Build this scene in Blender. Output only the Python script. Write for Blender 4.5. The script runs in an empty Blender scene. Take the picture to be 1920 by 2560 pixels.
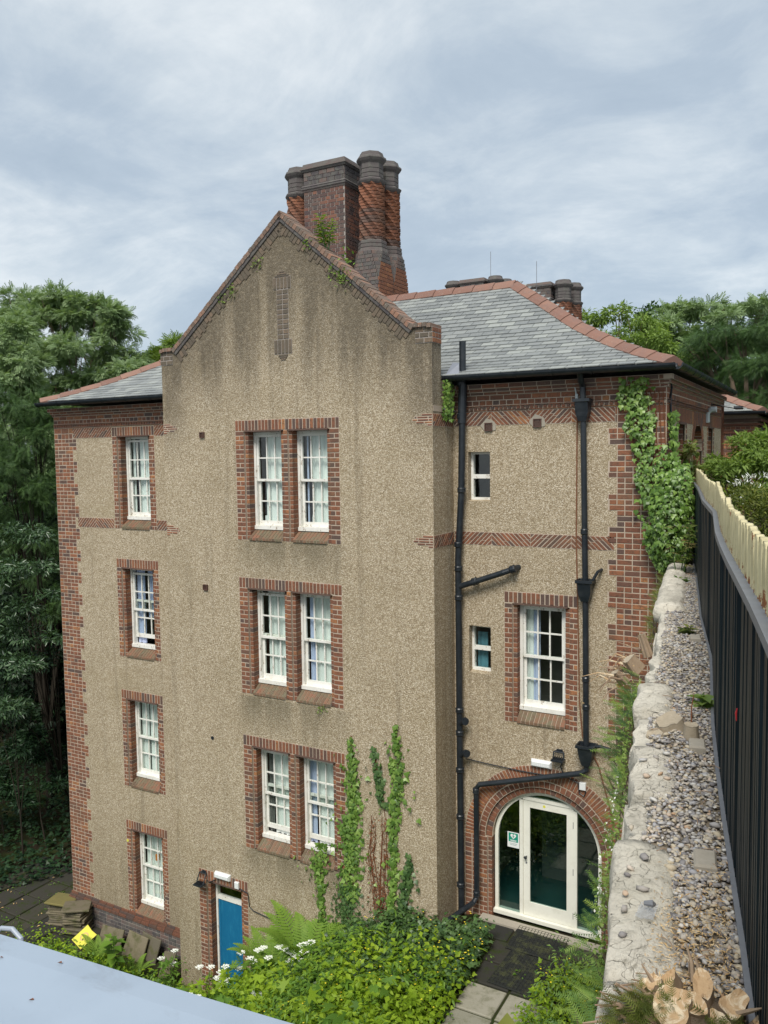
import bpy, math, random
import numpy as np
from mathutils import Vector, Matrix, noise as mnoise
random.seed(11)
rng = np.random.default_rng(11)
SC = bpy.context.scene
COL = SC.collection
V = Vector

# ------------------------------------------------------------------ camera
CAM = V((5.783, -12.0, 8.0))
cd = bpy.data.cameras.new('camera'); cam = bpy.data.objects.new('camera', cd); COL.objects.link(cam)
cd.sensor_fit = 'VERTICAL'; cd.sensor_height = 36; cd.lens = 2050.09/2560*36
cd.clip_start = 0.05; cd.clip_end = 2000
cr = V((0.87338861, 0.48682843, -0.0137995)); cu = V((-0.02213058, 0.0679763, 0.99744146)); cf = V((-0.48652089, 0.87084861, -0.07014352))
cam.matrix_world = Matrix(((cr.x, cu.x, -cf.x, CAM.x), (cr.y, cu.y, -cf.y, CAM.y), (cr.z, cu.z, -cf.z, CAM.z), (0, 0, 0, 1)))
SC.camera = cam
SC.render.resolution_x = 768; SC.render.resolution_y = 1024
SC.view_settings.view_transform = 'Standard'; SC.view_settings.look = 'None'
SC.view_settings.gamma = 1; SC.view_settings.use_curve_mapping = False
SC.view_settings.exposure = 1.25

# ------------------------------------------------------------------ node helpers
def nn(nt, t, ins=None, **props):
    n = nt.nodes.new(t)
    for k, v in props.items(): setattr(n, k, v)
    for k, v in (ins or {}).items():
        s = n.inputs[k]
        if hasattr(v, 'is_output'): nt.links.new(v, s)
        else: s.default_value = v
    return n
def c4(c): return tuple(c) + (1,) if len(c) == 3 else tuple(c)
def ramp(nt, fac, stops, interp='LINEAR'):
    n = nn(nt, 'ShaderNodeValToRGB', {0: fac}); e = n.color_ramp.elements; n.color_ramp.interpolation = interp
    while len(e) < len(stops): e.new(0.5)
    for el, (p, c) in zip(e, stops): el.position = p; el.color = c4(c)
    return n.outputs[0]
def noise(nt, vec, scale, detail=4, rough=.6, dist=0):
    return nn(nt, 'ShaderNodeTexNoise', {'Vector': vec, 'Scale': scale, 'Detail': detail, 'Roughness': rough, 'Distortion': dist}).outputs[0]
def mixc(nt, fac, a, b, blend='MIX'):
    n = nn(nt, 'ShaderNodeMix', None, data_type='RGBA', blend_type=blend)
    for i, v in ((0, fac), (6, a), (7, b)):
        if hasattr(v, 'is_output'): nt.links.new(v, n.inputs[i])
        else: n.inputs[i].default_value = c4(v) if i else v
    return n.outputs[2]
def mth(nt, op, a, b=0.0, clamp=False):
    return nn(nt, 'ShaderNodeMath', {0: a, 1: b}, operation=op, use_clamp=clamp).outputs[0]
def mapr(nt, v, a, b, c=0.0, d=1.0, smooth=True):
    return nn(nt, 'ShaderNodeMapRange', {0: v, 1: a, 2: b, 3: c, 4: d}, interpolation_type='SMOOTHSTEP' if smooth else 'LINEAR').outputs[0]
def scl(nt, vec, s):
    return nn(nt, 'ShaderNodeVectorMath', {0: vec, 1: s}, operation='MULTIPLY').outputs[0]

# ------------------------------------------------------------------ sky and sun
wd = bpy.data.worlds.new('World'); SC.world = wd; wd.use_nodes = True
nt = wd.node_tree; nt.nodes.clear()
SUN_EL, SUN_AZ = math.radians(52), math.radians(167)      # azimuth from +Y towards +X
sky = nn(nt, 'ShaderNodeTexSky', None, sky_type='NISHITA', sun_disc=False, sun_elevation=SUN_EL, sun_rotation=SUN_AZ)
tc = nn(nt, 'ShaderNodeTexCoord').outputs['Generated']
sx = nn(nt, 'ShaderNodeSeparateXYZ', {0: tc})
den = mth(nt, 'ADD', mth(nt, 'MAXIMUM', sx.outputs[2], 0.0), 0.30)
px = mth(nt, 'DIVIDE', sx.outputs[0], den); py = mth(nt, 'DIVIDE', sx.outputs[1], den)
cv = nn(nt, 'ShaderNodeCombineXYZ', {0: px, 1: py, 2: 0.0}).outputs[0]
n1 = noise(nt, nn(nt, 'ShaderNodeVectorMath', {0: cv, 1: (3.7, 1.9, 0)}, operation='ADD').outputs[0], 0.95, 8, .56, .6)
n2 = noise(nt, scl(nt, cv, (1.0, 1.3, 1)), 2.6, 7, .64, .4)
n3 = mth(nt, 'ADD', mth(nt, 'MULTIPLY', n1, .58), mth(nt, 'MULTIPLY', n2, .42))
cl = ramp(nt, n3, [(.33, (1.75, 2.12, 2.52)), (.43, (2.05, 2.42, 2.8)), (.50, (2.55, 2.88, 3.16)), (.57, (3.2, 3.45, 3.62)), (.66, (4.0, 4.15, 4.2))])
full = mixc(nt, .93, sky.outputs[0], cl)
bg = nn(nt, 'ShaderNodeBackground', {'Color': full, 'Strength': .1})
nt.links.new(bg.outputs[0], nn(nt, 'ShaderNodeOutputWorld').inputs[0])

sd = bpy.data.lights.new('sun', 'SUN'); sun = bpy.data.objects.new('sun', sd); COL.objects.link(sun)
sd.energy = 1.5; sd.angle = math.radians(24); sd.color = (1, .955, .88)
sdir = V((math.sin(SUN_AZ)*math.cos(SUN_EL), math.cos(SUN_AZ)*math.cos(SUN_EL), math.sin(SUN_EL)))
sun.rotation_euler = (-sdir).to_track_quat('-Z', 'Y').to_euler(); sun.location = (0, -20, 40)

# ------------------------------------------------------------------ materials
MATS = {}
def mat(name, fn, rough=.8, spec=.3, metal=0.0):
    m = bpy.data.materials.new(name); m.use_nodes = True; t = m.node_tree
    b = t.nodes['Principled BSDF']; b.inputs['Roughness'].default_value = rough
    b.inputs['Specular IOR Level'].default_value = spec; b.inputs['Metallic'].default_value = metal
    pos = nn(t, 'ShaderNodeNewGeometry').outputs['Position']
    rnd = nn(t, 'ShaderNodeAttribute', None, attribute_name='rnd').outputs['Fac']
    out = fn(t, pos, rnd, b)
    if out is not None: t.links.new(out, b.inputs['Base Color'])
    MATS[name] = m; return m
def bump(t, b, h, strength=.4, dist=.01):
    n = nn(t, 'ShaderNodeBump', {'Height': h, 'Strength': strength, 'Distance': dist}); t.links.new(n.outputs[0], b.inputs['Normal'])

def f_brick(t, p, r, b):
    c = ramp(t, r, [(0, (.105, .078, .07)), (.10, (.125, .075, .06)), (.16, (.185, .08, .052)), (.5, (.235, .096, .055)), (.85, (.275, .112, .06)), (.95, (.34, .148, .07)), (1, (.40, .18, .075))])
    n = noise(t, p, 26, 5, .7); c = mixc(t, mapr(t, n, .42, .75), c, (.09, .06, .045))
    n2 = noise(t, p, 1.3, 4, .6); c = mixc(t, mapr(t, n2, .48, .7, 0, .6), c, (.125, .085, .062)); n4 = noise(t, scl(t, p, (1, 1, .8)), .9, 3, .6); c = mixc(t, mapr(t, n4, .52, .7, 0, .22), c, (.33, .14, .065))
    n3 = noise(t, p, 55, 3, .6); c = mixc(t, mapr(t, n3, .62, .78, 0, .5), c, (.46, .36, .3))
    bump(t, b, noise(t, p, 60, 4, .7), .5, .006); return c
mat('brick', f_brick, .85, .25)
def f_purple(t, p, r, b):
    c = ramp(t, r, [(0, (.085, .062, .062)), (.4, (.135, .078, .066)), (.8, (.185, .088, .066)), (1, (.25, .11, .07))]); z = nn(t, 'ShaderNodeSeparateXYZ', {0: p}).outputs[2]
    c = mixc(t, mapr(t, noise(t, p, 1.6, 4, .65), .42, .64, 0, .75), c, (.105, .095, .088)); bump(t, b, noise(t, p, 50, 4, .7), .5, .006); return c
mat('weathered_red_brick', f_purple, .9, .2)
def f_brickdark(t, p, r, b):
    c = ramp(t, r, [(0, (.075, .068, .072)), (.5, (.115, .10, .098)), (1, (.19, .125, .105))])
    c = mixc(t, mapr(t, noise(t, p, 9, 5, .7), .4, .7), c, (.14, .135, .12)); bump(t, b, noise(t, p, 50, 4, .7), .5, .006); return c
mat('sooty_shadow_brick', f_brickdark, .9, .2)
def f_sill(t, p, r, b):
    c = ramp(t, r, [(0, (.12, .08, .055)), (.5, (.2, .12, .075)), (1, (.24, .11, .07))])
    c = mixc(t, mapr(t, noise(t, p, 7, 5, .7), .4, .65), c, (.16, .14, .09)); bump(t, b, noise(t, p, 40, 4, .7), .5, .006); return c
mat('sill_brick', f_sill, .88, .25)
def f_mortar(t, p, r, b):
    c = mixc(t, noise(t, p, 14, 4), (.54, .45, .36), (.40, .325, .25)); c = mixc(t, mapr(t, noise(t, p, 1.7, 3), .48, .75, 0, .5), c, (.26, .2, .15)); bump(t, b, noise(t, p, 90, 3), .5, .004); return c
mat('mortar', f_mortar, .95, .15)
def f_sootmortar(t, p, r, b): return mixc(t, noise(t, p, 6, 4), (.42, .38, .34), (.24, .21, .19))
mat('sooty_mortar', f_sootmortar, .95, .15)

def f_render(t, p, r, b):
    vo = nn(t, 'ShaderNodeTexVoronoi', {'Vector': p, 'Scale': 70.0}, feature='F1')
    col = nn(t, 'ShaderNodeSeparateColor', {0: vo.outputs['Color']}).outputs[0]
    c = ramp(t, col, [(0, (.28, .22, .14)), (.25, (.43, .35, .235)), (.55, (.585, .49, .355)), (.8, (.675, .58, .435)), (1, (.82, .74, .60))])
    gap = mapr(t, vo.outputs['Distance'], .3, .62)
    c = mixc(t, mth(t, 'MULTIPLY', gap, .52), c, (.17, .125, .075))
    med = noise(t, p, 19, 3, .7); c = mixc(t, mapr(t, med, .45, .7, 0, .34), c, (.22, .16, .09))
    big = noise(t, p, .8, 4, .6); c = mixc(t, mapr(t, big, .45, .75, 0, .3), c, (.24, .19, .115))
    c = mixc(t, mapr(t, noise(t, scl(t, p, (.5, .5, 1.1)), .9, 5, .7), .5, .72, 0, .28), c, (.30, .235, .13)); c = mixc(t, mapr(t, noise(t, scl(t, p, (3.0, 3.0, .16)), 1.3, 5, .6), .54, .72, 0, .38), c, (.17, .135, .09))
    s = nn(t, 'ShaderNodeSeparateXYZ', {0: p}); z = s.outputs[2]; x = s.outputs[0]; y_ = s.outputs[1]
    # weathering: rain streaks run down from the gable copings and sills, algae towards the ground
    st = noise(t, scl(t, p, (2.3, 2.3, .22)), 1.0, 5, .65)
    fine = noise(t, p, 11, 4, .7)
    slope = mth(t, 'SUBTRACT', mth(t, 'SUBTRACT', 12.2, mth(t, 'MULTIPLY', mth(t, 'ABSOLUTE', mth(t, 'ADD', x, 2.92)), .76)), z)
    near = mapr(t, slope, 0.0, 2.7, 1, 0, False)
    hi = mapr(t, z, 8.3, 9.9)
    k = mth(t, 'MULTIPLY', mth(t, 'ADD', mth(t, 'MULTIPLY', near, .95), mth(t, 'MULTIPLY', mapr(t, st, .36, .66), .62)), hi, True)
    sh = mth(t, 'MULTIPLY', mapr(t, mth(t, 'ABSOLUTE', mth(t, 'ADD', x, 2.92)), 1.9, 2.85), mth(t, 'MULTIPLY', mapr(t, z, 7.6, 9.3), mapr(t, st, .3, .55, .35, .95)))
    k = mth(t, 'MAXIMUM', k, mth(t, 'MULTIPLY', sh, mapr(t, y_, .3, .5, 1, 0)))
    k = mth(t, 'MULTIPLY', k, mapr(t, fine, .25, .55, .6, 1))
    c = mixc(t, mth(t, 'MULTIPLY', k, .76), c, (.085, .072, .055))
    zz = mth(t, 'FLOORED_MODULO', mth(t, 'SUBTRACT', 6.44, z), 2.95)
    ws = mth(t, 'MULTIPLY', mapr(t, zz, 0.0, .95, 1, 0), mapr(t, mth(t, 'ABSOLUTE', mth(t, 'ADD', x, 2.92)), .9, 1.4, 1, 0))
    ws = mth(t, 'MULTIPLY', mth(t, 'MULTIPLY', ws, mapr(t, z, 6.4, 6.5, 1, 0)), mapr(t, st, .3, .6, .25, 1))
    c = mixc(t, mth(t, 'MULTIPLY', ws, .62), c, (.12, .105, .07))
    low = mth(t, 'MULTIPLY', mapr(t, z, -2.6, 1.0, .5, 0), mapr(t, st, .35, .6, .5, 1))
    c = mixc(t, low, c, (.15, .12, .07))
    h = mth(t, 'ADD', mth(t, 'MULTIPLY', mth(t, 'SUBTRACT', 1.0, vo.outputs['Distance']), .7), mth(t, 'MULTIPLY', med, .6))
    bump(t, b, h, .7, .012); return c
mat('pebbledash', f_render, .95, .12)

def f_slate(t, p, r, b):
    c = ramp(t, r, [(0, (.165, .175, .175)), (.3, (.21, .222, .22)), (.7, (.25, .262, .255)), (1, (.31, .325, .305))])
    c = mixc(t, mapr(t, noise(t, p, 9, 5, .7), .45, .75, 0, .4), c, (.34, .35, .31)); c = mixc(t, mapr(t, noise(t, p, 30, 3, .7), .55, .8, 0, .6), c, (.13, .14, .13)); bump(t, b, noise(t, p, 25, 4), .3, .006); return c
mat('slate', f_slate, .55, .4)
def f_terra(t, p, r, b):
    c = ramp(t, r, [(0, (.19, .105, .082)), (.5, (.24, .13, .098)), (1, (.29, .165, .122))])
    c = mixc(t, mapr(t, noise(t, p, 6, 5, .7), .42, .7, 0, .75), c, (.2, .13, .11)); c = mixc(t, mapr(t, noise(t, p, 24, 4, .7), .58, .75, 0, .6), c, (.42, .38, .3)); bump(t, b, noise(t, p, 40, 4), .4, .005); return c
mat('terracotta', f_terra, .8, .25)
def f_cop(t, p, r, b):
    c = ramp(t, r, [(0, (.13, .095, .075)), (.4, (.21, .135, .10)), (.8, (.27, .165, .12)), (1, (.34, .17, .11))])
    c = mixc(t, mapr(t, noise(t, p, 8, 5, .7), .4, .65, 0, .8), c, (.15, .135, .115)); c = mixc(t, mapr(t, noise(t, p, 30, 4, .7), .6, .72, 0, .8), c, (.5, .48, .4)); bump(t, b, noise(t, p, 40, 4), .5, .006); return c
mat('coping_brick', f_cop, .9, .2)
def f_weath(t, p, r, b):
    c = ramp(t, r, [(0, (.115, .095, .075)), (.5, (.165, .128, .095)), (.9, (.22, .155, .11)), (1, (.3, .14, .09))]); c = mixc(t, mapr(t, noise(t, p, 9, 5, .7), .4, .65, 0, .7), c, (.12, .105, .08)); c = mixc(t, mapr(t, noise(t, p, 45, 4, .7), .58, .72, 0, .7), c, (.36, .32, .24)); bump(t, b, noise(t, p, 45, 4), .6, .008); return c
mat('weathered_brick', f_weath, .92, .15)
def f_lead(t, p, r, b): return mixc(t, noise(t, p, 5, 4), (.2, .215, .25), (.29, .305, .34))
mat('lead', f_lead, .55, .4)
def f_white(t, p, r, b):
    c = mixc(t, mapr(t, noise(t, p, 6, 4), .4, .7, 0, .6), (.80, .79, .74), (.66, .64, .56))
    c = mixc(t, mapr(t, noise(t, scl(t, p, (1, 1, .6)), 17, 5, .7), .585, .645), c, (.38, .32, .25)); return c
mat('white_paint', f_white, .5, .35)
mat('cream_paint_door', lambda t, p, r, b: mixc(t, mapr(t, noise(t, p, 4, 5, .7), .45, .75, 0, .5), (.80, .79, .7), (.62, .6, .5)), .45, .4)
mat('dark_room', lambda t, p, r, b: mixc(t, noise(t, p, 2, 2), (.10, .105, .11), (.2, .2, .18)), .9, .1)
def f_curtain(t, p, r, b):
    return mixc(t, noise(t, scl(t, p, (14, 14, .5)), 1, 3), (.90, .92, .88), (.70, .74, .72))
mat('net_curtain', f_curtain, .9, .05)
mat('blue_curtain', lambda t, p, r, b: mixc(t, noise(t, scl(t, p, (16, 16, .5)), 1, 3), (.60, .66, .84), (.42, .48, .68)), .9, .05)
mat('teal_curtain', lambda t, p, r, b: mixc(t, noise(t, p, 5, 3), (.13, .3, .36), (.08, .2, .26)), .9, .05)
def f_black(t, p, r, b):
    t.links.new(mapr(t, noise(t, p, 12, 4), .3, .7, .28, .5), b.inputs['Roughness'])
    return mixc(t, mapr(t, noise(t, p, 7, 4), .4, .8, 0, .6), (.013, .018, .024), (.035, .04, .045))
mat('black_iron', f_black, .35, .5)
def f_stone(t, p, r, b):
    c = mixc(t, mapr(t, noise(t, p, 3.2, 6, .65, .6), .38, .66), (.74, .69, .585), (.58, .54, .455)); c = mixc(t, mapr(t, noise(t, p, 8, 7, .75, .4), .5, .68, 0, .75), c, (.36, .335, .27))
    c = mixc(t, mapr(t, noise(t, scl(t, p, (7, 1.6, 7)), 3, 6, .75), .56, .68, 0, .7), c, (.25, .22, .165)); c = mixc(t, mapr(t, noise(t, p, 21, 6, .8), .56, .7, 0, .65), c, (.27, .25, .19)); c = mixc(t, mapr(t, noise(t, p, 55, 4, .7), .58, .72, 0, .6), c, (.74, .70, .62)); c = mixc(t, mapr(t, noise(t, p, 1.7, 3), .52, .72, 0, .16), c, (.42, .41, .29))
    h = mth(t, 'ADD', noise(t, p, 16, 8, .8), mth(t, 'MULTIPLY', noise(t, scl(t, p, (3, 1, 5)), 8, 5), 1.0)); cr_ = nn(t, 'ShaderNodeTexVoronoi', {'Vector': nn(t, 'ShaderNodeVectorMath', {0: scl(t, p, (1, .6, 1.6)), 1: nn(t, 'ShaderNodeTexNoise', {'Vector': p, 'Scale': 6.0}).outputs['Color']}, operation='ADD').outputs[0], 'Scale': 3.5}, feature='DISTANCE_TO_EDGE').outputs['Distance']
    ck = mapr(t, cr_, 0, .012, 1, 0); c = mixc(t, mth(t, 'MULTIPLY', ck, .5), c, (.2, .18, .13)); bump(t, b, mth(t, 'SUBTRACT', h, mth(t, 'MULTIPLY', ck, .6)), .9, .022); return c
mat('sandstone', f_stone, .92, .15)
def f_gravel(t, p, r, b):
    c = ramp(t, r, [(0, (.15, .14, .145)), (.22, (.29, .275, .27)), (.45, (.46, .415, .345)), (.65, (.52, .44, .31)), (.8, (.36, .36, .38)), (.92, (.62, .6, .55)), (1, (.45, .29, .17))])
    return mixc(t, mapr(t, noise(t, p, 45, 4, .7), .5, .75, 0, .45), c, (.25, .22, .18))
mat('pebble', f_gravel, .8, .25)
mat('grit', lambda t, p, r, b: mixc(t, noise(t, p, 60, 4, .8), (.13, .11, .085), (.33, .28, .21)), .95, .1)
mat('concrete', lambda t, p, r, b: mixc(t, noise(t, p, 35, 5, .8), (.46, .42, .35), (.28, .25, .2)), .95, .15)
def f_cream(t, p, r, b):
    c = mixc(t, mapr(t, noise(t, p, 9, 4), .4, .7), (.58, .515, .31), (.44, .385, .22)); z = nn(t, 'ShaderNodeSeparateXYZ', {0: p}).outputs[2]
    k = mth(t, 'ADD', noise(t, p, 15, 6, .78), mapr(t, z, 7.5, 7.56, .09, 0)); c = mixc(t, mapr(t, k, .60, .65), c, (.23, .085, .03)); bump(t, b, k, .4, .004); return c
mat('cream_paint', f_cream, .55, .35)
def f_slat(t, p, r, b):
    c = ramp(t, r, [(0, (.004, .009, .012)), (.6, (.006, .014, .018)), (1, (.011, .02, .025))]); c = mixc(t, mapr(t, noise(t, scl(t, p, (9, 9, 1.3)), 4, 5, .7), .62, .75, 0, .4), c, (.02, .045, .038))
    c = mixc(t, mapr(t, noise(t, p, 8, 6, .8), .70, .74), c, (.13, .045, .025)); return c
mat('black_slat', f_slat, .5, .22)
mat('grey_metal', lambda t, p, r, b: mixc(t, noise(t, p, 10, 5, .7), (.14, .148, .165), (.235, .243, .26)), .5, .4)
def f_parapet(t, p, r, b):
    bump(t, b, noise(t, p, 3, 2), .06, .02)
    c = mixc(t, mapr(t, noise(t, p, 2.5, 5, .6), .4, .7), (.33, .395, .475), (.285, .345, .42)); return mixc(t, mth(t, 'MAXIMUM', mapr(t, noise(t, p, 30, 4, .8), .68, .76, 0, .5), mapr(t, noise(t, scl(t, p, (1, 2.2, 1)), 4.5, 6, .7, .8), .56, .7, 0, .35)), c, (.22, .25, .29))
mat('blue_grey_sheet', f_parapet, .45, .4)
mat('blue_door_paint', lambda t, p, r, b: mixc(t, mapr(t, noise(t, scl(t, p, (3, 3, 1)), 4, 6, .75), .45, .75, 0, .8), (.008, .135, .28), (.02, .2, .36)), .45, .4)
def f_rubber(t, p, r, b):
    c = mixc(t, mapr(t, noise(t, p, 6, 5, .75), .45, .65), (.022, .024, .022), (.055, .06, .03)); return mixc(t, mapr(t, noise(t, p, 22, 4, .7), .6, .75, 0, .6), c, (.13, .11, .07))
mat('rubber', f_rubber, .85, .2)
def f_pave(t, p, r, b):
    c = mixc(t, r, (.26, .25, .2), (.34, .32, .26)); c = mixc(t, mapr(t, noise(t, p, 4, 6, .75), .45, .7, 0, .8), c, (.15, .15, .09)); bump(t, b, noise(t, p, 20, 5), .4, .01); return c
mat('paving', f_pave, .9, .15)
def f_mosspave(t, p, r, b):
    c = mixc(t, r, (.035, .035, .032), (.06, .055, .042)); c = mixc(t, mapr(t, noise(t, p, 3, 6, .75), .5, .65), c, (.035, .05, .012)); bump(t, b, noise(t, p, 20, 5), .5, .012); return c
mat('mossy_paving', f_mosspave, .9, .15)
def f_soil(t, p, r, b): return mixc(t, mapr(t, noise(t, p, 1.5, 6, .7), .4, .6), (.035, .027, .018), (.03, .042, .012))
mat('soil', f_soil, .95, .1)
def f_slab(t, p, r, b):
    c = mixc(t, r, (.13, .115, .085), (.2, .17, .115)); c = mixc(t, mapr(t, noise(t, p, 5, 5, .7), .45, .7), c, (.10, .10, .045)); bump(t, b, noise(t, p, 25, 5), .5, .01); return c
mat('stone_slab', f_slab, .92, .15)
mat('mossy_slab', lambda t, p, r, b: mixc(t, noise(t, p, 6, 5, .7), (.24, .2, .07), (.14, .13, .06)), .9, .15)
def f_wood(t, p, r, b):
    c = mixc(t, noise(t, p, 38, 6, .75), (.60, .44, .26), (.42, .26, .14)); c = mixc(t, mapr(t, noise(t, p, 16, 5, .7, 1.0), .48, .6, 0, .85), c, (.74, .63, .46)); c = mixc(t, mapr(t, noise(t, p, 60, 4, .8), .6, .7, 0, .7), c, (.25, .13, .06)); bump(t, b, noise(t, p, 45, 5, .8), .7, .006); return c
mat('cut_wood', f_wood, .85, .15)
def f_bark(t, p, r, b):
    c = mixc(t, noise(t, scl(t, p, (4, 4, .8)), 12, 5, .75), (.10, .075, .055), (.23, .18, .13)); bump(t, b, noise(t, scl(t, p, (4, 4, 1)), 16, 5, .7), .8, .02); return c
mat('bark', f_bark, .95, .1)
mat('grey_wood', lambda t, p, r, b: mixc(t, noise(t, p, 34, 6, .8), (.52, .45, .34), (.26, .21, .15)), .9, .1)
mat('shaded_bark', lambda t, p, r, b: mixc(t, noise(t, scl(t, p, (4, 4, .8)), 12, 5, .75), (.02, .017, .013), (.05, .042, .032)), .95, .1)  # darkened copy of the bark: deep shade at left put into the colour
mat('pale_bark', lambda t, p, r, b: mixc(t, noise(t, scl(t, p, (3, 3, 1)), 18, 5, .75), (.17, .115, .075), (.44, .34, .24)), .95, .1)
mat('chips', lambda t, p, r, b: ramp(t, r, [(0, (.4, .24, .1)), (.5, (.62, .43, .2)), (1, (.72, .56, .34))]), .9, .1)
mat('dry_twig', lambda t, p, r, b: mixc(t, noise(t, p, 25, 4), (.2, .13, .085), (.42, .31, .22)), .9, .1)
mat('brown_stem', lambda t, p, r, b: ramp(t, r, [(0, (.10, .045, .025)), (1, (.25, .10, .05))]), .9, .1)
mat('white_plastic', lambda t, p, r, b: mixc(t, noise(t, p, 9, 3), (.8, .82, .82), (.7, .72, .72)), .35, .5)
mat('grey_plastic', lambda t, p, r, b: mixc(t, noise(t, p, 9, 3), (.42, .46, .47), (.52, .55, .55)), .4, .45)
mat('brown_plastic', lambda t, p, r, b: mixc(t, noise(t, p, 9, 3), (.085, .045, .035), (.12, .065, .05)), .6, .3)
mat('copper', lambda t, p, r, b: mixc(t, noise(t, p, 6, 4), (.24, .11, .06), (.17, .075, .04)), .6, .3)
mat('sign_white', lambda t, p, r, b: mixc(t, noise(t, p, 3, 2), (.8, .82, .8), (.78, .8, .79)), .5, .3)
mat('sign_green', lambda t, p, r, b: mixc(t, noise(t, p, 3, 2), (.01, .27, .19), (.012, .29, .2)), .5, .3)
mat('sign_text', lambda t, p, r, b: mixc(t, noise(t, p, 3, 2), (.2, .3, .28), (.25, .34, .32)), .5, .3)
mat('yellow_plastic', lambda t, p, r, b: mixc(t, noise(t, p, 3, 3), (.78, .72, .1), (.66, .62, .08)), .45, .4)
mat('orange_plastic', lambda t, p, r, b: mixc(t, noise(t, p, 3, 3), (.6, .2, .03), (.5, .16, .03)), .5, .3)
mat('blue_plastic', lambda t, p, r, b: mixc(t, noise(t, p, 3, 3), (.1, .22, .55), (.08, .18, .45)), .4, .4)
mat('red_paint', lambda t, p, r, b: mixc(t, noise(t, p, 30, 3), (.5, .02, .03), (.6, .05, .05)), .5, .3)
mat('petal', lambda t, p, r, b: ramp(t, r, [(0, (.74, .76, .66)), (1, (.86, .87, .82))]), .8, .1)
mat('yellow_petal', lambda t, p, r, b: ramp(t, r, [(0, (.75, .55, .02)), (1, (.85, .72, .08))]), .7, .1)
mat('clear_film', lambda t, p, r, b: (setattr(b.inputs['Alpha'], 'default_value', .45), mixc(t, noise(t, p, 60, 4), (.6, .62, .65), (.25, .27, .3)))[1], .2, .6)
mat('interior_floor', lambda t, p, r, b: mixc(t, noise(t, p, 9, 3), (.02, .075, .075), (.03, .095, .09)), .6, .3)
mat('interior_wall', lambda t, p, r, b: mixc(t, noise(t, p, 1.5, 3), (.26, .25, .17), (.2, .19, .13)), .9, .1)
mat('hoop_steel', lambda t, p, r, b: mixc(t, noise(t, p, 9, 3), (.3, .34, .4), (.4, .44, .5)), .4, .5)

def leafmat(name, cols, rough=.5, trans=.3, spec=.3):
    m = bpy.data.materials.new(name); m.use_nodes = True; t = m.node_tree; b = t.nodes['Principled BSDF']
    rnd = nn(t, 'ShaderNodeAttribute', None, attribute_name='rnd').outputs['Fac']
    pos = nn(t, 'ShaderNodeNewGeometry').outputs['Position']
    c = ramp(t, rnd, [(i/(len(cols)-1), k) for i, k in enumerate(cols)])
    c = mixc(t, mapr(t, noise(t, pos, 1.1, 3), .35, .7, 0, .4), c, mixc(t, .5, c, cols[0]))
    t.links.new(c, b.inputs['Base Color']); b.inputs['Roughness'].default_value = rough; b.inputs['Specular IOR Level'].default_value = spec
    tr = nn(t, 'ShaderNodeBsdfTranslucent', {'Color': mixc(t, 1.0, c, (1.25, 1.3, .6), 'MULTIPLY')})
    mx = nn(t, 'ShaderNodeMixShader', {0: trans, 1: b.outputs[0], 2: tr.outputs[0]})
    t.links.new(mx.outputs[0], t.nodes['Material Output'].inputs[0]); MATS[name] = m
leafmat('leaf_ash', [(.15, .225, .095), (.225, .32, .15), (.30, .395, .205)], .6, .3)  # leaf tones lightened: pale haze and sky glow put into the colour
leafmat('leaf_yew', [(.03, .065, .02), (.058, .115, .032), (.10, .18, .048)], .55, .2)
leafmat('leaf_shaded_yew', [(.009, .02, .01), (.016, .036, .016), (.028, .06, .022)], .55, .15)  # near-black leaf tones: shade inside the dense foliage painted in
leafmat('leaf_laurel', [(.03, .065, .025), (.06, .115, .05), (.11, .18, .08)], .32, .2, .5)
leafmat('leaf_under', [(.012, .03, .014), (.02, .05, .02), (.035, .075, .026)], .45, .15)  # undergrowth tones kept dark, the shade at left is in the colour
leafmat('leaf_light', [(.12, .19, .04), (.19, .285, .06), (.28, .38, .10)], .55, .35)
leafmat('leaf_mid', [(.07, .15, .02), (.125, .24, .03), (.20, .33, .045)], .5, .3)
leafmat('leaf_lime', [(.15, .25, .012), (.245, .37, .022), (.35, .48, .04)], .5, .38)
leafmat('leaf_ivy', [(.06, .125, .02), (.115, .215, .035), (.19, .315, .06), (.27, .39, .09)], .38, .22, .45)
leafmat('leaf_darkivy', [(.03, .07, .02), (.055, .115, .032), (.095, .17, .05), (.13, .21, .07)], .4, .2, .45)
leafmat('leaf_fern', [(.13, .24, .03), (.19, .32, .045), (.26, .39, .06)], .6, .38)
leafmat('leaf_sprig', [(.06, .13, .035), (.11, .205, .05), (.18, .29, .06), (.26, .36, .07)], .5, .3)
leafmat('leaf_olive', [(.06, .085, .015), (.12, .15, .03), (.22, .24, .05)], .5, .3)
leafmat('leaf_pink', [(.12, .2, .04), (.2, .24, .07), (.28, .2, .1)], .5, .3)
leafmat('stem_green', [(.06, .11, .03), (.1, .17, .05)], .6, .1)

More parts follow.
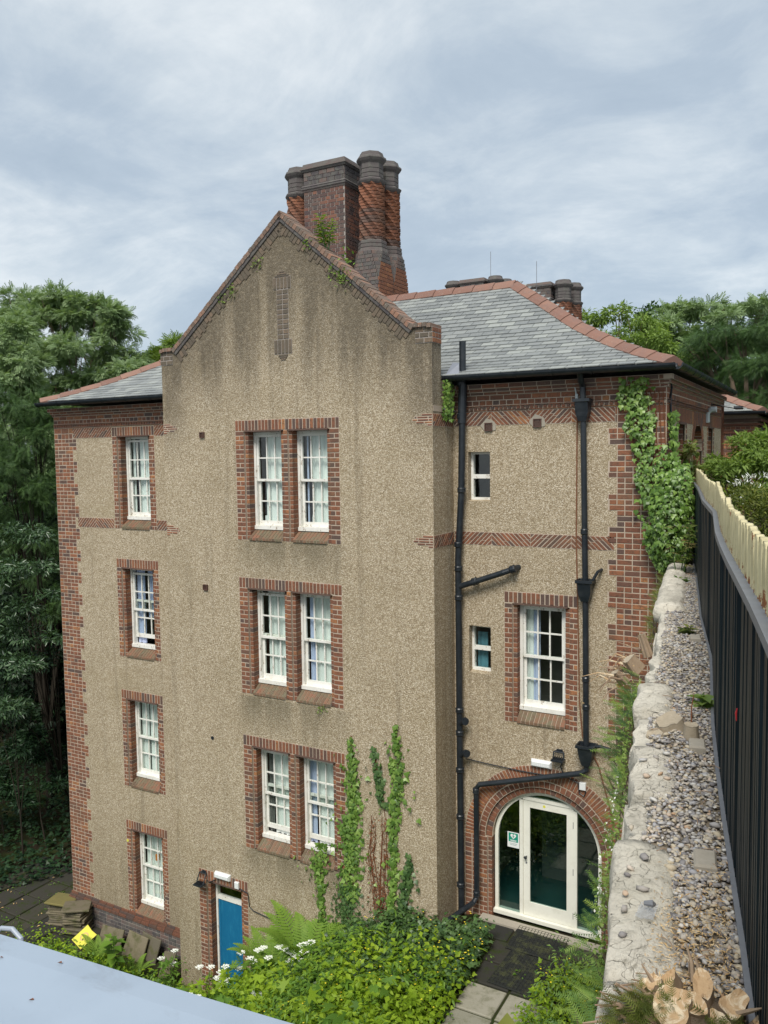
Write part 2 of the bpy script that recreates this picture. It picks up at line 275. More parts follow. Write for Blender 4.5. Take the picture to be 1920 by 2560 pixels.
def glassmat(name, tint, refl=.55):
    m = bpy.data.materials.new(name); m.use_nodes = True; t = m.node_tree; t.nodes.remove(t.nodes['Principled BSDF'])
    fc = nn(t, 'ShaderNodeLayerWeight', {'Blend': .5}).outputs['Facing']
    fr = mth(t, 'ADD', mth(t, 'MULTIPLY', mth(t, 'POWER', fc, 5.0), .9), .04)
    g = nn(t, 'ShaderNodeBsdfGlossy', {'Color': (1, 1, 1, 1), 'Roughness': .02}); tr = nn(t, 'ShaderNodeBsdfTransparent', {'Color': c4(tint)})
    pos = nn(t, 'ShaderNodeNewGeometry').outputs['Position']
    bp = nn(t, 'ShaderNodeBump', {'Height': noise(t, pos, 2.5, 2), 'Strength': .05, 'Distance': .02}); t.links.new(bp.outputs[0], g.inputs['Normal'])
    mx = nn(t, 'ShaderNodeMixShader', {0: mth(t, 'MULTIPLY', fr, refl, True), 1: tr.outputs[0], 2: g.outputs[0]})
    t.links.new(mx.outputs[0], t.nodes['Material Output'].inputs[0]); MATS[name] = m
glassmat('glass', (.93, .96, .95), 1.0); glassmat('door_glass', (.72, .82, .8), 1.3)

# ------------------------------------------------------------------ object helpers
ORG = {}
def thing(name, label, cat, base=(0, 0, 0), group=None, kind=None):
    o = bpy.data.objects.new(name, None); COL.objects.link(o); o.empty_display_size = .2
    o.location = base; ORG[o.name] = V(base); tag(o, label, cat, group, kind); return o
def tag(o, label=None, cat=None, group=None, kind=None):
    if label: o['label'] = label
    if cat: o['category'] = cat
    if group: o['group'] = group
    if kind: o['kind'] = kind
    return o
def place(o, parent, world):
    if parent is not None:
        o.parent = parent; o.location = V(world) - ORG[parent.name]
    else: o.location = world
    ORG[o.name] = V(world); return o

class MB:
    def __init__(s): s.v = []; s.f = []; s.r = []
    def add(s, vs, fs, r=.5):
        k = len(s.v); s.v.extend(tuple(x) for x in vs); s.f.extend([tuple(i+k for i in f) for f in fs]); s.r.extend([r]*len(fs))
    def box(s, x0, x1, y0, y1, z0, z1, r=.5):
        s.add([(x0, y0, z0), (x1, y0, z0), (x1, y1, z0), (x0, y1, z0), (x0, y0, z1), (x1, y0, z1), (x1, y1, z1), (x0, y1, z1)],
              [(3, 2, 1, 0), (4, 5, 6, 7), (0, 1, 5, 4), (1, 2, 6, 5), (2, 3, 7, 6), (3, 0, 4, 7)], r)
    def pbox(s, P, u0, u1, v0, v1, d0, d1, r=.5):       # box in a wall's own axes: along, up, out of the wall
        o, a, b, n = P; c = lambda u, v, d: o + a*u + b*v + n*d
        s.add([c(u0, v0, d0), c(u1, v0, d0), c(u1, v1, d0), c(u0, v1, d0), c(u0, v0, d1), c(u1, v0, d1), c(u1, v1, d1), c(u0, v1, d1)],
              [(3, 2, 1, 0), (4, 5, 6, 7), (0, 1, 5, 4), (1, 2, 6, 5), (2, 3, 7, 6), (3, 0, 4, 7)], r)
    def prism(s, P, poly, d0, d1, r=.5):
        o, a, b, n = P; m = len(poly)
        s.add([o + a*u + b*v + n*d0 for u, v in poly] + [o + a*u + b*v + n*d1 for u, v in poly],
              [tuple(range(m-1, -1, -1)), tuple(range(m, 2*m))] + [(i, (i+1) % m, m+(i+1) % m, m+i) for i in range(m)], r)
    def tube(s, path, rad, seg=10, r=.5, caps=True):
        path = [V(p) for p in path]; n = len(path); rad = rad if hasattr(rad, '__len__') else [rad]*n
        vs = []; ref = None
        for i, p in enumerate(path):
            t = (path[min(i+1, n-1)] - path[max(i-1, 0)]).normalized()
            if ref is None:
                ref = V((0, 0, 1)) if abs(t.z) < .9 else V((1, 0, 0))
            a = t.cross(ref)
            a = a.normalized() if a.length > 1e-6 else t.orthogonal().normalized()
            b = a.cross(t).normalized(); ref = b
            for k in range(seg):
                an = 2*math.pi*k/seg; vs.append(p + (a*math.cos(an) + b*math.sin(an))*rad[i])
        fs = [(i*seg+k, i*seg+(k+1) % seg, (i+1)*seg+(k+1) % seg, (i+1)*seg+k) for i in range(n-1) for k in range(seg)]
        if caps: fs += [tuple(range(seg-1, -1, -1)), tuple((n-1)*seg+k for k in range(seg))]
        s.add(vs, fs, r)
    def ring_stack(s, rings, r=.5, caps=True):          # rings: lists of equal length
        m = len(rings[0]); n = len(rings); vs = [p for R_ in rings for p in R_]
        fs = [(i*m+k, i*m+(k+1) % m, (i+1)*m+(k+1) % m, (i+1)*m+k) for i in range(n-1) for k in range(m)]
        if caps: fs += [tuple(range(m-1, -1, -1)), tuple((n-1)*m+k for k in range(m))]
        s.add(vs, fs, r)
def setrnd(me, r):
    at = me.attributes.new('rnd', 'FLOAT', 'FACE'); at.data.foreach_set('value', np.asarray(r, dtype=np.float32))
def emit(mb, name, m, parent=None, base=None, smooth=False):
    me = bpy.data.meshes.new(name); b = V(base) if base is not None else V((0, 0, 0))
    me.from_pydata([(x[0]-b.x, x[1]-b.y, x[2]-b.z) for x in mb.v] if base is not None else mb.v, [], mb.f); setrnd(me, mb.r)
    me.materials.append(MATS[m])
    if smooth: me.polygons.foreach_set('use_smooth', [True]*len(me.polygons))
    o = bpy.data.objects.new(name, me); COL.objects.link(o); return place(o, parent, b)
def mesh_np(name, Vt, F, r, m, parent=None, base=None):
    me = bpy.data.meshes.new(name); b = np.zeros(3) if base is None else np.array(base, float); k = F.shape[1]
    me.vertices.add(len(Vt)); me.vertices.foreach_set('co', (Vt - b).astype(np.float32).ravel())
    me.loops.add(F.size); me.loops.foreach_set('vertex_index', F.astype(np.int32).ravel())
    me.polygons.add(len(F)); me.polygons.foreach_set('loop_start', np.arange(0, F.size, k, dtype=np.int32))
    me.update(calc_edges=True); setrnd(me, r); me.materials.append(MATS[m])
    o = bpy.data.objects.new(name, me); COL.objects.link(o); return place(o, parent, V(b))

# ------------------------------------------------------------------ foliage
def T(v, f): return np.array(v, float), np.array(f, int)
LEAF = T([(0, 0, 0), (-.3, .45, .1), (0, 1, -.06), (.3, .45, .1)], [(0, 2, 1), (0, 3, 2)])
LONG = T([(0, 0, 0), (-.17, .4, .06), (0, 1, -.12), (.17, .4, .06)], [(0, 2, 1), (0, 3, 2)])
NARROW = T([(0, 0, 0), (-.09, .5, .02), (0, 1, -.1), (.09, .5, .02)], [(0, 2, 1), (0, 3, 2)])
IVY = T([(0, .25, .05), (0, -.05, 0), (-.38, -.1, -.04), (-.52, .28, -.05), (-.24, .45, 0), (0, 1, -.1), (.24, .45, 0), (.52, .28, -.05), (.38, -.1, -.04)],
        [(0, i+1, i) for i in range(1, 8)] + [(0, 1, 8)])
def lobed(k=5):
    vs = [(0, .1, .04)]; 
    for i in range(2*k+1):
        a = math.pi*(-.12 + 1.24*i/(2*k)); rr = (.95 if i % 2 else .42)*(1 if i != k else 1); vs.append((math.cos(a)*rr*.75, .15 + math.sin(a)*rr*.85, -.12*(rr > .6)))
    return T(vs, [(0, i, i+1) for i in range(1, 2*k+1)])
LOBED = lobed(5)
def pinnate(n=5, leaf=.3, w=.13):
    vs = []; fs = []
    def lf(x, y, dx, dy, L, W, dz=-.05):
        k = len(vs); ox, oy = -dy, dx
        vs.extend([(x, y, 0), (x+dx*L*.45+ox*W, y+dy*L*.45+oy*W, .02), (x+dx*L, y+dy*L, dz), (x+dx*L*.45-ox*W, y+dy*L*.45-oy*W, .02)]); fs.extend([(k, k+2, k+1), (k, k+3, k+2)])
    for i in range(n):
        y = .2 + .7*i/n
        for s in (-1, 1): lf(0, y, s*.86, .5, leaf, w*.5)
    lf(0, .85, 0, 1, leaf, w*.5); return T(vs, fs)
PINNATE = pinnate()
def sprayt(n=13, L=.2):
    vs = []; fs = []
    for i in range(n):
        y = .05 + .95*i/n; l = L*(1 - .55*(i/n)**2)*(.6 if i == 0 else 1)
        for s in (-1, 1):
            k = len(vs); vs.extend([(0, y-.022, 0), (0, y+.022, 0), (s*l, y+l*.55, -.02-.03*(i % 2))]); fs.append((k, k+1, k+2) if s < 0 else (k, k+2, k+1))
    k = len(vs); vs.extend([(-.012, 0, -.005), (.012, 0, -.005), (0, 1, -.005)]); fs.append((k, k+1, k+2)); return T(vs, fs)
SPRAY = sprayt()
YEWSPRAY = sprayt(8, .26)
def nrm(a): return a/np.maximum(np.linalg.norm(a, axis=1, keepdims=True), 1e-9)
def cloud(P, N, Tp, size, tmpl):
    tv, tf = tmpl; t = nrm(Tp); n = nrm(N - (N*t).sum(1, keepdims=True)*t); s = np.cross(t, n); size = np.broadcast_to(np.asarray(size, float).reshape(-1, 1, 1), (len(P), 1, 1))
    Vt = P[:, None, :] + size*(tv[None, :, 0:1]*s[:, None] + tv[None, :, 1:2]*t[:, None] + tv[None, :, 2:3]*n[:, None])
    F = tf[None] + (np.arange(len(P))*len(tv))[:, None, None]; return Vt.reshape(-1, 3), F.reshape(-1, tf.shape[1])
def foliage(name, P, N, Tp, size, tmpl, m, parent=None, base=None, r=None):
    Vt, F = cloud(P, N, Tp, size, tmpl); r = rng.random(len(P)) if r is None else r
    return mesh_np(name, Vt, F, np.repeat(r, len(tmpl[1])), m, parent, base)
def sphere(n): return nrm(rng.normal(size=(n, 3)))
def crown(clumps, n, droop=.2, sub=12, spread=.32, up=.55):
    cl_ = np.array(clumps); wgt = cl_[:, 3]*cl_[:, 4]; wgt = wgt/wgt.sum(); Ps = []; Ns = []; Ts = []
    for c, q in zip(cl_, wgt):
        k = max(8, int(n*q)); rad = np.array([c[3], c[3], c[4]]); sd_ = sphere(sub); sd_[:, 2] = np.abs(sd_[:, 2])*.9 + sd_[:, 2]*.1 - .15
        sc = c[:3] + sd_*rad*(.55 + .5*rng.random((sub, 1))); pick = rng.integers(0, sub, k)
        off = sphere(k)*np.cbrt(rng.random((k, 1)))*rad*spread*(.7+.6*rng.random((k, 1))); off[:, 2] *= .6
        p = sc[pick] + off; nv = nrm(p - c[:3])*.5 + np.array([0, 0, up]) + rng.normal(size=(k, 3))*.42
        tp = nrm(off + 1e-6)*.7 + nrm(p - c[:3])*.5 + rng.normal(size=(k, 3))*.4; tp[:, 2] -= droop
        Ps.append(p); Ns.append(nv); Ts.append(tp)
    return np.concatenate(Ps), np.concatenate(Ns), np.concatenate(Ts)
def tree(name, label, cat, base, clumps, n, size, tmpl, m, tr=.18, group=None, droop=.2, sub=12, spread=.32, up=.55, bark='bark'):
    th = thing(name, label, cat, base, group); b = V(base); top = sum((V(c[:3]) for c in clumps), V((0, 0, 0)))/len(clumps)
    zb = min(c[2]-c[4] for c in clumps); fork = V((b.x*.6+top.x*.4, b.y*.6+top.y*.4, max(b.z + .4*(zb-b.z), b.z+.3)))
    mb = MB(); mb.tube([b, b.lerp(fork, .5) + V((tr*.3, 0, 0)), fork], [tr, tr*.85, tr*.7], 9)
    for c in clumps:
        e = V(c[:3]); mid = fork.lerp(e, .5) + V((0, 0, .12*(e-fork).length)); mb.tube([fork, mid, e], [tr*.5, tr*.3, tr*.1], 6)
        for _ in range(3):
            d = V(sphere(1)[0]); d.z = abs(d.z); mb.tube([mid.lerp(e, .5), e + V((d.x*c[3], d.y*c[3], d.z*c[4]))*.8], [tr*.14, tr*.04], 5)
    emit(mb, 'trunk', bark, th)
    P, N, Tp = crown(clumps, n, droop, sub, spread, up)
    foliage('crown', P, N, Tp, size*(.65 + .7*rng.random(len(P))), tmpl, m, th); return th
def ground_z(x, y):
    g = -2.9 + 2.6*min(max((x+5.2)/4.4, 0), 1)
    if x > -.8: g = -.3 + .3*min((x+.8)/1.3, 1)
    if -5.6 < x < -3.9 and y > -.9: g = min(g, -2.82)
    return g

# ================================================================== HOUSE
RY = 0.796                                   # recess of the wings behind the gable front
X3, XL = 3.48, -9.98                         # right and left outer corners
ax, az, ay = V((1, 0, 0)), V((0, 0, 1)), V((0, 1, 0))
PG = (V((0, 0, 0)), ax, az, -ay); PR = (V((0, RY, 0)), ax, az, -ay)
PRET = (V((0, 0, 0)), ay, az, ax); PS = (V((X3, 0, 0)), ay, az, ax)
house = thing('house', 'four storey pebbledashed house with brick dressings, slate roof and a tall gable', 'house', (-3.2, 4.2, -2.9))

BR = []
def brick(P, u, v, w, h, d=.1, proud=.008, tone=None, m='brick', rot=0.0):
    o, a, b, n = P
    if rot: a, b = a*math.cos(rot) + b*math.sin(rot), b*math.cos(rot) - a*math.sin(rot)
    c = P[0] + P[1]*u + P[2]*v + n*proud
    BR.append((c, a, b, n, w, h, d, random.random() if tone is None else tone, m))
def brick3(c, a, b, n, w, h, d, tone=None, m='brick'):
    BR.append((V(c), V(a), V(b), V(n), w, h, d, random.random() if tone is None else tone, m))
mort = MB(); soot_mort = MB(); bw = MB()
CH = .0835; J = .0145
def row(P, u0, u1, v, h, unit, off=0.0, proud=.008, d=.1, tone=None, m='brick', tmin=.035):
    u = u0 - off
    while u < u1 - 1e-6:
        a_, b_ = max(u, u0), min(u+unit, u1)
        if b_-a_ > tmin: brick(P, (a_+b_)/2, v+h/2, b_-a_-J, h-J, d, proud+random.uniform(-.002, .003), tone() if tone else None, m)
        u += unit
def column(P, u0, u1, v0, v1, inner=(False, True), dep=.2):
    n = round((v1-v0)/CH); ch = (v1-v0)/n; iw = .075
    a_, b_ = u0 + (iw if inner[0] else 0), u1 - (iw if inner[1] else 0)
    mort.pbox(P, a_+(.006 if inner[0] else 0), b_-(.006 if inner[1] else 0), v0, v1, -dep, .003)
    for s, (p, q) in ((0, (u0, a_)), (1, (b_, u1))):
        if inner[s]:
            mort.pbox(P, p+(.008 if s == 0 else -.012), q-(.008 if s == 1 else -.012), v0, v1, -dep-.01, -.038)
            for i in range(n): brick(P, (p+q)/2, v0+(i+.5)*ch, iw-.005, ch-J, dep-.03, -.03+random.uniform(-.002, .002))
    w = b_-a_
    for i in range(n):
        cut = [0, 1] if (i % 2 and w < .24) else ([0, .5, 1] if not (inner[0] and inner[1]) else [0, 1])
        if w < .13: cut = [0, 1]
        for k in range(len(cut)-1):
            p, q = a_+w*cut[k], a_+w*cut[k+1]; brick(P, (p+q)/2, v0+(i+.5)*ch, q-p-J, ch-J, dep+.005, .008+random.uniform(-.002, .003))
def surround(P, x0, x1, z0, z1, opens, zs, zh, dep=.2):
    """jambs and mullions in courses, soldier heads, sloping brick sills"""
    edges = [x0] + [e for o_ in opens for e in o_] + [x1]
    for k in range(0, len(edges), 2):
        column(P, edges[k], edges[k+1], z0, zh, (k > 0, k < len(edges)-2), dep)
    mort.pbox(P, x0, x1, zh, z1, -dep, .003)
    u = x0; wd_ = .0765
    n = round((x1-x0)/wd_); wd_ = (x1-x0)/n
    for i in range(n): brick(P, x0+(i+.5)*wd_, (zh+z1)/2, wd_-J, z1-zh-J, .2, .009+random.uniform(-.002, .003), random.random()**1.6)
    for a_, b_ in opens:
        bw.pbox(P, a_-.05, b_+.05, zh-.016, zh+.012, -.19, .022, .08)     # thin moulded drip under the head
        n = round((b_-a_)/.074); w = (b_-a_)/n; p0 = P[2]*(z0+.05) + P[3]*.028; p1 = P[2]*zs - P[3]*(dep-.03)
        up = (p1-p0); L = up.length; up.normalize(); nn_ = P[1].cross(up).normalized()
        for i in range(n):
            brick3(P[0] + P[1]*(a_+(i+.5)*w) + (p0+p1)/2, P[1], up, nn_, w-.009, L, .1, None, 'sill_brick')
            brick3(P[0] + P[1]*(a_+(i+.5)*w) + P[2]*(z0+.025) + P[3]*.026, P[1], P[2], P[3], w-.009, .05, .1, None, 'sill_brick')
        mort.prism((P[0], P[3], P[2], -P[1]), [(.018, z0+.004), (.018, z0+.045), (-dep+.03, zs-.012), (-dep+.03, z0+.004)], -b_+.001, -a_-.001)
def diag(P, u0, u1, v0, v1, sgn=1, w=.056, proud=.008):
    """raking brick frieze: leaning bricks clipped between two bed joints, each strip of one or two bricks"""
    h = v1-v0; sh = h*.95*sgn; pitch = .0795; mort.pbox(P, u0, u1, v0-.004, v1+.004, -.02, .003)
    def quad(a0, a1, b0, b1, lo, hi):
        poly = [(a0, lo), (a1, lo), (b1, hi), (b0, hi)]
        pts = []
        for i in range(4):                                         # clip in u
            pts.append(poly[i])
        for lim, keep in ((u0+.004, 1), (u1-.004, -1)):
            out = []
            for i in range(len(pts)):
                p, q = pts[i], pts[(i+1) % len(pts)]; ip, iq = (p[0]-lim)*keep >= 0, (q[0]-lim)*keep >= 0
                if ip: out.append(p)
                if ip != iq:
                    t = (lim-p[0])/(q[0]-p[0]); out.append((lim, p[1]+t*(q[1]-p[1])))
            pts = out
            if not pts: return
        if len(pts) >= 3: bw.prism(P, pts, -.02, proud+random.uniform(-.003, .003), random.random())
    u = u0 - abs(sh)
    while u < u1 + abs(sh):
        cut = random.choice([None, .35, .55, .7]); seg_ = [(0, 1)] if cut is None else [(0, cut-.02), (cut+.02, 1)]
        for lo, hi in seg_: quad(u+sh*lo, u+w+sh*lo, u+sh*hi, u+w+sh*hi, v0+.006+(h-.012)*lo, v0+.006+(h-.012)*hi)
        u += pitch
def frieze(P, u0, u1, v0, v1, n):
    st = (u1-u0)/n
    for i in range(n): diag(P, u0+i*st, u0+(i+1)*st, v0, v1, 1 if i % 2 == 0 else -1)

# ---- walls with their openings
def wall_xz(mb, x0, x1, z0, z1, y, holes):
    xs = sorted({x0, x1} | {h[0] for h in holes} | {h[1] for h in holes}); zs = sorted({z0, z1} | {h[2] for h in holes} | {h[3] for h in holes})
    for i in range(len(xs)-1):
        for j in range(len(zs)-1):
            cx_, cz_ = (xs[i]+xs[i+1])/2, (zs[j]+zs[j+1])/2
            if any(h[0] < cx_ < h[1] and h[2] < cz_ < h[3] for h in holes): continue
            mb.add([(xs[i], y, zs[j]), (xs[i+1], y, zs[j]), (xs[i+1], y, zs[j+1]), (xs[i], y, zs[j+1])], [(0, 1, 2, 3)])
GROWS = [(6.445, 8.66), (3.53, 5.745), (.515, 2.73)]; GO = [(-3.78, -3.045), (-2.795, -2.058)]
LROWS = [(6.457, 8.67), (3.618, 5.80), (.67, 2.871), (-2.285, -.113)]; LOP = (-7.92, -7.10)
gh = [(-4.05, -1.79, z0+.008, z1-.008) for z0, z1 in GROWS] + [(-5.27, -4.05, -2.95, -.198)]
g = MB(); wall_xz(g, -5.84, 0, -3.1, 9.76, 0, gh)
g.add([(-5.84, 0, 9.76), (0, 0, 9.76), (0, 0, 10.03), (-.3, 0, 10.03), (-2.92, 0, 12.19), (-5.54, 0, 10.03), (-5.84, 0, 10.03)], [(0, 1, 2, 3, 4, 5, 6)])
g.add([(-5.84, .34, 9.0), (0, .34, 9.0), (0, .34, 10.03), (-.3, .34, 10.03), (-2.92, .34, 12.19), (-5.54, .34, 10.03), (-5.84, .34, 10.03)], [(6, 5, 4, 3, 2, 1, 0)])
g.add([(0, 0, -.6), (0, RY, -.6), (0, RY, 9.2), (0, .34, 9.2), (0, .34, 10.02), (0, 0, 10.02)], [(0, 1, 2, 3, 4, 5)])
g.add([(-5.84, 0, -3.1), (-5.84, RY, -3.1), (-5.84, RY, 9.2), (-5.84, .34, 9.2), (-5.84, .34, 10.02), (-5.84, 0, 10.02)], [(5, 4, 3, 2, 1, 0)])
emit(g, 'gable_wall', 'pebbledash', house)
l = MB(); wall_xz(l, XL, -5.84, -2.25, 9.1, RY, [(-8.125, -6.897, z0+.008, z1-.008) for z0, z1 in LROWS])
emit(l, 'wing_wall', 'pebbledash', house)
BW_ = (1.13, 1.94); BZ = (3.491, 5.706)
SM = [(.272, .667, 7.19, 8.02), (.272, .667, 4.25, 5.065)]
r_ = MB(); wall_xz(r_, 0, X3, -.5, 9.1, RY, [(.918, 2.148, BZ[0]+.008, BZ[1]-.008)] + SM + [(.555, 2.645, -.5, 2.18), (.82, 2.38, 2.18, 2.45)])
for a_, b_, z0, z1 in SM:                    # rendered reveals of the two small windows
    r_.add([(a_, RY, z0), (a_, RY+.17, z0), (a_, RY+.17, z1), (a_, RY, z1)], [(0, 1, 2, 3)])
    r_.add([(b_, RY, z0), (b_, RY+.17, z0), (b_, RY+.17, z1), (b_, RY, z1)], [(3, 2, 1, 0)])
    r_.add([(a_, RY, z0), (b_, RY, z0), (b_, RY+.17, z0+.03), (a_, RY+.17, z0+.03)], [(0, 1, 2, 3)])
    r_.add([(a_, RY, z1), (b_, RY, z1), (b_, RY+.17, z1), (a_, RY+.17, z1)], [(3, 2, 1, 0)])
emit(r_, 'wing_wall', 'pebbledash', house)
b_ = MB(); b_.add([(XL, RY, -3), (XL, 7.6, -3), (XL, 7.6, 9.1), (XL, RY, 9.1)], [(3, 2, 1, 0)]); b_.add([(XL, 7.6, -3), (X3, 7.6, -3), (X3, 7.6, 9.1), (XL, 7.6, 9.1)], [(3, 2, 1, 0)])
emit(b_, 'back_wall', 'brick', house)

# ---- window surrounds, quoins, friezes
for z0, z1 in GROWS: surround(PG, -4.057, -1.781, z0, z1, GO, z0+.185, z1-.2)
for z0, z1 in LROWS: surround(PR, -8.132, -6.89, z0, z1, [LOP], z0+.185, z1-.2)
surround(PR, .911, 2.155, BZ[0], BZ[1], [BW_], BZ[0]+.19, BZ[1]-.2, .17)
def quoin(P, corner, d_in, d_out, z0, z1, sgn, phase=0, h=CH):
    n = int((z1-z0)/h); h = (z1-z0)/n
    for i in range(n):
        L = d_out if ((i+phase)//3) % 2 == 0 else d_in; v = z0+i*h; unit = .24 if i % 2 else .12
        a_, b_ = (corner-L, corner) if sgn > 0 else (corner, corner+L)
        mort.pbox(P, a_-(.004 if sgn > 0 else 0), b_+(.004 if sgn < 0 else 0), v, v+h, -.05, .003)
        u = 0.0; first = True
        while u < L-1e-6:
            w = min(unit, L-u)
            if first and i % 2: w = min(.12 if (i//2) % 2 else .24, L)
            first = False
            c = corner - sgn*(u+w/2)
            if w > .04: brick(P, c, v+h/2, w-J, h-J, .08, .009+random.uniform(-.003, .003))
            u += w
quoin(PR, X3, .72, .856, 3.1, 8.44, 1, 1)
quoin(PS, RY, .55, .4, 6.0, 8.44, -1)
quoin(PR, XL, .60, .72, -2.24, 8.44, -1, 2)
for P, u0, u1 in ((PR, 0.0, X3), (PR, XL, -5.84), (PS, RY, 7.1), (PRET, .02, RY-.01)):
    for i, (unit, off) in enumerate(((.24, .05), (.12, .0))):
        if P is PRET: continue
        mort.pbox(P, u0, u1, 8.78+i*.085, 8.865+i*.085, -.03, .003); row(P, u0, u1, 8.78+(1-i)*.085, .085, unit, off)
    mort.pbox(P, u0, u1, 8.685, 8.78, -.03, .006)                       # dentil course between two thin projecting courses
    if P is PRET: continue
    u = u0+.02
    while u < u1-.05: bw.pbox(P, u, u+.05, 8.715, 8.755, -.02, .03, random.random()*.4); u += .075
    row(P, u0, u1, 8.685, .03, .24, .1, .022, .1); row(P, u0, u1, 8.755, .028, .24, 0, .034, .1)
    e = .12 if P in (PR, PS) else 0
    for z, h, pr_ in ((8.95, .05, .03), (9.0, .055, .06), (9.055, .075, .10)):
        mort.pbox(P, u0-(pr_ if u0 in (XL, RY) else 0), u1+(pr_ if u1 in (X3, 7.1) else 0), z, z+h, -.03, pr_-.008)
        row(P, u0-(pr_ if u0 in (XL, RY) else 0), u1+(pr_ if u1 in (X3, 7.1) else 0), z, h, .235, .06*z % .2, pr_, .1, lambda: random.random()*.55)
frieze(PR, 0.02, 2.72, 8.455, 8.683, 4); frieze(PR, 0.02, 2.72, 6.458, 6.675, 4)
quoin(PR, X3, .76, .76, 8.44, 8.685, 1, 0)
frieze(PR, -9.36, -8.15, 8.455, 8.683, 1); frieze(PR, -6.88, -5.86, 8.455, 8.683, 1)
quoin(PR, XL, .62, .62, 8.44, 8.685, -1, 0)
frieze(PR, -9.30, -8.15, 6.458, 6.675, 2); frieze(PR, -6.88, -5.86, 6.458, 6.675, 1)
for z0, z1 in ((8.445, 8.65), (6.455, 6.665)):
    diag(PRET, .006, RY-.01, z0, z1, 1, .05)
    for k in range(5):
        h = (z1-z0)/5; e = (.10, .3, .37, .33, .2)[k]
        mort.pbox(PG, -e, -.004, z0+k*h, z0+(k+1)*h, -.02, .003); row(PG, -e, -.002, z0+k*h, h, .2, .05*k, .008)
        mort.pbox(PG, -5.836, -5.84+e*.95, z0+k*h, z0+(k+1)*h, -.02, .003); row(PG, -5.838, -5.84+e*.95, z0+k*h, h, .2, .05*k, .008)
# slit ornament of the gable
for z0, z1, n in ((10.93, 11.15, 5), (9.80, 10.06, 5)):
    soot_mort.pbox(PG, -3.115, -2.73, z0, z1, -.02, .003)
    for i in range(n): brick(PG, -3.115+(i+.5)*.385/n, (z0+z1)/2, .385/n-J, z1-z0-J, .1, .012, random.random()*.6, 'weathered_brick')
soot_mort.pbox(PG, -3.04, -2.79, 10.06, 10.93, -.02, .003)
for i in range(10):
    for s in (0, 1): brick(PG, -3.04+.0625+s*.125, 10.06+(i+.5)*.087, .125-J, .087-J, .1, .012, .9 if (i, s) == (1, 1) else random.random()*.7, 'weathered_brick')
for z, w in ((11.165, .30), (11.2, .2), (11.235, .1), (9.78, .2), (9.745, .16), (9.71, .1)):
    soot_mort.pbox(PG, -2.92-w/2, -2.92+w/2, z-.017, z+.017, -.02, .004); brick(PG, -2.92, z, w, .027, .1, .014, random.random()*.8, 'weathered_brick')

# ---- gable coping, kneelers and the tumbled course below it
for s in (-1, 1):
    A = V((-2.92+s*2.62, 0, 10.06)); B = V((-2.92, 0, 12.285)); t = (B-A); L = t.length; t.normalize()
    nrm_ = V((s*t.z, 0, abs(t.x))).normalized(); n = int(L/.082)
    soot_mort.add([A + nrm_*-.1 + ay*-.03, B + nrm_*-.1 + ay*-.03, B + nrm_*-.012 + ay*-.03, A + nrm_*-.012 + ay*-.03,
                   A + nrm_*-.1 + ay*.36, B + nrm_*-.1 + ay*.36, B + nrm_*-.012 + ay*.36, A + nrm_*-.012 + ay*.36],
                  [(0, 1, 2, 3), (7, 6, 5, 4), (3, 2, 6, 7), (0, 4, 5, 1)] if s > 0 else [(3, 2, 1, 0), (4, 5, 6, 7), (7, 6, 2, 3), (1, 5, 4, 0)])
    for i in range(n):
        c = A + t*((i+.5)*L/n) + V((0, .15, 0)) + nrm_*random.uniform(-.006, .006); brick3(c, t*s*-1, ay, nrm_, L/n-.008, .40, .085, None, 'coping_brick')
    n2 = int(L/.078)
    for i in range(n2):
        h_ = random.choice((.11, .15, .19)); c = A + t*((i+.5)*L/n2) - nrm_*(.135+h_/2); brick3(c + V((0, -.014, 0)), t*-s, nrm_, -ay, L/n2-.009, h_, .05, random.random()*.8, 'weathered_brick')
    n3 = int(L/.24)
    for i in range(n3):
        c = A + t*((i+.5)*L/n3) - nrm_*.117; brick3(c + V((0, -.035, 0)), t*-s, nrm_, -ay, L/n3-.01, .05, .05, random.random()*.5, 'sooty_shadow_brick')  # dark line under the coping: shadow gap painted as a thin brick strip
    X0 = 0 if s > 0 else -5.84                                          # kneeler
    for k in range(3):
        z = 9.78+k*.085; w = .30 + .0*k; a_, b_2 = (X0-w, X0+.02) if s > 0 else (X0-.02, X0+w)
        soot_mort.pbox(PG, a_+.005, b_2-.006, z, z+.085, -.33, .008)
        row(PG, a_, b_2, z, .085, .165, .08*(k % 2), .014, .1, lambda: random.random()*.8, 'weathered_brick')
        if s > 0: row((V((X0+.008, 0, 0)), ay, az, ax), -.01, .33, z, .085, .115 if k % 2 else .23, 0, .012, .05, lambda: .5+random.random()*.5)
    for k in range(4):
        c = V((X0 - s*(.035+k*.078), .155, 10.075+(.012 if k == 0 else .03))); brick3(c, ax, ay, az, .07, .42, .07, None, 'coping_brick')

# ---- roofs: bell-cast profile, height against distance in from the eaves
PROF = [(0, 9.27), (.45, 9.44), (.9, 9.64), (1.4, 9.90), (1.9, 10.19), (2.8, 10.80), (3.75, 11.42)]
def prof(a):
    for (a0, z0), (a1, z1) in zip(PROF, PROF[1:]):
        if a <= a1: return z0 + (z1-z0)*(a-a0)/(a1-a0)
    return PROF[-1][1]
EL, ER, EF, AM = -9.97, 3.63, .46, 3.75; EB = EF + 2*AM
rf = MB()
for (a0, z0), (a1, z1) in zip(PROF, PROF[1:]):
    q = lambda a, z: [V((EL+a, EF+a, z)), V((ER-a, EF+a, z)), V((ER-a, EB-a, z)), V((EL+a, EB-a, z))]
    p, p2 = q(a0, z0-.03), q(a1, z1-.03)
    for i in range(4): j = (i+1) % 4; rf.add([p[i], p[j], p2[j], p2[i]], [(0, 1, 2, 3)], .3)
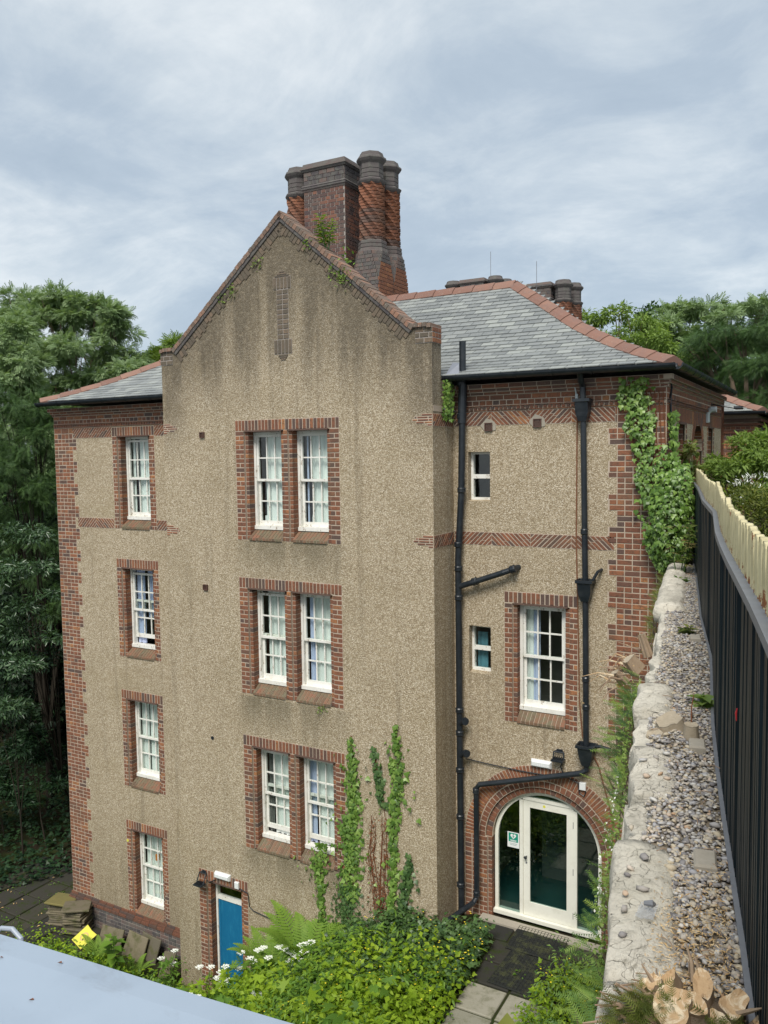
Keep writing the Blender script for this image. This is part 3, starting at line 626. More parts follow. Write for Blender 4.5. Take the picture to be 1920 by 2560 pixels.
rf.add([(EL, EF, 9.235), (ER, EF, 9.235), (ER, EB, 9.235), (EL, EB, 9.235)], [(3, 2, 1, 0)], .1)
for s in (-1, 1):                                                       # roof of the cross wing behind the gable
    rf.add([(-2.92, .34, 10.95), (-2.92+s*3.0, .34, 8.7), (-2.92+s*3.0, 4.2, 8.7), (-2.92, 4.2, 10.95)], [(0, 1, 2, 3) if s > 0 else (3, 2, 1, 0)], .3)
roof = emit(rf, 'roof', 'slate', house)
SL = []
G_ = .168
def slates(x_lo, x_hi, hip_l, hip_r):
    dense = [(a, prof(a)) for a in np.linspace(0, AM, 200)]; ln = [0]
    for p, q in zip(dense, dense[1:]): ln.append(ln[-1] + math.hypot(q[0]-p[0], q[1]-p[1]))
    i = 0
    while i*G_ < ln[-1]-.12:
        s = i*G_; k = max(0, min(198, np.searchsorted(ln, s)-1)); a = dense[k][0] + (s-ln[k])/(ln[k+1]-ln[k])*(dense[k+1][0]-dense[k][0]); z = prof(a)
        k2 = min(198, k+8); tg = V((0, dense[k2+1][0]-dense[k2-1][0], dense[k2+1][1]-dense[k2-1][1])).normalized(); no = V((0, -tg.z, tg.y))
        lo, hi = max(x_lo, EL+a if hip_l else x_lo), min(x_hi, ER-a if hip_r else x_hi); w = .262; u = lo - (w/2 if i % 2 else 0) - random.uniform(0, .03)
        while u < hi-.03:
            p, q = max(u, lo), min(u+w, hi)
            if q-p > .05:
                h = G_*1.75; up = (tg - no*.10).normalized(); n2 = ax.cross(up).normalized(); sk = random.gauss(0, .006)
                if random.random() < .02: sk += random.choice((-1, 1))*.035
                up2 = (up + ax*sk).normalized()
                SL.append((V(((p+q)/2, EF+a, z)) + up2*h/2 + no*.027 + up2*random.uniform(-.008, .004), (ax - up2*sk).normalized(), up2, n2, q-p-.010, h, .016, random.random(), 'slate'))
            u += w
        i += 1
slates(-3.2, ER, False, True); slates(EL, -5.86, True, False)

def unit_mesh(tone, m, c=(.03, .07, .05)):
    mb = MB(); x, y, z = c
    vs = [(sx*.5, sy*.5, -1) for sx, sy in ((-1, -1), (1, -1), (1, 1), (-1, 1))] + [(sx*.5, sy*.5, -z) for sx, sy in ((-1, -1), (1, -1), (1, 1), (-1, 1))] + [(sx*(.5-x), sy*(.5-y), 0) for sx, sy in ((-1, -1), (1, -1), (1, 1), (-1, 1))]
    fs = [(i, (i+1) % 4, 4+(i+1) % 4, 4+i) for i in range(4)] + [(4+i, 4+(i+1) % 4, 8+(i+1) % 4, 8+i) for i in range(4)] + [(8, 9, 10, 11)]
    mb.add(vs, fs, tone); me = bpy.data.meshes.new(m); me.from_pydata(mb.v, [], mb.f); setrnd(me, mb.r); me.materials.append(MATS[m]); return me
UM = {}
def pieces(lst, name_of, parent_of, rest_name, limit=300):
    groups = {}
    for b in lst: groups.setdefault(b[8], []).append(b)
    for m, L in groups.items():
        def pri(b):
            d = CAM - b[0]; return b[4]*b[5]*max(b[3].dot(d.normalized()), .0)/d.length_squared
        L.sort(key=pri, reverse=True)
        for b in L[:limit]:
            c, a, u, n, w, h, d, tone, _ = b; key = (m, int(tone*11.99))
            if key not in UM: UM[key] = unit_mesh((key[1]+.5)/12, m)
            o = bpy.data.objects.new(name_of[m], UM[key]); COL.objects.link(o); o.parent = parent_of[m]
            o.rotation_euler = Matrix((a, u, n)).transposed().to_euler(); o.scale = (w, h, d); o.location = c - ORG[parent_of[m].name]
        if len(L) > limit:
            mb = MB()
            for c, a, u, n, w, h, d, tone, _ in L[limit:]:
                k = .005; hw, hh = w/2, h/2; sq = ((-1, -1), (1, -1), (1, 1), (-1, 1))
                vs = [c + a*(sx*hw) + u*(sy*hh) - n*d for sx, sy in sq] + [c + a*(sx*hw) + u*(sy*hh) - n*k for sx, sy in sq] + [c + a*(sx*(hw-k)) + u*(sy*(hh-k)) for sx, sy in sq]
                mb.add(vs, [(i, (i+1) % 4, 4+(i+1) % 4, 4+i) for i in range(4)] + [(4+i, 4+(i+1) % 4, 8+(i+1) % 4, 8+i) for i in range(4)] + [(8, 9, 10, 11)], tone)
            tag(emit(mb, rest_name[m], m, parent_of[m]), kind='stuff')
pieces(SL, {'slate': 'slate'}, {'slate': roof}, {'slate': 'slates'})

def tile3(p0, p1, w1, w2, n1, n2, W, name, parent, lift=.035):
    t = (p1-p0).normalized(); up = (n1+n2).normalized(); mb = MB(); rings = []
    for k, (p, e) in enumerate(((p0, .016), (p1, .0))):
        rings.append([p + up*(lift+.045+e), p + w1*W*.5 + n1*(lift+.02+e), p + w1*W + n1*(lift+e-.012), p + w1*W + n1*(-.03), p + up*-.02, p + w2*W + n2*(-.03), p + w2*W + n2*(lift+e-.012), p + w2*W*.5 + n2*(lift+.02+e)])
    mb.ring_stack(rings, random.random()); emit(mb, name, 'terracotta', parent)
def hip_tiles(fx, L0=.42):
    aa = 0.0
    while aa < AM-.02:
        a2 = min(aa+.31, AM); p0, p1 = fx(aa), fx(a2); t = (p1-p0).normalized(); dz = (prof(a2)-prof(aa))/(a2-aa)
        nf = V((0, -dz, 1)).normalized(); ns = V((dz if fx(0).x > 0 else -dz, 0, 1)).normalized()
        w1 = t.cross(nf).normalized(); w1 = w1 if w1.x*(1 if fx(0).x > 0 else -1) < 0 else -w1; w2 = t.cross(ns).normalized(); w2 = w2 if w2.y > 0 else -w2
        tile3(p0, p1 - t*.006, w1, w2, nf, ns, .17, 'hip_tile', roof); aa = a2
hip_tiles(lambda a: V((ER-a, EF+a, prof(a)))); hip_tiles(lambda a: V((EL+a, EF+a, prof(a))))
x = ER-AM
while x > -7:
    x2 = max(x-.45, -7); dz = .65; nf = V((0, -dz, 1)).normalized(); nb = V((0, dz, 1)).normalized()
    tile3(V((x, EF+AM, prof(AM))), V((x2+.006, EF+AM, prof(AM))), V((0, -1, -dz)).normalized(), V((0, 1, -dz)).normalized(), nf, nb, .19, 'ridge_tile', roof); x = x2
mb = MB(); mb.add([(.03, .44, 9.285), (.26, .48, 9.295), (.06, .95, 9.53), (.0, .8, 9.53)], [(0, 1, 2, 3)]); emit(mb, 'valley_flashing', 'lead', roof)

# ---- gutters and pipes
gt = MB()
def halfround(mb, p0, p1, rad, sides=9):
    p0, p1 = V(p0), V(p1); t = (p1-p0).normalized(); o_ = t.cross(az).normalized()
    ring = lambda p, r_2: [p + o_*math.cos(math.pi + math.pi*k/sides)*r_2 + az*math.sin(math.pi+math.pi*k/sides)*r_2 for k in range(sides+1)]
    a_, b_2 = ring(p0, rad), ring(p1, rad); c_, d_ = ring(p0, rad-.012), ring(p1, rad-.012); m = sides+1
    mb.add(a_+b_2+c_+d_, [(k, k+1, m+k+1, m+k) for k in range(sides)] + [(2*m+k, 3*m+k, 3*m+k+1, 2*m+k+1) for k in range(sides)] + [(0, m, 3*m, 2*m), (m-1, 2*m+m-1, 3*m+m-1, 2*m-1)] + [(k, 2*m+k, 2*m+k+1, k+1) for k in range(sides)])
for p0, p1 in (((.02, .43, 9.27), (ER+.05, .40, 9.25)), ((ER+.06, .38, 9.25), (ER+.06, 7.25, 9.25)), ((EL-.04, .40, 9.25), (-5.86, .42, 9.26))):
    gm = MB(); halfround(gm, p0, p1, .085); L = (V(p1)-V(p0)).length; n = max(2, int(L/.6))
    for i in range(n+1):
        c = V(p0).lerp(V(p1), (i+.03)/(n+.06)); t = (V(p1)-V(p0)).normalized(); halfround(gm, c - t*.02, c + t*.02, .094)
    emit(gm, 'gutter', 'black_iron', house)
def collar(c, r, h=.05, parent=None, t=az):
    mb = MB(); t = V(t).normalized(); mb.tube([V(c)-t*h, V(c)-t*h*.6, V(c)-t*.55*h, V(c)+t*.55*h, V(c)+t*h*.6, V(c)+t*h], [r*1.02, r*1.22, r*1.12, r*1.12, r*1.24, r*1.02], 14); return emit(mb, 'collar', 'black_iron', parent, smooth=False)
def hopper(c, parent, w=.15):
    mb = MB(); x, y, z = c
    rings = [[(x-a, y-b, z+h), (x+a, y-b, z+h), (x+a, y+b*.8, z+h), (x-a, y+b*.8, z+h)] for a, b, h in ((.06, .06, -.19), (.085, .08, -.11), (.10, .09, -.05), (w-.03, .12, .10), (w, .135, .11), (w, .135, .155), (w-.02, .115, .155), (w-.03, .1, .08))]
    mb.ring_stack([[V(p) for p in R_] for R_ in rings]); return emit(mb, 'hopper', 'black_iron', parent)
mb = MB(); PY = RY-.13
mb.tube([(.243, PY, 9.85), (.235, PY, 8.9), (.20, PY, 7.3), (.135, PY, 6.2), (.14, PY, 3.0), (.15, PY, .02)], .056, 16)
mb.tube([(.243, PY, 9.15), (.22, PY, 8.5)], .072, 16)
pipe1 = emit(mb, 'soil_pipe', 'black_iron', house, smooth=False)
for z in (9.16, 8.62, 7.38, 6.46, 6.05, 5.55, 3.6, 3.2, 2.55, 1.72, .5): collar((.205 if z > 7 else .14, PY, z), .062, .045, pipe1)
mb = MB(); mb.tube([(.14, PY, 5.74), (.40, PY-.02, 5.83), (.95, PY-.01, 6.03), (1.13, PY+.05, 6.10), (1.16, RY+.02, 6.11)], .05, 14); br_ = emit(mb, 'branch_pipe', 'black_iron', pipe1)
for k in (.3, .98): collar(V((.14, PY, 5.74)).lerp(V((1.13, PY, 6.1)), k), .058, .05, pipe1, (.9, 0, .33))
mb = MB()
for z, dx in ((3.42, .12), (2.86, .14)):
    mb.tube([(.14, PY, z-.07), (.14+dx*.7, PY-.03, z+.01), (.14+dx, PY-.06, z+.02)], .05, 12); mb.tube([(.14+dx*.95, PY-.055, z+.02), (.14+dx*1.2, PY-.08, z+.025)], .066, 14)
emit(mb, 'stub_branch', 'black_iron', pipe1)
mb = MB(); PY2 = RY-.11
mb.tube([(2.25, PY2-.18, 9.2), (2.25, PY2-.1, 9.08), (2.25, PY2, 9.0), (2.262, PY2, 8.5), (2.295, PY2, 6.3), (2.305, PY2, 5.75), (2.325, PY2, 3.05)], .047, 14); pipe2 = emit(mb, 'downpipe', 'black_iron', house)
for z in (8.52, 6.75, 4.4, 3.95): collar((2.26+(8.5-z)*.013, PY2, z), .05, .045, pipe2)
hopper((2.258, PY2, 8.66), pipe2, .13); hopper((2.306, PY2, 5.84), pipe2, .135); hopper((2.332, PY2, 3.2), pipe2, .15)
mb = MB(); mb.tube([(2.36, PY2+.02, 5.86), (2.43, PY2-.02, 6.0), (2.5, PY2-.02, 6.13), (2.53, RY, 6.15)], .024, 8); mb.tube([(2.36, PY2, 3.3), (2.55, PY2-.02, 3.36), (2.72, PY2-.02, 3.33)], .028, 8); emit(mb, 'waste_pipe', 'black_iron', pipe2)
mb = MB(); mb.tube([(2.332, PY2, 3.05), (2.33, PY2, 2.93), (2.24, PY2-.01, 2.865), (1.0, PY2-.02, 2.5), (.50, PY2-.03, 2.36), (.445, PY2-.03, 2.28), (.44, PY2-.03, .36), (.40, PY2-.10, .27), (.16, -.08, .19), (.1, -.13, .1)], .046, 14); pipe3 = emit(mb, 'drainpipe', 'black_iron', house)
for z in (2.24, .42): collar((.44, PY2-.03, z), .05, .05, pipe3)
mb = MB(); mb.tube([(2.14, RY-.02, 8.9), (2.13, RY-.02, 6.6), (2.165, RY-.02, 5.2), (2.19, RY-.025, 4.0), (2.24, RY-.025, 3.45), (2.5, RY-.02, 3.0), (2.72, RY-.02, 2.2)], .011, 6); emit(mb, 'earth_strip', 'copper', house)
mb = MB(); mb.box(2.115, 2.155, RY-.05, RY-.01, 8.83, 8.9); mb.tube([(2.13, RY-.03, 8.87), (2.11, RY-.04, 9.0), (2.09, RY-.06, 9.1)], .012, 6); emit(mb, 'junction_clip', 'grey_plastic', house)

# ---- vents
def vent(P, u, v, s, m='brown_plastic', patch=True):
    mb = MB(); mb.pbox(P, u-s, u-s+.014, v-s, v+s, 0, .034); mb.pbox(P, u+s-.014, u+s, v-s, v+s, 0, .034); mb.pbox(P, u-s+.014, u+s-.014, v+s-.014, v+s, 0, .034); mb.pbox(P, u-s+.014, u+s-.014, v-s, v-s+.014, 0, .034)
    n = 7
    for i in range(n): z = v-s+.014 + (i+.2)*(2*s-.028)/n; mb.pbox(P, u-s+.014, u+s-.014, z, z+.6*(2*s-.028)/n, .004, .022)
    o = emit(mb, 'vent', m, house)
    if patch:
        mb = MB(); mb.prism(P, [(u+(s+.05+.03*math.sin(3*k))*1.05*math.cos(k*.6283), v+.02+(s+.045+.02*math.cos(2*k))*math.sin(k*.6283)) for k in range(10)], -.01, .0115); emit(mb, 'cement_patch', 'concrete', o)
vent(PR, .65, 8.43, .068); vent(PR, 1.49, 8.47, .068); vent(PG, -4.852, 8.414, .055, patch=False); vent(PG, -4.875, 5.49, .055, patch=False)
mb = MB(); mb.tube([(-4.818, -.015, 2.533), (-4.818, .05, 2.533)], .034, 14); emit(mb, 'pipe_outlet', 'black_iron', house)
mb = MB(); mb.tube([(-3.245, .02, -.557), (-3.245, -.07, -.557)], .062, 14); mb.tube([(-3.245, -.05, -.557), (-3.245, -.085, -.557)], .072, 14); emit(mb, 'pipe_outlet', 'black_iron', house)

# ---- windows
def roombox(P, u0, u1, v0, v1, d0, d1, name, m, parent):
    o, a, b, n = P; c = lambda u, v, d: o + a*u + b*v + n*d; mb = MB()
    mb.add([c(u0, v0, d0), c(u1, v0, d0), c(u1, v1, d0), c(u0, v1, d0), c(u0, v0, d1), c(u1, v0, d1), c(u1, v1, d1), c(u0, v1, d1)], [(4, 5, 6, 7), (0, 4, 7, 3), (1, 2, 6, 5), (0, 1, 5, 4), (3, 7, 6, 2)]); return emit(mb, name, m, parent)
def curtain(P, u0, u1, v0, v1, d, m, parent, n=26, amp=.016, wav=26):
    o, a, b, nv = P; vs = []; ph = random.random()*6
    for i in range(n+1):
        u = u0+(u1-u0)*i/n; dd = d + amp*math.sin(ph+u*wav*2) + amp*.6*math.sin(ph*2+u*wav*5.1)
        for v, k in ((v0, 1.1), ((v0+v1)/2, 1), (v1, .8)): vs.append(o + a*u + b*v + nv*(d+(dd-d)*k))
    fs = [(3*i+j, 3*i+3+j, 3*i+4+j, 3*i+1+j) for i in range(n) for j in range(2)]; mb = MB(); mb.add(vs, fs); return emit(mb, 'curtain', m, parent, smooth=True)
def sash(P, u0, u1, v0, v1, d, cols, rows, win, bot=.055, top=.045, gname='glass'):
    mb = MB(); st = .045
    mb.pbox(P, u0, u0+st, v0, v1, d-.04, d); mb.pbox(P, u1-st, u1, v0, v1, d-.04, d); mb.pbox(P, u0+st, u1-st, v0, v0+bot, d-.04, d); mb.pbox(P, u0+st, u1-st, v1-top, v1, d-.04, d)
    us = [u0+st + (u1-u0-2*st)*i/cols for i in range(cols+1)]; vs = [v0+bot + (v1-v0-bot-top)*i/rows for i in range(rows+1)]; hb = .012
    for i in range(1, cols): mb.pbox(P, us[i]-hb, us[i]+hb, v0+bot, v1-top, d-.034, d-.004)
    for j in range(1, rows):
        for i in range(cols): mb.pbox(P, us[i]+(hb if i else 0), us[i+1]-(hb if i < cols-1 else 0), vs[j]-hb, vs[j]+hb, d-.032, d-.006)
    s_ = emit(mb, 'sash', 'white_paint', win)
    for i in range(cols):
        for j in range(rows):
            mb = MB(); a_ = us[i]+(hb if i else 0)+.001; b2 = us[i+1]-(hb if i < cols-1 else 0)-.001; c_ = vs[j]+(hb if j else 0)+.001; d_ = vs[j+1]-(hb if j < rows-1 else 0)-.001
            t = random.uniform(-.0025, .0025); mb.pbox(P, a_, b2, c_, d_, d-.022+t, d-.018+t); emit(mb, 'pane', gname, win)
def window(P, u0, u1, v0, v1, d=-.2, cols=3, cur=(), raise_=0.0, drop=0.0, label=None):
    mb = MB(); fr = .05; dp = .11
    mb.pbox(P, u0, u0+fr, v0, v1, d-dp, d); mb.pbox(P, u1-fr, u1, v0, v1, d-dp, d); mb.pbox(P, u0+fr, u1-fr, v1-.05, v1, d-dp, d); mb.pbox(P, u0-.0, u1+.0, v0-.005, v0+.065, d-dp-.01, d+.028)
    win = emit(mb, 'window', 'white_paint', house)
    if label: win['label'] = label
    mid = (v0+.065+v1-.05)/2
    sash(P, u0+fr+.003, u1-fr-.003, mid-.02-drop, v1-.052-drop, d-.018, cols, 2, win, .045)
    sash(P, u0+fr+.003, u1-fr-.003, v0+.067+raise_, mid+.02+raise_, d-.064, cols, 2, win, .085)
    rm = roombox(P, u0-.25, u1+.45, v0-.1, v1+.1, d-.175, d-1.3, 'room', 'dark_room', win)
    for a_, b2, m, lo in cur: curtain(P, u0+.055+(u1-u0-.11)*max(a_, 0), u0+.055+(u1-u0-.11)*min(b2, 1), v0+lo+.07, v1-.05, d-.135, m, win)
    return win
N_ = 'net_curtain'
gcur = [[((.22, 1.1, N_, 0),), ((.30, 1.1, N_, 0), (.1, .16, 'blue_curtain', 0))], [((.16, .5, N_, 0), (.52, 1.1, N_, 0)), ((.3, 1.1, N_, 0), (.08, .3, 'blue_curtain', 0))], [((.26, 1.1, N_, .0), (.05, .2, 'dark_room', 0)), ((-.05, .22, 'blue_curtain', 0), (.24, 1.1, N_, 0))]]
gop = [[(0, 0), (0, 0)], [(.0, .04), (.0, 0)], [(.10, .05), (.10, .03)]]
for i, (z0, z1) in enumerate(GROWS):
    for j, (a_, b2) in enumerate(GO):
        window(PG, a_+.0, b2, z0+.2, z1-.215, -.185, 3, gcur[i][j], *gop[i][j])
lcur = [((.0, .14, N_, 0), (.34, 1, N_, 0)), ((0, .34, 'blue_curtain', 0), (.5, .7, 'blue_curtain', .6)), ((.03, .36, N_, 0), (.38, 1, N_, .02)), ((.0, .5, N_, 0), (.52, 1, N_, 0))]
lop = [(.0, .02), (.14, .06), (0, 0), (0, 0)]
for i, (z0, z1) in enumerate(LROWS): window(PR, LOP[0], LOP[1], z0+.2, z1-.215, -.185, 3, lcur[i], *lop[i])
window(PR, BW_[0], BW_[1], BZ[0]+.2, BZ[1]-.215, -.15, 3, ((.0, .2, N_, 0), (.2, .36, 'blue_curtain', 0)), 0, 0, 'larger window with blue curtain drawn to the left')
for k, (a_, b2, z0, z1) in enumerate(SM):
    mb = MB(); d = -.13; f = .042; zt = (z0+z1)/2+.0
    mb.pbox(PR, a_, a_+f, z0, z1, d-.08, d); mb.pbox(PR, b2-f*.9, b2, z0, z1, d-.08, d); mb.pbox(PR, a_+f, b2-f*.9, z1-f, z1, d-.08, d); mb.pbox(PR, a_+f, b2-f*.9, z0, z0+.06, d-.08, d+.012); mb.pbox(PR, a_+f, b2-f*.9, zt-.035, zt+.035, d-.07, d-.006)
    win = emit(mb, 'window', 'white_paint', house); win['label'] = 'small two pane window, the %s of the pair' % ('upper' if k == 0 else 'lower, with teal curtain')
    for lo, hi in ((z0+.061, zt-.036), (zt+.036, z1-f-.001)):
        mb = MB(); mb.pbox(PR, a_+f+.001, b2-f*.9-.001, lo, hi, d-.045, d-.04); emit(mb, 'pane', 'glass', win)
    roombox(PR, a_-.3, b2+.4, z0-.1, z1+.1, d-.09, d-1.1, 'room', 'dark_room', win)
    if k: curtain(PR, a_+.05, a_+.24, z0, z1-.15, d-.13, 'teal_curtain', win, 10, .012, 14)

# ---- arched glazed entrance
AC = (1.60, 1.40)
def arc(r, a0, a1, n): return [(AC[0]+r*math.cos(a0+(a1-a0)*i/n), AC[1]+r*math.sin(a0+(a1-a0)*i/n)) for i in range(n+1)]
def annulus(mb, r0, r1, d0, d1, a0=0, a1=math.pi, n=30):
    A_, B_ = arc(r0, a0, a1, n), arc(r1, a0, a1, n)
    for i in range(n): mb.prism(PR, [A_[i], B_[i], B_[i+1], A_[i+1]], d0, d1)
annulus(mort, .935, 1.05, -.17, -.05); annulus(mort, 1.05, 1.175, -.17, .002); annulus(mort, 1.17, 1.425, -.1, .003)
for r0, r1, n, pr_, tn in ((.94, 1.05, 34, -.04, .35), (1.055, 1.165, 38, .007, .4), (1.175, 1.42, 68, .009, .86)):
    for i in range(n):
        a = math.pi*(i+.5)/n; rm = (r0+r1)/2; w = math.pi*(r0*.5+rm*.5)/n
        P = (V((AC[0]+rm*math.cos(a), RY, AC[1]+rm*math.sin(a))), V((math.sin(a), 0, -math.cos(a))), V((math.cos(a), 0, math.sin(a))), -ay)
        t = min(.98, max(0, random.gauss(tn, .2))); brick(P, 0, 0, w-.009, r1-r0-.006, .12, pr_+random.uniform(-.002, .003), t)
column(PR, .17, .43, -.1, 1.40, (False, False), .1); column(PR, .43, .66, -.1, 1.40, (False, True), .16); column(PR, 2.54, 2.80, -.1, 1.40, (True, False), .16); column(PR, 2.8, 3.05, -.1, 1.4, (False, False), .1)
dm = MB(); D0 = -.13
annulus(dm, .865, .925, D0-.07, D0)
for u0, u1 in ((.675, .735), (2.465, 2.525)): dm.pbox(PR, u0, u1, .10, 1.40, D0-.07, D0)
for u0, u1 in ((1.12, 1.18), (2.052, 2.112)):
    top = AC[1]+math.sqrt(.865**2-max(abs(u0-AC[0]), abs(u1-AC[0]))**2); dm.pbox(PR, u0, u1, .10, top, D0-.07, D0-.003)
dm.pbox(PR, 1.18, 2.052, 2.135, 2.185, D0-.07, D0-.003)
dm.pbox(PR, .66, 2.54, .035, .10, D0-.10, D0+.05)
door = emit(dm, 'arched_entrance', 'cream_paint_door', house)
lf = MB(); a_, b2, z0, z1, d = 1.183, 2.049, .108, 2.131, D0-.018
lf.pbox(PR, a_, a_+.115, z0, z1, d-.045, d); lf.pbox(PR, b2-.115, b2, z0, z1, d-.045, d); lf.pbox(PR, a_+.115, b2-.115, z0, z0+.235, d-.045, d); lf.pbox(PR, a_+.115, b2-.115, z1-.125, z1, d-.045, d)
leaf = emit(lf, 'door', 'cream_paint_door', house)
mb = MB(); mb.pbox(PR, a_+.116, b2-.116, z0+.236, z1-.126, d-.026, d-.02); emit(mb, 'pane', 'door_glass', leaf)
mb = MB(); c = PR[0]+ax*(a_+.055)+az*1.14-ay*d; mb.tube([c, c+V((0, -.05, 0))], .012, 8); mb.tube([c+V((0, -.045, 0)), c+V((0, -.06, 0)), c+V((0, -.075, 0))], [.02, .03, .015], 10); emit(mb, 'door_knob', 'black_iron', leaf)
mb = MB(); mb.tube([c+V((0, .01, -.11)), c+V((0, -.006, -.11))], .016, 10); emit(mb, 'lock', 'grey_metal', leaf)
for z in (1.85, 1.05, .3):
    mb = MB(); mb.pbox(PR, b2-.008, b2+.012, z-.055, z+.055, d-.01, d+.006); emit(mb, 'hinge', 'black_iron', leaf)
mb = MB(); mb.tube([PR[0]+ax*1.55+az*2.07-ay*(d-.002), PR[0]+ax*1.55+az*2.07-ay*(d+.002)], .024, 14); emit(mb, 'sticker', 'yellow_plastic', leaf)
rI = .864
def arcside(u0, u1):
    pts = [(u0, .101), (u1, .101)]
    n = 12; us = np.linspace(u1, u0, n); return pts + [(float(u), AC[1]+math.sqrt(max(rI**2-(u-AC[0])**2, 0.0))) for u in us]
for poly in (arcside(.737, 1.119), arcside(2.113, 2.463)[:], [(1.181, 2.186), (2.051, 2.186)] + [(float(u), AC[1]+math.sqrt(rI**2-(u-AC[0])**2)) for u in np.linspace(2.05, 1.182, 10)]):
    mb = MB(); mb.prism(PR, poly, D0-.04, D0-.034); emit(mb, 'pane', 'door_glass', door)
roombox(PR, .3, 3.0, .06, 2.6, D0-.09, -3.2, 'hall', 'interior_wall', door)
mb = MB(); mb.pbox(PR, .31, 2.99, .055, .075, -3.19, D0-.1); emit(mb, 'hall_floor', 'interior_floor', door)
mb = MB(); mb.pbox(PR, 1.05, 2.98, .08, 2.55, -1.6, -1.55); emit(mb, 'inner_partition', 'dark_room', door)
mb = MB(); mb.tube([PR[0]+ax*2.2+az*.1+ay*.7, PR[0]+ax*2.42+az*1.15+ay*1.25], .02, 6); mb.tube([PR[0]+ax*2.3+az*.1+ay*.7, PR[0]+ax*2.52+az*1.15+ay*1.25], .02, 6); emit(mb, 'stair_rail', 'grey_metal', door)

# ---- blue basement door in the gable front
column(PG, -5.278, -5.01, -2.9, -.40, (False, True), .2); column(PG, -4.24, -4.042, -2.9, -.40, (True, False), .2)
mort.pbox(PG, -5.278, -4.042, -.40, -.19, -.2, .003)
for i in range(16): brick(PG, -5.278+(i+.5)*1.236/16, -.295, 1.236/16-J, .20, .2, .009, random.random())
bw.pbox(PG, -5.06, -4.2, -.416, -.39, -.19, .02, .05)
mb = MB(); d = -.17
mb.pbox(PG, -5.0, -4.955, -2.9, -.416, d-.08, d); mb.pbox(PG, -4.30, -4.25, -2.9, -.416, d-.08, d); mb.pbox(PG, -4.955, -4.30, -.47, -.416, d-.08, d); mb.pbox(PG, -4.955, -4.30, -.83, -.755, d-.08, d)
df = emit(mb, 'door_frame', 'white_paint', house)
mb = MB(); mb.pbox(PG, -4.952, -4.303, -2.88, -.833, d-.06, d-.02); mb.pbox(PG, -4.94, -4.9, -2.87, -.85, d-.02, d-.014); bd = emit(mb, 'door', 'blue_door_paint', df); bd['label'] = 'flat bright blue door'
mb = MB(); mb.pbox(PG, -4.953, -4.302, -.754, -.472, d-.045, d-.04); emit(mb, 'pane', 'glass', df)
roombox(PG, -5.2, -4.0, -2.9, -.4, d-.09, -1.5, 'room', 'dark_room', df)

# ---- plinth of the left wing
mb = MB(); mb.box(XL-.03, -5.842, RY-.05, RY+.05, -3.1, -2.42, .2)
for k, (z, h, o_) in enumerate(((-2.42, .07, .075), (-2.35, .05, .055), (-2.30, .055, .03))):
    u = XL-o_
    while u < -5.86: bw.box(u, min(u+.225, -5.846), RY-o_, RY+.02, z, z+h-.006, random.random()*.3); u += .235
emit(mb, 'plinth', 'sooty_mortar', house)
for i in range(7): row((V((0, RY-.05, 0)), ax, az, -ay), XL-.02, -5.85, -3.0+i*.083, .083, .24 if i % 2 else .12, .03, .009, .05, None, 'sooty_shadow_brick')

# ---- upper side elevation (right): brick and render between arched and square openings
mb = MB()
def wall_yz(mb, y0, y1, z0, z1, x, holes):
    ys = sorted({y0, y1} | {h[0] for h in holes} | {h[1] for h in holes}); zs = sorted({z0, z1} | {h[2] for h in holes} | {h[3] for h in holes})
    for i in range(len(ys)-1):
        for j in range(len(zs)-1):
            cy_, cz_ = (ys[i]+ys[i+1])/2, (zs[j]+zs[j+1])/2
            if any(h[0] < cy_ < h[1] and h[2] < cz_ < h[3] for h in holes): continue
            mb.add([(x, ys[i], zs[j]), (x, ys[i+1], zs[j]), (x, ys[i+1], zs[j+1]), (x, ys[i], zs[j+1])], [(0, 1, 2, 3)])
wall_yz(mb, RY, 7.1, -.5, 9.1, X3, [(1.86, 2.44, 6.9, 8.44), (3.32, 4.36, 6.2, 8.55), (5.2, 5.8, 6.9, 8.44)]); emit(mb, 'side_wall', 'pebbledash', house)
mort.pbox(PS, RY, 7.1, 8.44, 8.69, -.03, .003)
n = 78
for i in range(n): brick(PS, RY+(i+.5)*(7.1-RY)/n, 8.565, (7.1-RY)/n-.009, .235, .05, .009)
for a_, b2 in ((1.86, 2.44), (5.2, 5.8)):
    column(PS, a_-.2, a_, 6.9, 8.44, (False, True), .25); column(PS, b2, b2+.2, 6.9, 8.44, (True, False), .25)
    bw.pbox(PS, a_-.03, b2+.03, 8.42, 8.455, -.2, .03, .1)
    mb = MB(); mb.pbox(PS, a_-.1, b2+.1, 6.9, 8.5, -.4, -.26); emit(mb, 'recess_back', 'brick', house)
column(PS, 3.1, 3.32, 6.2, 7.98, (False, True), .3); column(PS, 4.36, 4.58, 6.2, 7.98, (True, False), .3)
yc, zc = 3.84, 7.98
for i in range(26):
    a = math.pi*(i+.5)/26; rm = .63; P = (V((X3, yc+rm*math.cos(a), zc+rm*.95*math.sin(a))), V((0, math.sin(a), -math.cos(a))), V((0, math.cos(a), math.sin(a))), ax)
    brick(P, 0, 0, math.pi*.57/26-.006, .21, .3, .012)
for i in range(20):
    a0, a1 = math.pi*i/20, math.pi*(i+1)/20
    mort.prism(PS, [(yc+.525*math.cos(a0), zc+.5*math.sin(a0)), (yc+.74*math.cos(a0), zc+.70*math.sin(a0)), (yc+.74*math.cos(a1), zc+.70*math.sin(a1)), (yc+.525*math.cos(a1), zc+.5*math.sin(a1))], -.3, .006)
mb = MB(); mb.pbox(PS, 3.1, 4.58, 6.2, 8.7, -.42, -.31); emit(mb, 'recess_back', 'brick', house)

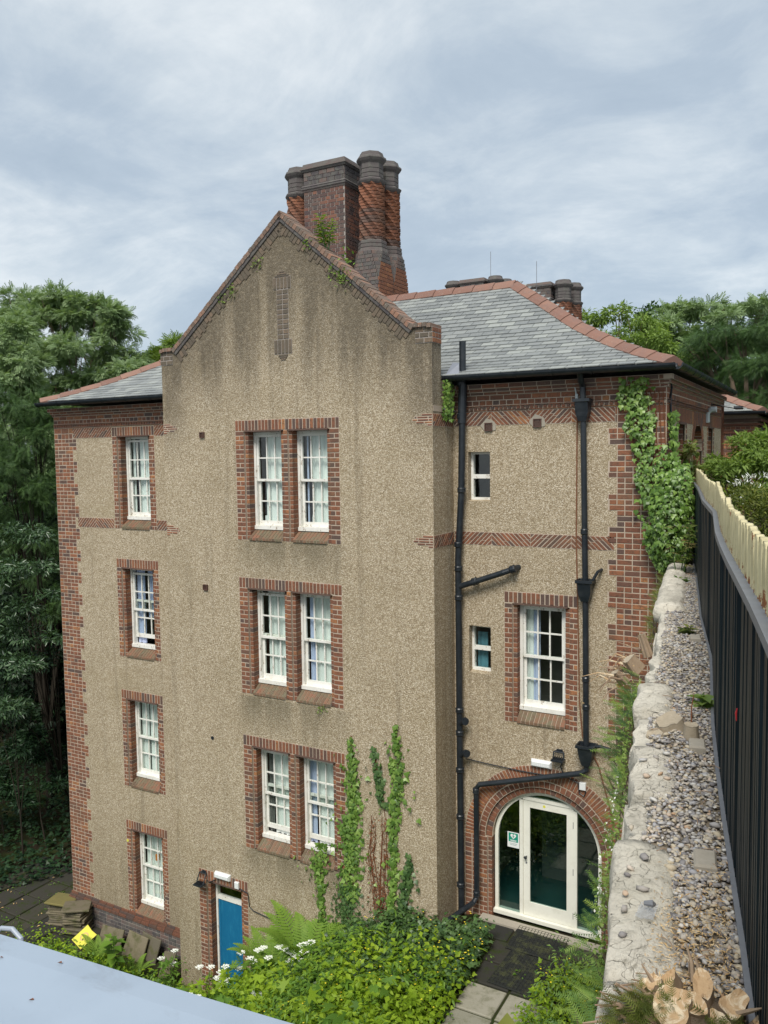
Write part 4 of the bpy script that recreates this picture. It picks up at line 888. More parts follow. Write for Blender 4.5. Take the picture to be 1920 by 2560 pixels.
# ---- chimneys
def octa(cx_, cy_, z, r, rot=math.pi/8, m=8, r2=None, n_=None):
    return [V((cx_+(r if (r2 is None or k % 2 == 0) else r2)*math.cos(rot+2*math.pi*k/m), cy_+(r if (r2 is None or k % 2 == 0) else r2)*math.sin(rot+2*math.pi*k/m), z)) for k in range(m)]
def chimney(parent, x0, x1, y0, y1, zb, zt, cols, colr=.26, zbase=None, detail=True):
    """central block with a moulded cap, and spirally twisted octagonal flues on broached square bases"""
    mb = MB(); mb.box(x0, x1, y0, y1, zb, zt-.62, .4); st = emit(mb, 'chimney', 'sooty_mortar', parent)
    faces = [((V((x0, y0, 0)), ax, az, -ay), x1-x0), ((V((x1, y0, 0)), ay, az, ax), y1-y0)]
    out = MB()
    n = int((zt-.62-zb)/.084)
    for P, L in faces:
        for i in range(n):
            unit = .235 if i % 2 else .118; u = -.06*(i % 2)
            while u < L-1e-6:
                p, q = max(u, 0), min(u+unit, L)
                if q-p > .03: out.pbox(P, p+.008, q-.008, zb+i*.084+.008, zb+(i+1)*.084-.008, -.02, .010+random.uniform(-.002, .002), random.random())
                u += unit
    tag(emit(out, 'brickwork', 'weathered_red_brick', st), kind='stuff')
    cap = MB(); zc = zt-.62
    for a, b, e0, e1 in ((0, .05, .02, .035), (.05, .10, .05, .05), (.10, .15, .06, .015), (.15, .44, .0, .0), (.44, .49, .03, .06), (.49, .54, .07, .06), (.54, .62, .035, .01)):
        R0 = [V((x0-e0, y0-e0, zc+a)), V((x1+e0, y0-e0, zc+a)), V((x1+e0, y1+e0, zc+a)), V((x0-e0, y1+e0, zc+a))]; R1 = [V((x0-e1, y0-e1, zc+b)), V((x1+e1, y0-e1, zc+b)), V((x1+e1, y1+e1, zc+b)), V((x0-e1, y1+e1, zc+b))]
        cap.ring_stack([R0, R1], random.random())
    cap_o = emit(cap, 'chimney_cap', 'sooty_shadow_brick', st); nk = MB()
    for P, L in faces:
        for i in range(3):
            u = -.1*(i % 2)
            while u < L-1e-6:
                p, q = max(u, 0), min(u+.21, L)
                if q-p > .03: nk.pbox(P, p+.007, q-.007, zc+.155+i*.094, zc+.24+i*.094, -.02, .014, random.random()*.9)
                u += .21
    tag(emit(nk, 'brickwork', 'sooty_shadow_brick', cap_o), kind='stuff')
    for cx_, cy_ in cols:
        core = MB(); core.tube([(cx_, cy_, zbase-.1), (cx_, cy_, zt-.05)], colr*.86, 10); emit(core, 'flue_core', 'sooty_mortar', st)
        tw = MB(); z = zbase; i = 0; ch = .0745
        while z < zt-.68:
            rot = -.21*i; R0 = octa(cx_, cy_, z+.007, colr*1.12, rot, 16, colr*.9); R1 = octa(cx_, cy_, z+ch-.007, colr*1.12, rot-.17, 16, colr*.9)
            tw.ring_stack([R0, R1], min(1, max(0, (.5 if cx_ > -3.6 and cy_ > 4.6 else .36)+.28*math.sin(cx_*3+z*1.7)+random.uniform(-.25, .25)))); z += ch; i += 1
        emit(tw, 'twisted_flue', 'brick', st)
        cp = MB(); zc = zt-.68
        cp.ring_stack([octa(cx_, cy_, zc+h, r) for h, r in ((0, colr), (.03, colr+.035), (.07, colr+.06), (.10, colr+.065), (.14, colr+.005), (.145, colr-.012), (.155, colr-.012), (.157, colr), (.235, colr), (.237, colr-.012), (.247, colr-.012), (.249, colr), (.33, colr), (.332, colr-.012), (.342, colr-.012), (.344, colr), (.45, colr), (.50, colr+.045), (.55, colr+.075), (.59, colr+.065), (.62, colr+.015), (.70, colr-.01)) ], .5)
        emit(cp, 'flue_cap', 'sooty_shadow_brick', st)
        bs = MB(); hb = colr+.08; bs.ring_stack([octa(cx_, cy_, zbase+h, r) for h, r in ((-.26, colr+.09), (-.18, colr+.065), (-.175, colr+.05), (-.165, colr+.05), (-.16, colr+.06), (-.095, colr+.06), (-.09, colr+.045), (-.08, colr+.045), (-.075, colr+.055), (-.02, colr+.055), (0, colr+.03))], .6)
        emit(bs, 'flue_base', 'sooty_shadow_brick', st)
        z1 = zbase-.26; pd = MB(); cr_ = MB(); cs_ = MB(); i = 0; z = z1-.08
        while z > zb-.3:
            k = min(1, max(0, (z1-z)/.66)); f_ = .42+.56*k; hh_ = (colr+.07)*(1-k)+hb*k
            poly = [V((cx_+hh_*sx, cy_+hh_*sy, 0)) for sx, sy in ((1, f_), (f_, 1), (-f_, 1), (-1, f_), (-1, -f_), (-f_, -1), (f_, -1), (1, -f_))]
            pd.ring_stack([[p*1+V(((cx_-p.x)*.04, (cy_-p.y)*.04, z-.01)) for p in poly], [p+V(((cx_-p.x)*.04, (cy_-p.y)*.04, z+.085)) for p in poly]], .5)
            for e in range(8):
                p, q = poly[e], poly[(e+1) % 8]; L = (q-p).length; tt_ = (q-p).normalized() if L > 1e-4 else ax; no_ = V((tt_.y, -tt_.x, 0)); unit = .235 if i % 2 else .118; u = -.05*(i % 2)
                if no_.y > .5 or no_.x < -.8: continue
                while u < L-1e-6:
                    a_, b_2 = max(u, 0), min(u+unit, L)
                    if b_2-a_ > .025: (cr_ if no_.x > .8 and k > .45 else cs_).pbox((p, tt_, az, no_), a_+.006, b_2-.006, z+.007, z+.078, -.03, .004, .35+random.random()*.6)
                    u += unit
            z -= .084; i += 1
        emit(pd, 'flue_pedestal', 'sooty_mortar', st); tag(emit(cr_, 'brickwork', 'brick', st), kind='stuff'); tag(emit(cs_, 'brickwork', 'sooty_shadow_brick', st), kind='stuff')
    return st
ch1 = chimney(house, -5.14, -4.05, 4.0, 5.0, 10.9, 14.63, [(-5.46, 4.26), (-3.50, 4.26), (-3.50, 4.98), (-5.46, 4.98)], .265, 12.74)
mb = MB(); mb.tube([(-3.9, 4.9, 14.5), (-3.9, 4.9, 14.85)], .008, 5); emit(mb, 'lightning_rod', 'grey_metal', ch1)

tag(emit(mort, 'mortar', 'mortar', house), kind='stuff'); emit(soot_mort, 'coping_bed', 'sooty_mortar', house)
pieces(BR, {'brick': 'brick', 'sill_brick': 'sill_brick', 'coping_brick': 'coping_brick', 'sooty_shadow_brick': 'sooty_shadow_brick', 'weathered_brick': 'weathered_brick'}, {k: house for k in ('brick', 'sill_brick', 'coping_brick', 'sooty_shadow_brick', 'weathered_brick')},
       {'brick': 'brickwork', 'sill_brick': 'sill_brickwork', 'coping_brick': 'coping_brickwork', 'sooty_shadow_brick': 'sooty_shadow_brickwork', 'weathered_brick': 'weathered_brickwork'})
tag(emit(bw, 'frieze_brickwork', 'brick', house), kind='stuff')

# ================================================================== GROUND
def hmesh(xs, ys, fz, name, m, kind='structure'):
    nx, ny = len(xs), len(ys); X, Y = np.meshgrid(xs, ys); Z = np.array([[fz(x, y) for x in xs] for y in ys])
    Vt = np.stack([X.ravel(), Y.ravel(), Z.ravel()], 1); i, j = np.meshgrid(np.arange(nx-1), np.arange(ny-1)); k = (j*nx+i).ravel()
    F = np.stack([k, k+1, k+nx+1, k+nx], 1); return tag(mesh_np(name, Vt, F, np.full(len(F), .5), m), kind=kind)
gx = np.concatenate([[-400, -200, -100, -60, -40, -25], np.linspace(-18, 3.2, 90), [4, 5.0]])
gy = np.concatenate([[-60, -30, -15], np.linspace(-11, 3, 50), [6, 9, 12, 20, 40, 80, 160, 400]])
def gfz(x, y): return ground_z(x, y) + (.04*mnoise.noise(V((x*1.3, y*1.3, 0))) if -18 < x < 3 and y < 3 and not (1 < x < 2.6) else 0) - .03
hmesh(gx, gy, gfz, 'ground', 'soil')
EDGE = [(-11.2, 5.42), (-9.65, 5.186), (-8.47, 4.962), (-6.8, 4.657), (-5.0, 4.385), (-3.13, 4.102), (-1.4, 3.85), (.3, 3.613), (1.2, 3.52)]
FEN = [(-11.2, 5.86), (-10.2, 5.72), (-9.42, 5.594), (-9.04, 5.531), (-8.63, 5.459), (-7.99, 5.346), (-7.4, 5.246), (-6.6, 5.119), (-4.85, 4.88), (-3.16, 4.56), (-2.0, 4.375), (-.13, 4.07), (.92, 3.88), (2.5, 3.62)]
def interp(tab, y):
    if y <= tab[0][0]: return tab[0][1]
    for (a, b), (c, d) in zip(tab, tab[1:]):
        if y <= c: return b + (d-b)*(y-a)/(c-a)
    return tab[-1][1]
eL = lambda y: interp(EDGE, y); fX = lambda y: interp(FEN, y)
ZT = 6.3
ut = MB(); ys_ = list(np.linspace(-11.2, .8, 20))
for a, b in zip(ys_, ys_[1:]):
    ut.add([(fX(a)+.03, a, 6.24), (60, a, 6.24), (60, b, 6.24), (fX(b)+.03, b, 6.24)], [(0, 1, 2, 3)])
ut.add([(3.49, .8, 6.24), (60, .8, 6.24), (60, 7.65, 6.24), (3.49, 7.65, 6.24)], [(0, 1, 2, 3)]); ut.add([(-9.9, 7.65, 6.24), (60, 7.65, 6.24), (90, 400, 6.24), (-80, 400, 6.24)], [(0, 1, 2, 3)])
tag(emit(ut, 'upper_terrace', 'soil'), kind='structure')

# path: mats, flagstones
pth = thing('path', None, None, (1.7, -2, 0)); tag(pth, kind='structure')
for k, (x0, x1, y0, y1) in enumerate(((1.0, 1.62, -1.62, -.98), (1.64, 2.3, -1.62, -.98), (1.02, 1.64, -2.3, -1.64), (1.66, 2.3, -2.3, -1.64), (1.02, 1.64, -2.98, -2.32), (1.66, 2.3, -2.98, -2.32), (1.64, 2.3, -.96, -.4), (1.0, 1.62, -.96, -.4), (.95, 1.6, -.38, .2), (1.62, 2.3, -.38, .2), (.45, 1.15, .22, .7), (1.17, 1.9, .22, .7), (1.92, 2.6, .22, .7))):
    mb = MB(); z = .0 + random.uniform(-.006, .006); j = .012; c = .012
    mb.ring_stack([[V((x0+j+e, y0+j+e, zz)), V((x1-j-e, y0+j+e, zz)), V((x1-j-e, y1-j-e, zz)), V((x0+j+e, y1-j-e, zz))] for e, zz in ((0, -.06), (0, z-c), (c, z))], random.random()); emit(mb, 'flagstone', 'paving' if k < 6 else 'mossy_paving', pth)
def mat_obj(x0, x1, y0, y1, z, rot, label):
    th = thing('doormat', label, 'doormat', ((x0+x1)/2, (y0+y1)/2, z), 'rubber mats on the entrance path'); cx_, cy_ = (x0+x1)/2, (y0+y1)/2; c_, s_ = math.cos(rot), math.sin(rot)
    R_ = lambda x, y, zz: V((cx_+(x-cx_)*c_-(y-cy_)*s_, cy_+(x-cx_)*s_+(y-cy_)*c_, zz))
    mb = MB(); mb.ring_stack([[R_(x0+e, y0+e, zz), R_(x1-e, y0+e, zz), R_(x1-e, y1-e, zz), R_(x0+e, y1-e, zz)] for e, zz in ((0, z), (0, z+.008), (.01, z+.012))]); emit(mb, 'mat_base', 'rubber', th)
    rb = MB(); n = 15; mth_ = 12
    for i in range(n+1):
        x = x0+.02+(x1-x0-.04)*i/n; rb.add([R_(x-.008, y0+.02, z+.012), R_(x+.008, y0+.02, z+.012), R_(x+.008, y1-.02, z+.012), R_(x-.008, y1-.02, z+.012), R_(x-.004, y0+.02, z+.02), R_(x+.004, y0+.02, z+.02), R_(x+.004, y1-.02, z+.02), R_(x-.004, y1-.02, z+.02)], [(4, 5, 6, 7), (0, 1, 5, 4), (1, 2, 6, 5), (2, 3, 7, 6), (3, 0, 4, 7)])
    for i in range(mth_+1):
        y = y0+.02+(y1-y0-.04)*i/mth_; rb.add([R_(x0+.02, y-.008, z+.0125), R_(x1-.02, y-.008, z+.0125), R_(x1-.02, y+.008, z+.0125), R_(x0+.02, y+.008, z+.0125), R_(x0+.02, y-.004, z+.019), R_(x1-.02, y-.004, z+.019), R_(x1-.02, y+.004, z+.019), R_(x0+.02, y+.004, z+.019)], [(4, 5, 6, 7), (0, 1, 5, 4), (1, 2, 6, 5), (2, 3, 7, 6), (3, 0, 4, 7)])
    tag(emit(rb, 'ribs', 'rubber', th), kind='stuff')
mat_obj(1.19, 2.06, .03, .74, .012, .02, 'black ribbed rubber mat directly below the arched glass entrance')
mat_obj(1.28, 2.14, -.93, .0, .010, -.05, 'mossy black rubber mat further from the entrance, next to the paving flags')
mb = MB(); mb.box(.5, 2.62, .60, .785, -.1, .03); emit(mb, 'door_step', 'concrete', pth)

# dark mossy flags by the left corner of the house
yard = thing('pavement', None, None, (-11, 0, -2.92)); tag(yard, kind='structure')
for i in range(7):
    for j in range(6):
        x0 = -13.2+i*.66+random.uniform(-.02, .02); y0 = -2.2+j*.78
        if x0 > -8.5: continue
        mb = MB(); z = -2.9+random.uniform(-.012, .012); mb.ring_stack([[V((x0+.02+e, y0+.02+e, zz)), V((x0+.64-e, y0+.02+e, zz)), V((x0+.64-e, y0+.76-e, zz)), V((x0+.02+e, y0+.76-e, zz))] for e, zz in ((0, -2.97), (0, z-.012), (.014, z))], random.random()); emit(mb, 'flagstone', 'mossy_paving', yard)

# ================================================================== RETAINING WALL, COPING, GRAVEL
rw = thing('retaining_wall', 'stone retaining wall with pale rough coping, running from the foreground to the house corner', 'wall', (4.6, -5, 0))
mb = MB(); yy = list(np.linspace(-11.2, 1.0, 26)); n = len(yy)
for i in range(n-1):
    a, b = yy[i], yy[i+1]; xa, xb = eL(a)+.03, eL(b)+.03; ra, rb_ = fX(a)+.06, fX(b)+.06
    mb.add([(xa, a, -.6), (xb, b, -.6), (xb, b, 6.13), (xa, a, 6.13), (ra, a, 6.2), (rb_, b, 6.2), (ra, a, -.6), (rb_, b, -.6)], [(1, 0, 3, 2), (3, 4, 5, 2), (6, 7, 5, 4)])
mb.add([(eL(-11.2)+.03, -11.2, -.6), (fX(-11.2)+.06, -11.2, -.6), (fX(-11.2)+.06, -11.2, 6.2), (eL(-11.2)+.03, -11.2, 6.13)], [(0, 1, 2, 3)])
emit(mb, 'wall_body', 'sandstone', rw)
for k in range(18):                                                     # squared blocks on the face towards the courtyard
    z0 = -.4+k*.36; y = -11.0 + random.uniform(0, .3)
    while y < .7:
        L = random.uniform(.35, .75); y1 = min(y+L, .75); mb = MB(); d = random.uniform(.0, .03); e = .015
        P4 = lambda yb, zz, o: V((eL(yb)+.03-o, yb, zz))
        mb.ring_stack([[P4(y+e, z0+e, -.02), P4(y1-e, z0+e, -.02), P4(y1-e, z0+.345, -.02), P4(y+e, z0+.345, -.02)], [P4(y+2*e, z0+2*e, .012+d), P4(y1-2*e, z0+2*e, .012+d), P4(y1-2*e, z0+.33, .012+d), P4(y+2*e, z0+.33, .012+d)]], random.random())
        if k >= 5: emit(mb, 'block', 'sandstone', rw)
        y = y1
def coping(y0, y1, w, h, seed, inset=0.0, rnd=.05, zoff=0.0, name='coping_stone', ragged=.02):
    rings = []; n = max(5, int((y1-y0)/.055)); prof_ = [(0, -.20), (-.012, -.12), (-.004, -rnd*1.0), (rnd*.12, -rnd*.3), (rnd*.6, -.004), (w*.35, .008), (w*.6, .004), (w*.85, -.008), (w, -.035), (w+.01, -.12), (w, -.2)]
    for i in range(n+1):
        y = y0+(y1-y0)*i/n; e = min(i, n-i); sh = .018 if e == 0 else (.004 if e == 1 else 0); R_ = []
        for k, (u, z) in enumerate(prof_):
            f1 = mnoise.noise(V((u*6+seed, y*4.5, z*5))); f2 = mnoise.noise(V((u*18+seed*2, y*16, z*18))); f3 = mnoise.noise(V((u*3+seed, y*1.3, 4.4)))
            top = 1 if 2 <= k <= 8 else .4
            R_.append(V((eL(y)+inset+u + f1*ragged + f3*.025 + sh*(1 if k < 5 else -1)*.5, y+f2*.008, ZT+zoff+z + (f1*.010+f2*.006)*top - sh*.6*top)))
        rings.append(R_)
    mb = MB(); mb.ring_stack(rings, random.random()); o = emit(mb, name, 'sandstone', rw, smooth=True)
    return o
for k, (a, b, w, ins, rd, zo, rg) in enumerate(((-11.1, -9.44, .27, .0, .018, 0, .014), (-9.415, -8.43, .245, .0, .018, .0, .014), (-8.40, -7.93, .22, .02, .012, -.035, .05), (-7.91, -7.22, .25, .035, .015, .0, .04), (-7.2, -6.62, .23, .01, .015, -.03, .055), (-6.60, -5.93, .25, .0, .03, .02, .03), (-5.9, -4.6, .17, .04, .015, -.06, .06), (-4.58, -2.92, .2, .06, .02, -.02, .05), (-2.9, -1.62, .30, -.03, .09, .05, .02), (-1.6, -.3, .28, -.02, .09, .05, .02), (-.28, .62, .26, -.02, .09, .05, .02))):
    coping(a, b, w, .2, k*7.3, ins, rd, zo, ragged=rg)

def ico():
    t = (1+5**.5)/2; v = nrm(np.array([(-1, t, 0), (1, t, 0), (-1, -t, 0), (1, -t, 0), (0, -1, t), (0, 1, t), (0, -1, -t), (0, 1, -t), (t, 0, -1), (t, 0, 1), (-t, 0, -1), (-t, 0, 1)], float))
    f = np.array([(0, 11, 5), (0, 5, 1), (0, 1, 7), (0, 7, 10), (0, 10, 11), (1, 5, 9), (5, 11, 4), (11, 10, 2), (10, 7, 6), (7, 1, 8), (3, 9, 4), (3, 4, 2), (3, 2, 6), (3, 6, 8), (3, 8, 9), (4, 9, 5), (2, 4, 11), (6, 2, 10), (8, 6, 7), (9, 8, 1)]); return v, f
ICO = ico()
def pebbles(P, size):
    n = len(P); tv, tf = ICO; s3 = size[:, None]*np.stack([.7+.6*rng.random(n), .55+.4*rng.random(n), .32+.3*rng.random(n)], 1); a = rng.random(n)*6.283
    v = tv[None]*s3[:, None, :]*(1+.18*rng.normal(size=(n, 12, 1))); tl = rng.normal(size=n)*.35
    v = np.stack([v[..., 0], v[..., 1]*np.cos(tl)[:, None]-v[..., 2]*np.sin(tl)[:, None], v[..., 1]*np.sin(tl)[:, None]+v[..., 2]*np.cos(tl)[:, None]], -1)
    v = np.stack([v[..., 0]*np.cos(a)[:, None]-v[..., 1]*np.sin(a)[:, None], v[..., 0]*np.sin(a)[:, None]+v[..., 1]*np.cos(a)[:, None], v[..., 2]], -1) + P[:, None]
    return v.reshape(-1, 3), (tf[None]+(np.arange(n)*12)[:, None, None]).reshape(-1, 3)
N = 13000; yv = -10.4 + 11.2*rng.random(N)**1.25; u = rng.random(N)
x0 = np.array([eL(y)+.225+.03*mnoise.noise(V((y*3, 0, 0))) - (.12 if (-8.4 < y < -6.65 or -5.9 < y < -3.0) else 0) for y in yv]); x1 = np.array([fX(y)-.018 for y in yv])
keep = ~((yv < -9.0) & (u < .75) & (rng.random(N) < .5)); Pp = np.stack([x0+(x1-x0)*u, yv, ZT-.012+.018*rng.random(N)-.03*np.abs(u-.4)], 1)[keep]; sz = (.008+.010*rng.random(N)**2)[keep]*(1+.5*(rng.random(keep.sum()) < .12))
Vt, F = pebbles(Pp, sz); gr = mesh_np('gravel', Vt, F, np.repeat(rng.random(len(Pp)), 20), 'pebble'); tag(gr, kind='stuff')
mb = MB()
for a, b in zip(yy, yy[1:]): mb.add([(eL(a)+.14, a, ZT-.02), (fX(a)+.02, a, ZT-.035), (fX(b)+.02, b, ZT-.035), (eL(b)+.14, b, ZT-.02)], [(0, 1, 2, 3)])
tag(emit(mb, 'gravel_bed', 'grit'), kind='structure')
PEB = [(4.86, -8.35, .5), (5.02, -8.12, .7), (4.90, -8.78, .1), (5.07, -8.72, .95), (5.10, -8.60, .2), (5.03, -8.92, .98), (5.10, -9.03, .28), (5.15, -8.86, .3), (5.02, -8.0, .9), (4.93, -7.72, .97), (4.99, -7.66, .99), (5.06, -7.70, .97), (4.87, -7.5, .85), (4.92, -7.42, .3), (4.97, -7.34, .9), (4.90, -7.25, .4), (4.95, -7.16, .2), (4.86, -7.12, .35), (4.93, -7.02, .6), (4.84, -6.85, .5), (4.90, -6.78, .75), (4.82, -6.66, .4), (4.86, -6.3, .3), (4.80, -6.45, .6), (5.14, -9.2, .15)]
WORDS = ['grey', 'tan', 'pale', 'brown', 'flat', 'rounded', 'small', 'broken']
for x, y, t in PEB:
    x = min(max(x, eL(y)+.05), eL(y)+.21)
    v, f = pebbles(np.array([[0, 0, 0]]), np.array([.017+.008*random.random()])); o = mesh_np('pebble', v + np.array([x, y, ZT+.016]), f, np.full(20, t), 'pebble', None, (x, y, ZT+.01))
    tag(o, ('dark grey' if t < .18 else 'mid grey' if t < .36 else 'buff' if t < .72 else 'blue grey' if t < .87 else 'whitish' if t < .945 else 'orange brown') + ' loose pebble lying on the pale stone coping', 'pebble', 'loose pebbles on the coping')
for lab, (x, y, a) in (('squat concrete block at the fence foot, nearest the big stump', (5.325, -8.50, .16)), ('squat concrete block at the fence foot, just below the smaller stumps', (5.09, -7.10, .17)), ('squat concrete block at the fence foot, farthest up the wall', (4.66, -4.25, .2))):
    mb = MB(); c_, s_ = math.cos(a), math.sin(a); R_ = lambda u, v, z: V((x+u*c_+v*s_, y-u*s_*-1*-1+v*c_, z)); hx, hy = .045, .075
    rings = []
    for e, z in ((0, 6.2), (0, ZT+.012), (.008, ZT+.022)): rings.append([V((x+(sx*(hx-e))*c_+(sy*(hy-e))*-s_*-1*-1, y+(sx*(hx-e))*s_+(sy*(hy-e))*c_, z)) for sx, sy in ((-1, -1), (1, -1), (1, 1), (-1, 1))])
    mb.ring_stack(rings); tag(emit(mb, 'concrete_block', 'concrete', None, (x, y, 6.2)), lab, 'block', 'concrete blocks along the fence foot')

# ================================================================== FENCE
fence = thing('fence', 'cream topped metal paling fence with black lower bars, on the retaining wall', 'fence', (4.9, -5, 6.3))
def fpoint(s_tab, s):
    for (s0, p0), (s1, p1) in zip(s_tab, s_tab[1:]):
        if s <= s1: t = (s-s0)/(s1-s0); return p0.lerp(p1, t), (p1-p0).normalized()
    return s_tab[-1][1], (s_tab[-1][1]-s_tab[-2][1]).normalized()
pts = [V((x, y, 0)) for y, x in FEN]; stab = [(0.0, pts[0])]
for p, q in zip(pts, pts[1:]): stab.append((stab[-1][0]+(q-p).length, q))
SLEN = stab[-1][0]
def pale_mesh(w, h, dp, m, top=.02, nm='pale'):
    prof_ = [(-w/2, .0), (-w/2+.012, dp*.8), (-w*.12, dp), (w*.12, dp), (w/2-.012, dp*.8), (w/2, 0), (w/2-.016, -.004), (0, dp*.45), (-w/2+.016, -.004)]
    rings = [[V((u, v, z)) for u, v in prof_] for z in (0, h-top)] + [[V((u*.82, v*.9, h-top*.3)) for u, v in prof_], [V((u*.5, v*.8, h)) for u, v in prof_]]
    mb = MB(); mb.ring_stack(rings); me = bpy.data.meshes.new(nm); me.from_pydata(mb.v, [], mb.f); setrnd(me, [random.random()]*len(mb.f)); me.materials.append(MATS[m]); return me
PM = [pale_mesh(.075+random.uniform(-.006, .006), .215, .03, 'cream_paint') for _ in range(3)]; POST = pale_mesh(.17, .24, .03, 'cream_paint', .035, 'post')
s = .05; i = 0
while s < SLEN:
    p, t = fpoint(stab, s); nv = V((t.y, -t.x, 0)); o = bpy.data.objects.new('post' if i % 18 == 13 else 'pale', POST if i % 18 == 13 else PM[i % 3]); COL.objects.link(o); o.parent = fence
    o.rotation_euler = (random.uniform(-.012, .012), random.uniform(-.015, .015), math.atan2(-t.y, -t.x)); o.location = V((p.x, p.y, 7.49+random.uniform(-.006, .006))) + nv*.024 - ORG[fence.name]; s += .132 + (.05 if i % 18 == 13 else 0); i += 1
SLM = []
for k in range(4):
    mb = MB(); mb.ring_stack([[V((-.03, .0, z)), V((.03, .0, z)), V((.03, -.018, z)), V((.02, -.03, z)), V((-.02, -.03, z)), V((-.03, -.018, z))] for z in (0, 1.19)], .15+.25*k); me = bpy.data.meshes.new('slat'); me.from_pydata(mb.v, [], mb.f); setrnd(me, mb.r); me.materials.append(MATS['black_slat']); SLM.append(me)
s = .03; i = 0
while s < SLEN:
    p, t = fpoint(stab, s); nv = V((t.y, -t.x, 0)); o = bpy.data.objects.new('slat', SLM[random.randrange(4)]); COL.objects.link(o); o.parent = fence
    o.rotation_euler = (random.uniform(-.004, .004), random.uniform(-.006, .006), math.atan2(t.y, t.x) + math.pi + random.uniform(-.08, .08)); o.location = V((p.x, p.y, 6.295)) + nv*.03 - ORG[fence.name]; s += .076; i += 1
def strip(name, m, off0, off1, z0, z1, zt=None):
    mb = MB(); L0, L1, U0, U1 = [], [], [], []; n = 90
    for k in range(n+1):
        p, t = fpoint(stab, SLEN*k/n); nv = V((t.y, -t.x, 0)); rings = [p+nv*off0+az*z0, p+nv*off1+az*z0, p+nv*off1+az*z1, p+nv*off0+az*z1]; L0.append(rings)
    mb.ring_stack(L0); return emit(mb, name, m, fence)
strip('back_sheet', 'black_slat', .042, .05, 6.26, 7.47); strip('rail', 'grey_metal', -.006, .03, 7.484, 7.494); strip('rail_lip', 'grey_metal', -.012, -.006, 7.46, 7.495); strip('base_angle', 'grey_metal', -.02, .0, 6.285, 6.295)
mb = MB(); c, t = fpoint(stab, 0); yq = -8.62; p = V((fX(yq)-.008, yq, 7.0)); mb.tube([p, p+V((-.004, 0, -.02)), p + V((-.002, 0, -.05))], [.002, .004, .002], 8); emit(mb, 'paint_splash', 'red_paint', fence)

# ================================================================== FOREGROUND PARAPET
pp = thing('parapet', 'blue grey sheet metal topped parapet across the bottom left corner', 'parapet', (3.8, -11.1, 6.6))
mb = MB()
def parp(x, y): return V((x, y + .113*(x-4.58), 6.92))
rings = []
for x in np.linspace(.2, 5.34, 22):
    sag = .010*math.sin(x*1.7)+.004*math.sin(x*5); y0, y1 = -10.756+.113*(x-4.899) + .02*math.sin(x*2.1)*.3, -11.9
    rings.append([V((x, y0+.012, 6.74)), V((x, y0, 6.755)), V((x, y0, 6.885+sag)), V((x, y0-.012, 6.90+sag)), V((x, y0-.07, 6.905+sag)), V((x, (y0+y1)/2, 6.915+sag*.5)), V((x, y1, 6.90)), V((x, y1, 6.74))])
mb.ring_stack(rings); emit(mb, 'capping_sheet', 'blue_grey_sheet', pp, smooth=False)
mb = MB(); mb.box(.2, 5.3, -11.7, -10.95, 4.0, 6.745); emit(mb, 'parapet_wall', 'concrete', pp)
hx, hy = 3.62, -10.66
mb = MB(); mb.tube([(4.00, -10.86, 6.81), (4.01, -10.81, 6.85), (4.03, -10.79, 6.868), (4.06, -10.782, 6.87), (4.09, -10.782, 6.855), (4.105, -10.79, 6.81), (4.105, -10.86, 6.77)], .006, 10); emit(mb, 'hoop', 'hoop_steel', pp)
SPECK = [(4.20, -10.92, .3), (4.38, -10.98, .2), (4.60, -10.95, .4), (4.33, -10.87, .1), (4.72, -10.90, .3)]
for x, y, a in SPECK:
    mb = MB(); z = 6.917; mb.add([(x, y, z), (x+.006*math.cos(a), y+.006*math.sin(a), z+.003), (x+.012*math.cos(a)-.002, y+.012*math.sin(a)+.003, z), (x+.005, y+.007, z+.002)], [(0, 1, 2, 3)]); tag(emit(mb, 'leaf_scrap', 'brown_stem', None, (x, y, z)), 'tiny dark leaf scrap lying on the blue grey parapet sheet', 'leaf scrap', 'leaf scraps on the parapet')

# ================================================================== FITTINGS ON THE WALLS
def bulkhead(P, u0, u1, v, h, label, tilt=0.0):
    th = thing('bulkhead_light', label, 'wall light', P[0]+P[1]*(u0+u1)/2+P[2]*v, 'white bulkhead lights over the doors'); c = P[1]; mb = MB(); L = u1-u0; b = P[0]+P[1]*u0+P[2]*v
    f = lambda u, w, d: b + P[1]*u + P[2]*(w + tilt*u) + P[3]*d
    mb.ring_stack([[f(e, -h/2+e, d), f(L-e, -h/2+e, d), f(L-e, h/2-e, d), f(e, h/2-e, d)] for e, d in ((0, 0), (0, .035), (.006, .04))]); emit(mb, 'housing', 'white_plastic', th)
    mb = MB(); mb.ring_stack([[f(e, -h/2+e, d), f(L-e, -h/2+e, d), f(L-e, h/2-e, d), f(e, h/2-e, d)] for e, d in ((.008, .038), (.010, .065), (.03, .082))]); lens = emit(mb, 'diffuser', 'white_plastic', th)
    for i in range(9):
        mb = MB(); u = .03+(L-.06)*i/8; mb.add([f(u-.006, -h/2+.025, .08), f(u+.006, -h/2+.025, .08), f(u+.006, h/2-.025, .08), f(u-.006, h/2-.025, .08), f(u-.003, -h/2+.03, .09), f(u+.003, -h/2+.03, .09), f(u+.003, h/2-.03, .09), f(u-.003, h/2-.03, .09)], [(4, 5, 6, 7), (0, 1, 5, 4), (1, 2, 6, 5), (2, 3, 7, 6), (3, 0, 4, 7)]); emit(mb, 'rib', 'white_plastic', lens)
bulkhead(PG, -4.83, -4.45, -.205, .12, 'white ribbed bulkhead light over the blue door'); bulkhead(PR, 1.385, 1.735, 2.87, .12, 'white bulkhead light over the arched glass entrance')
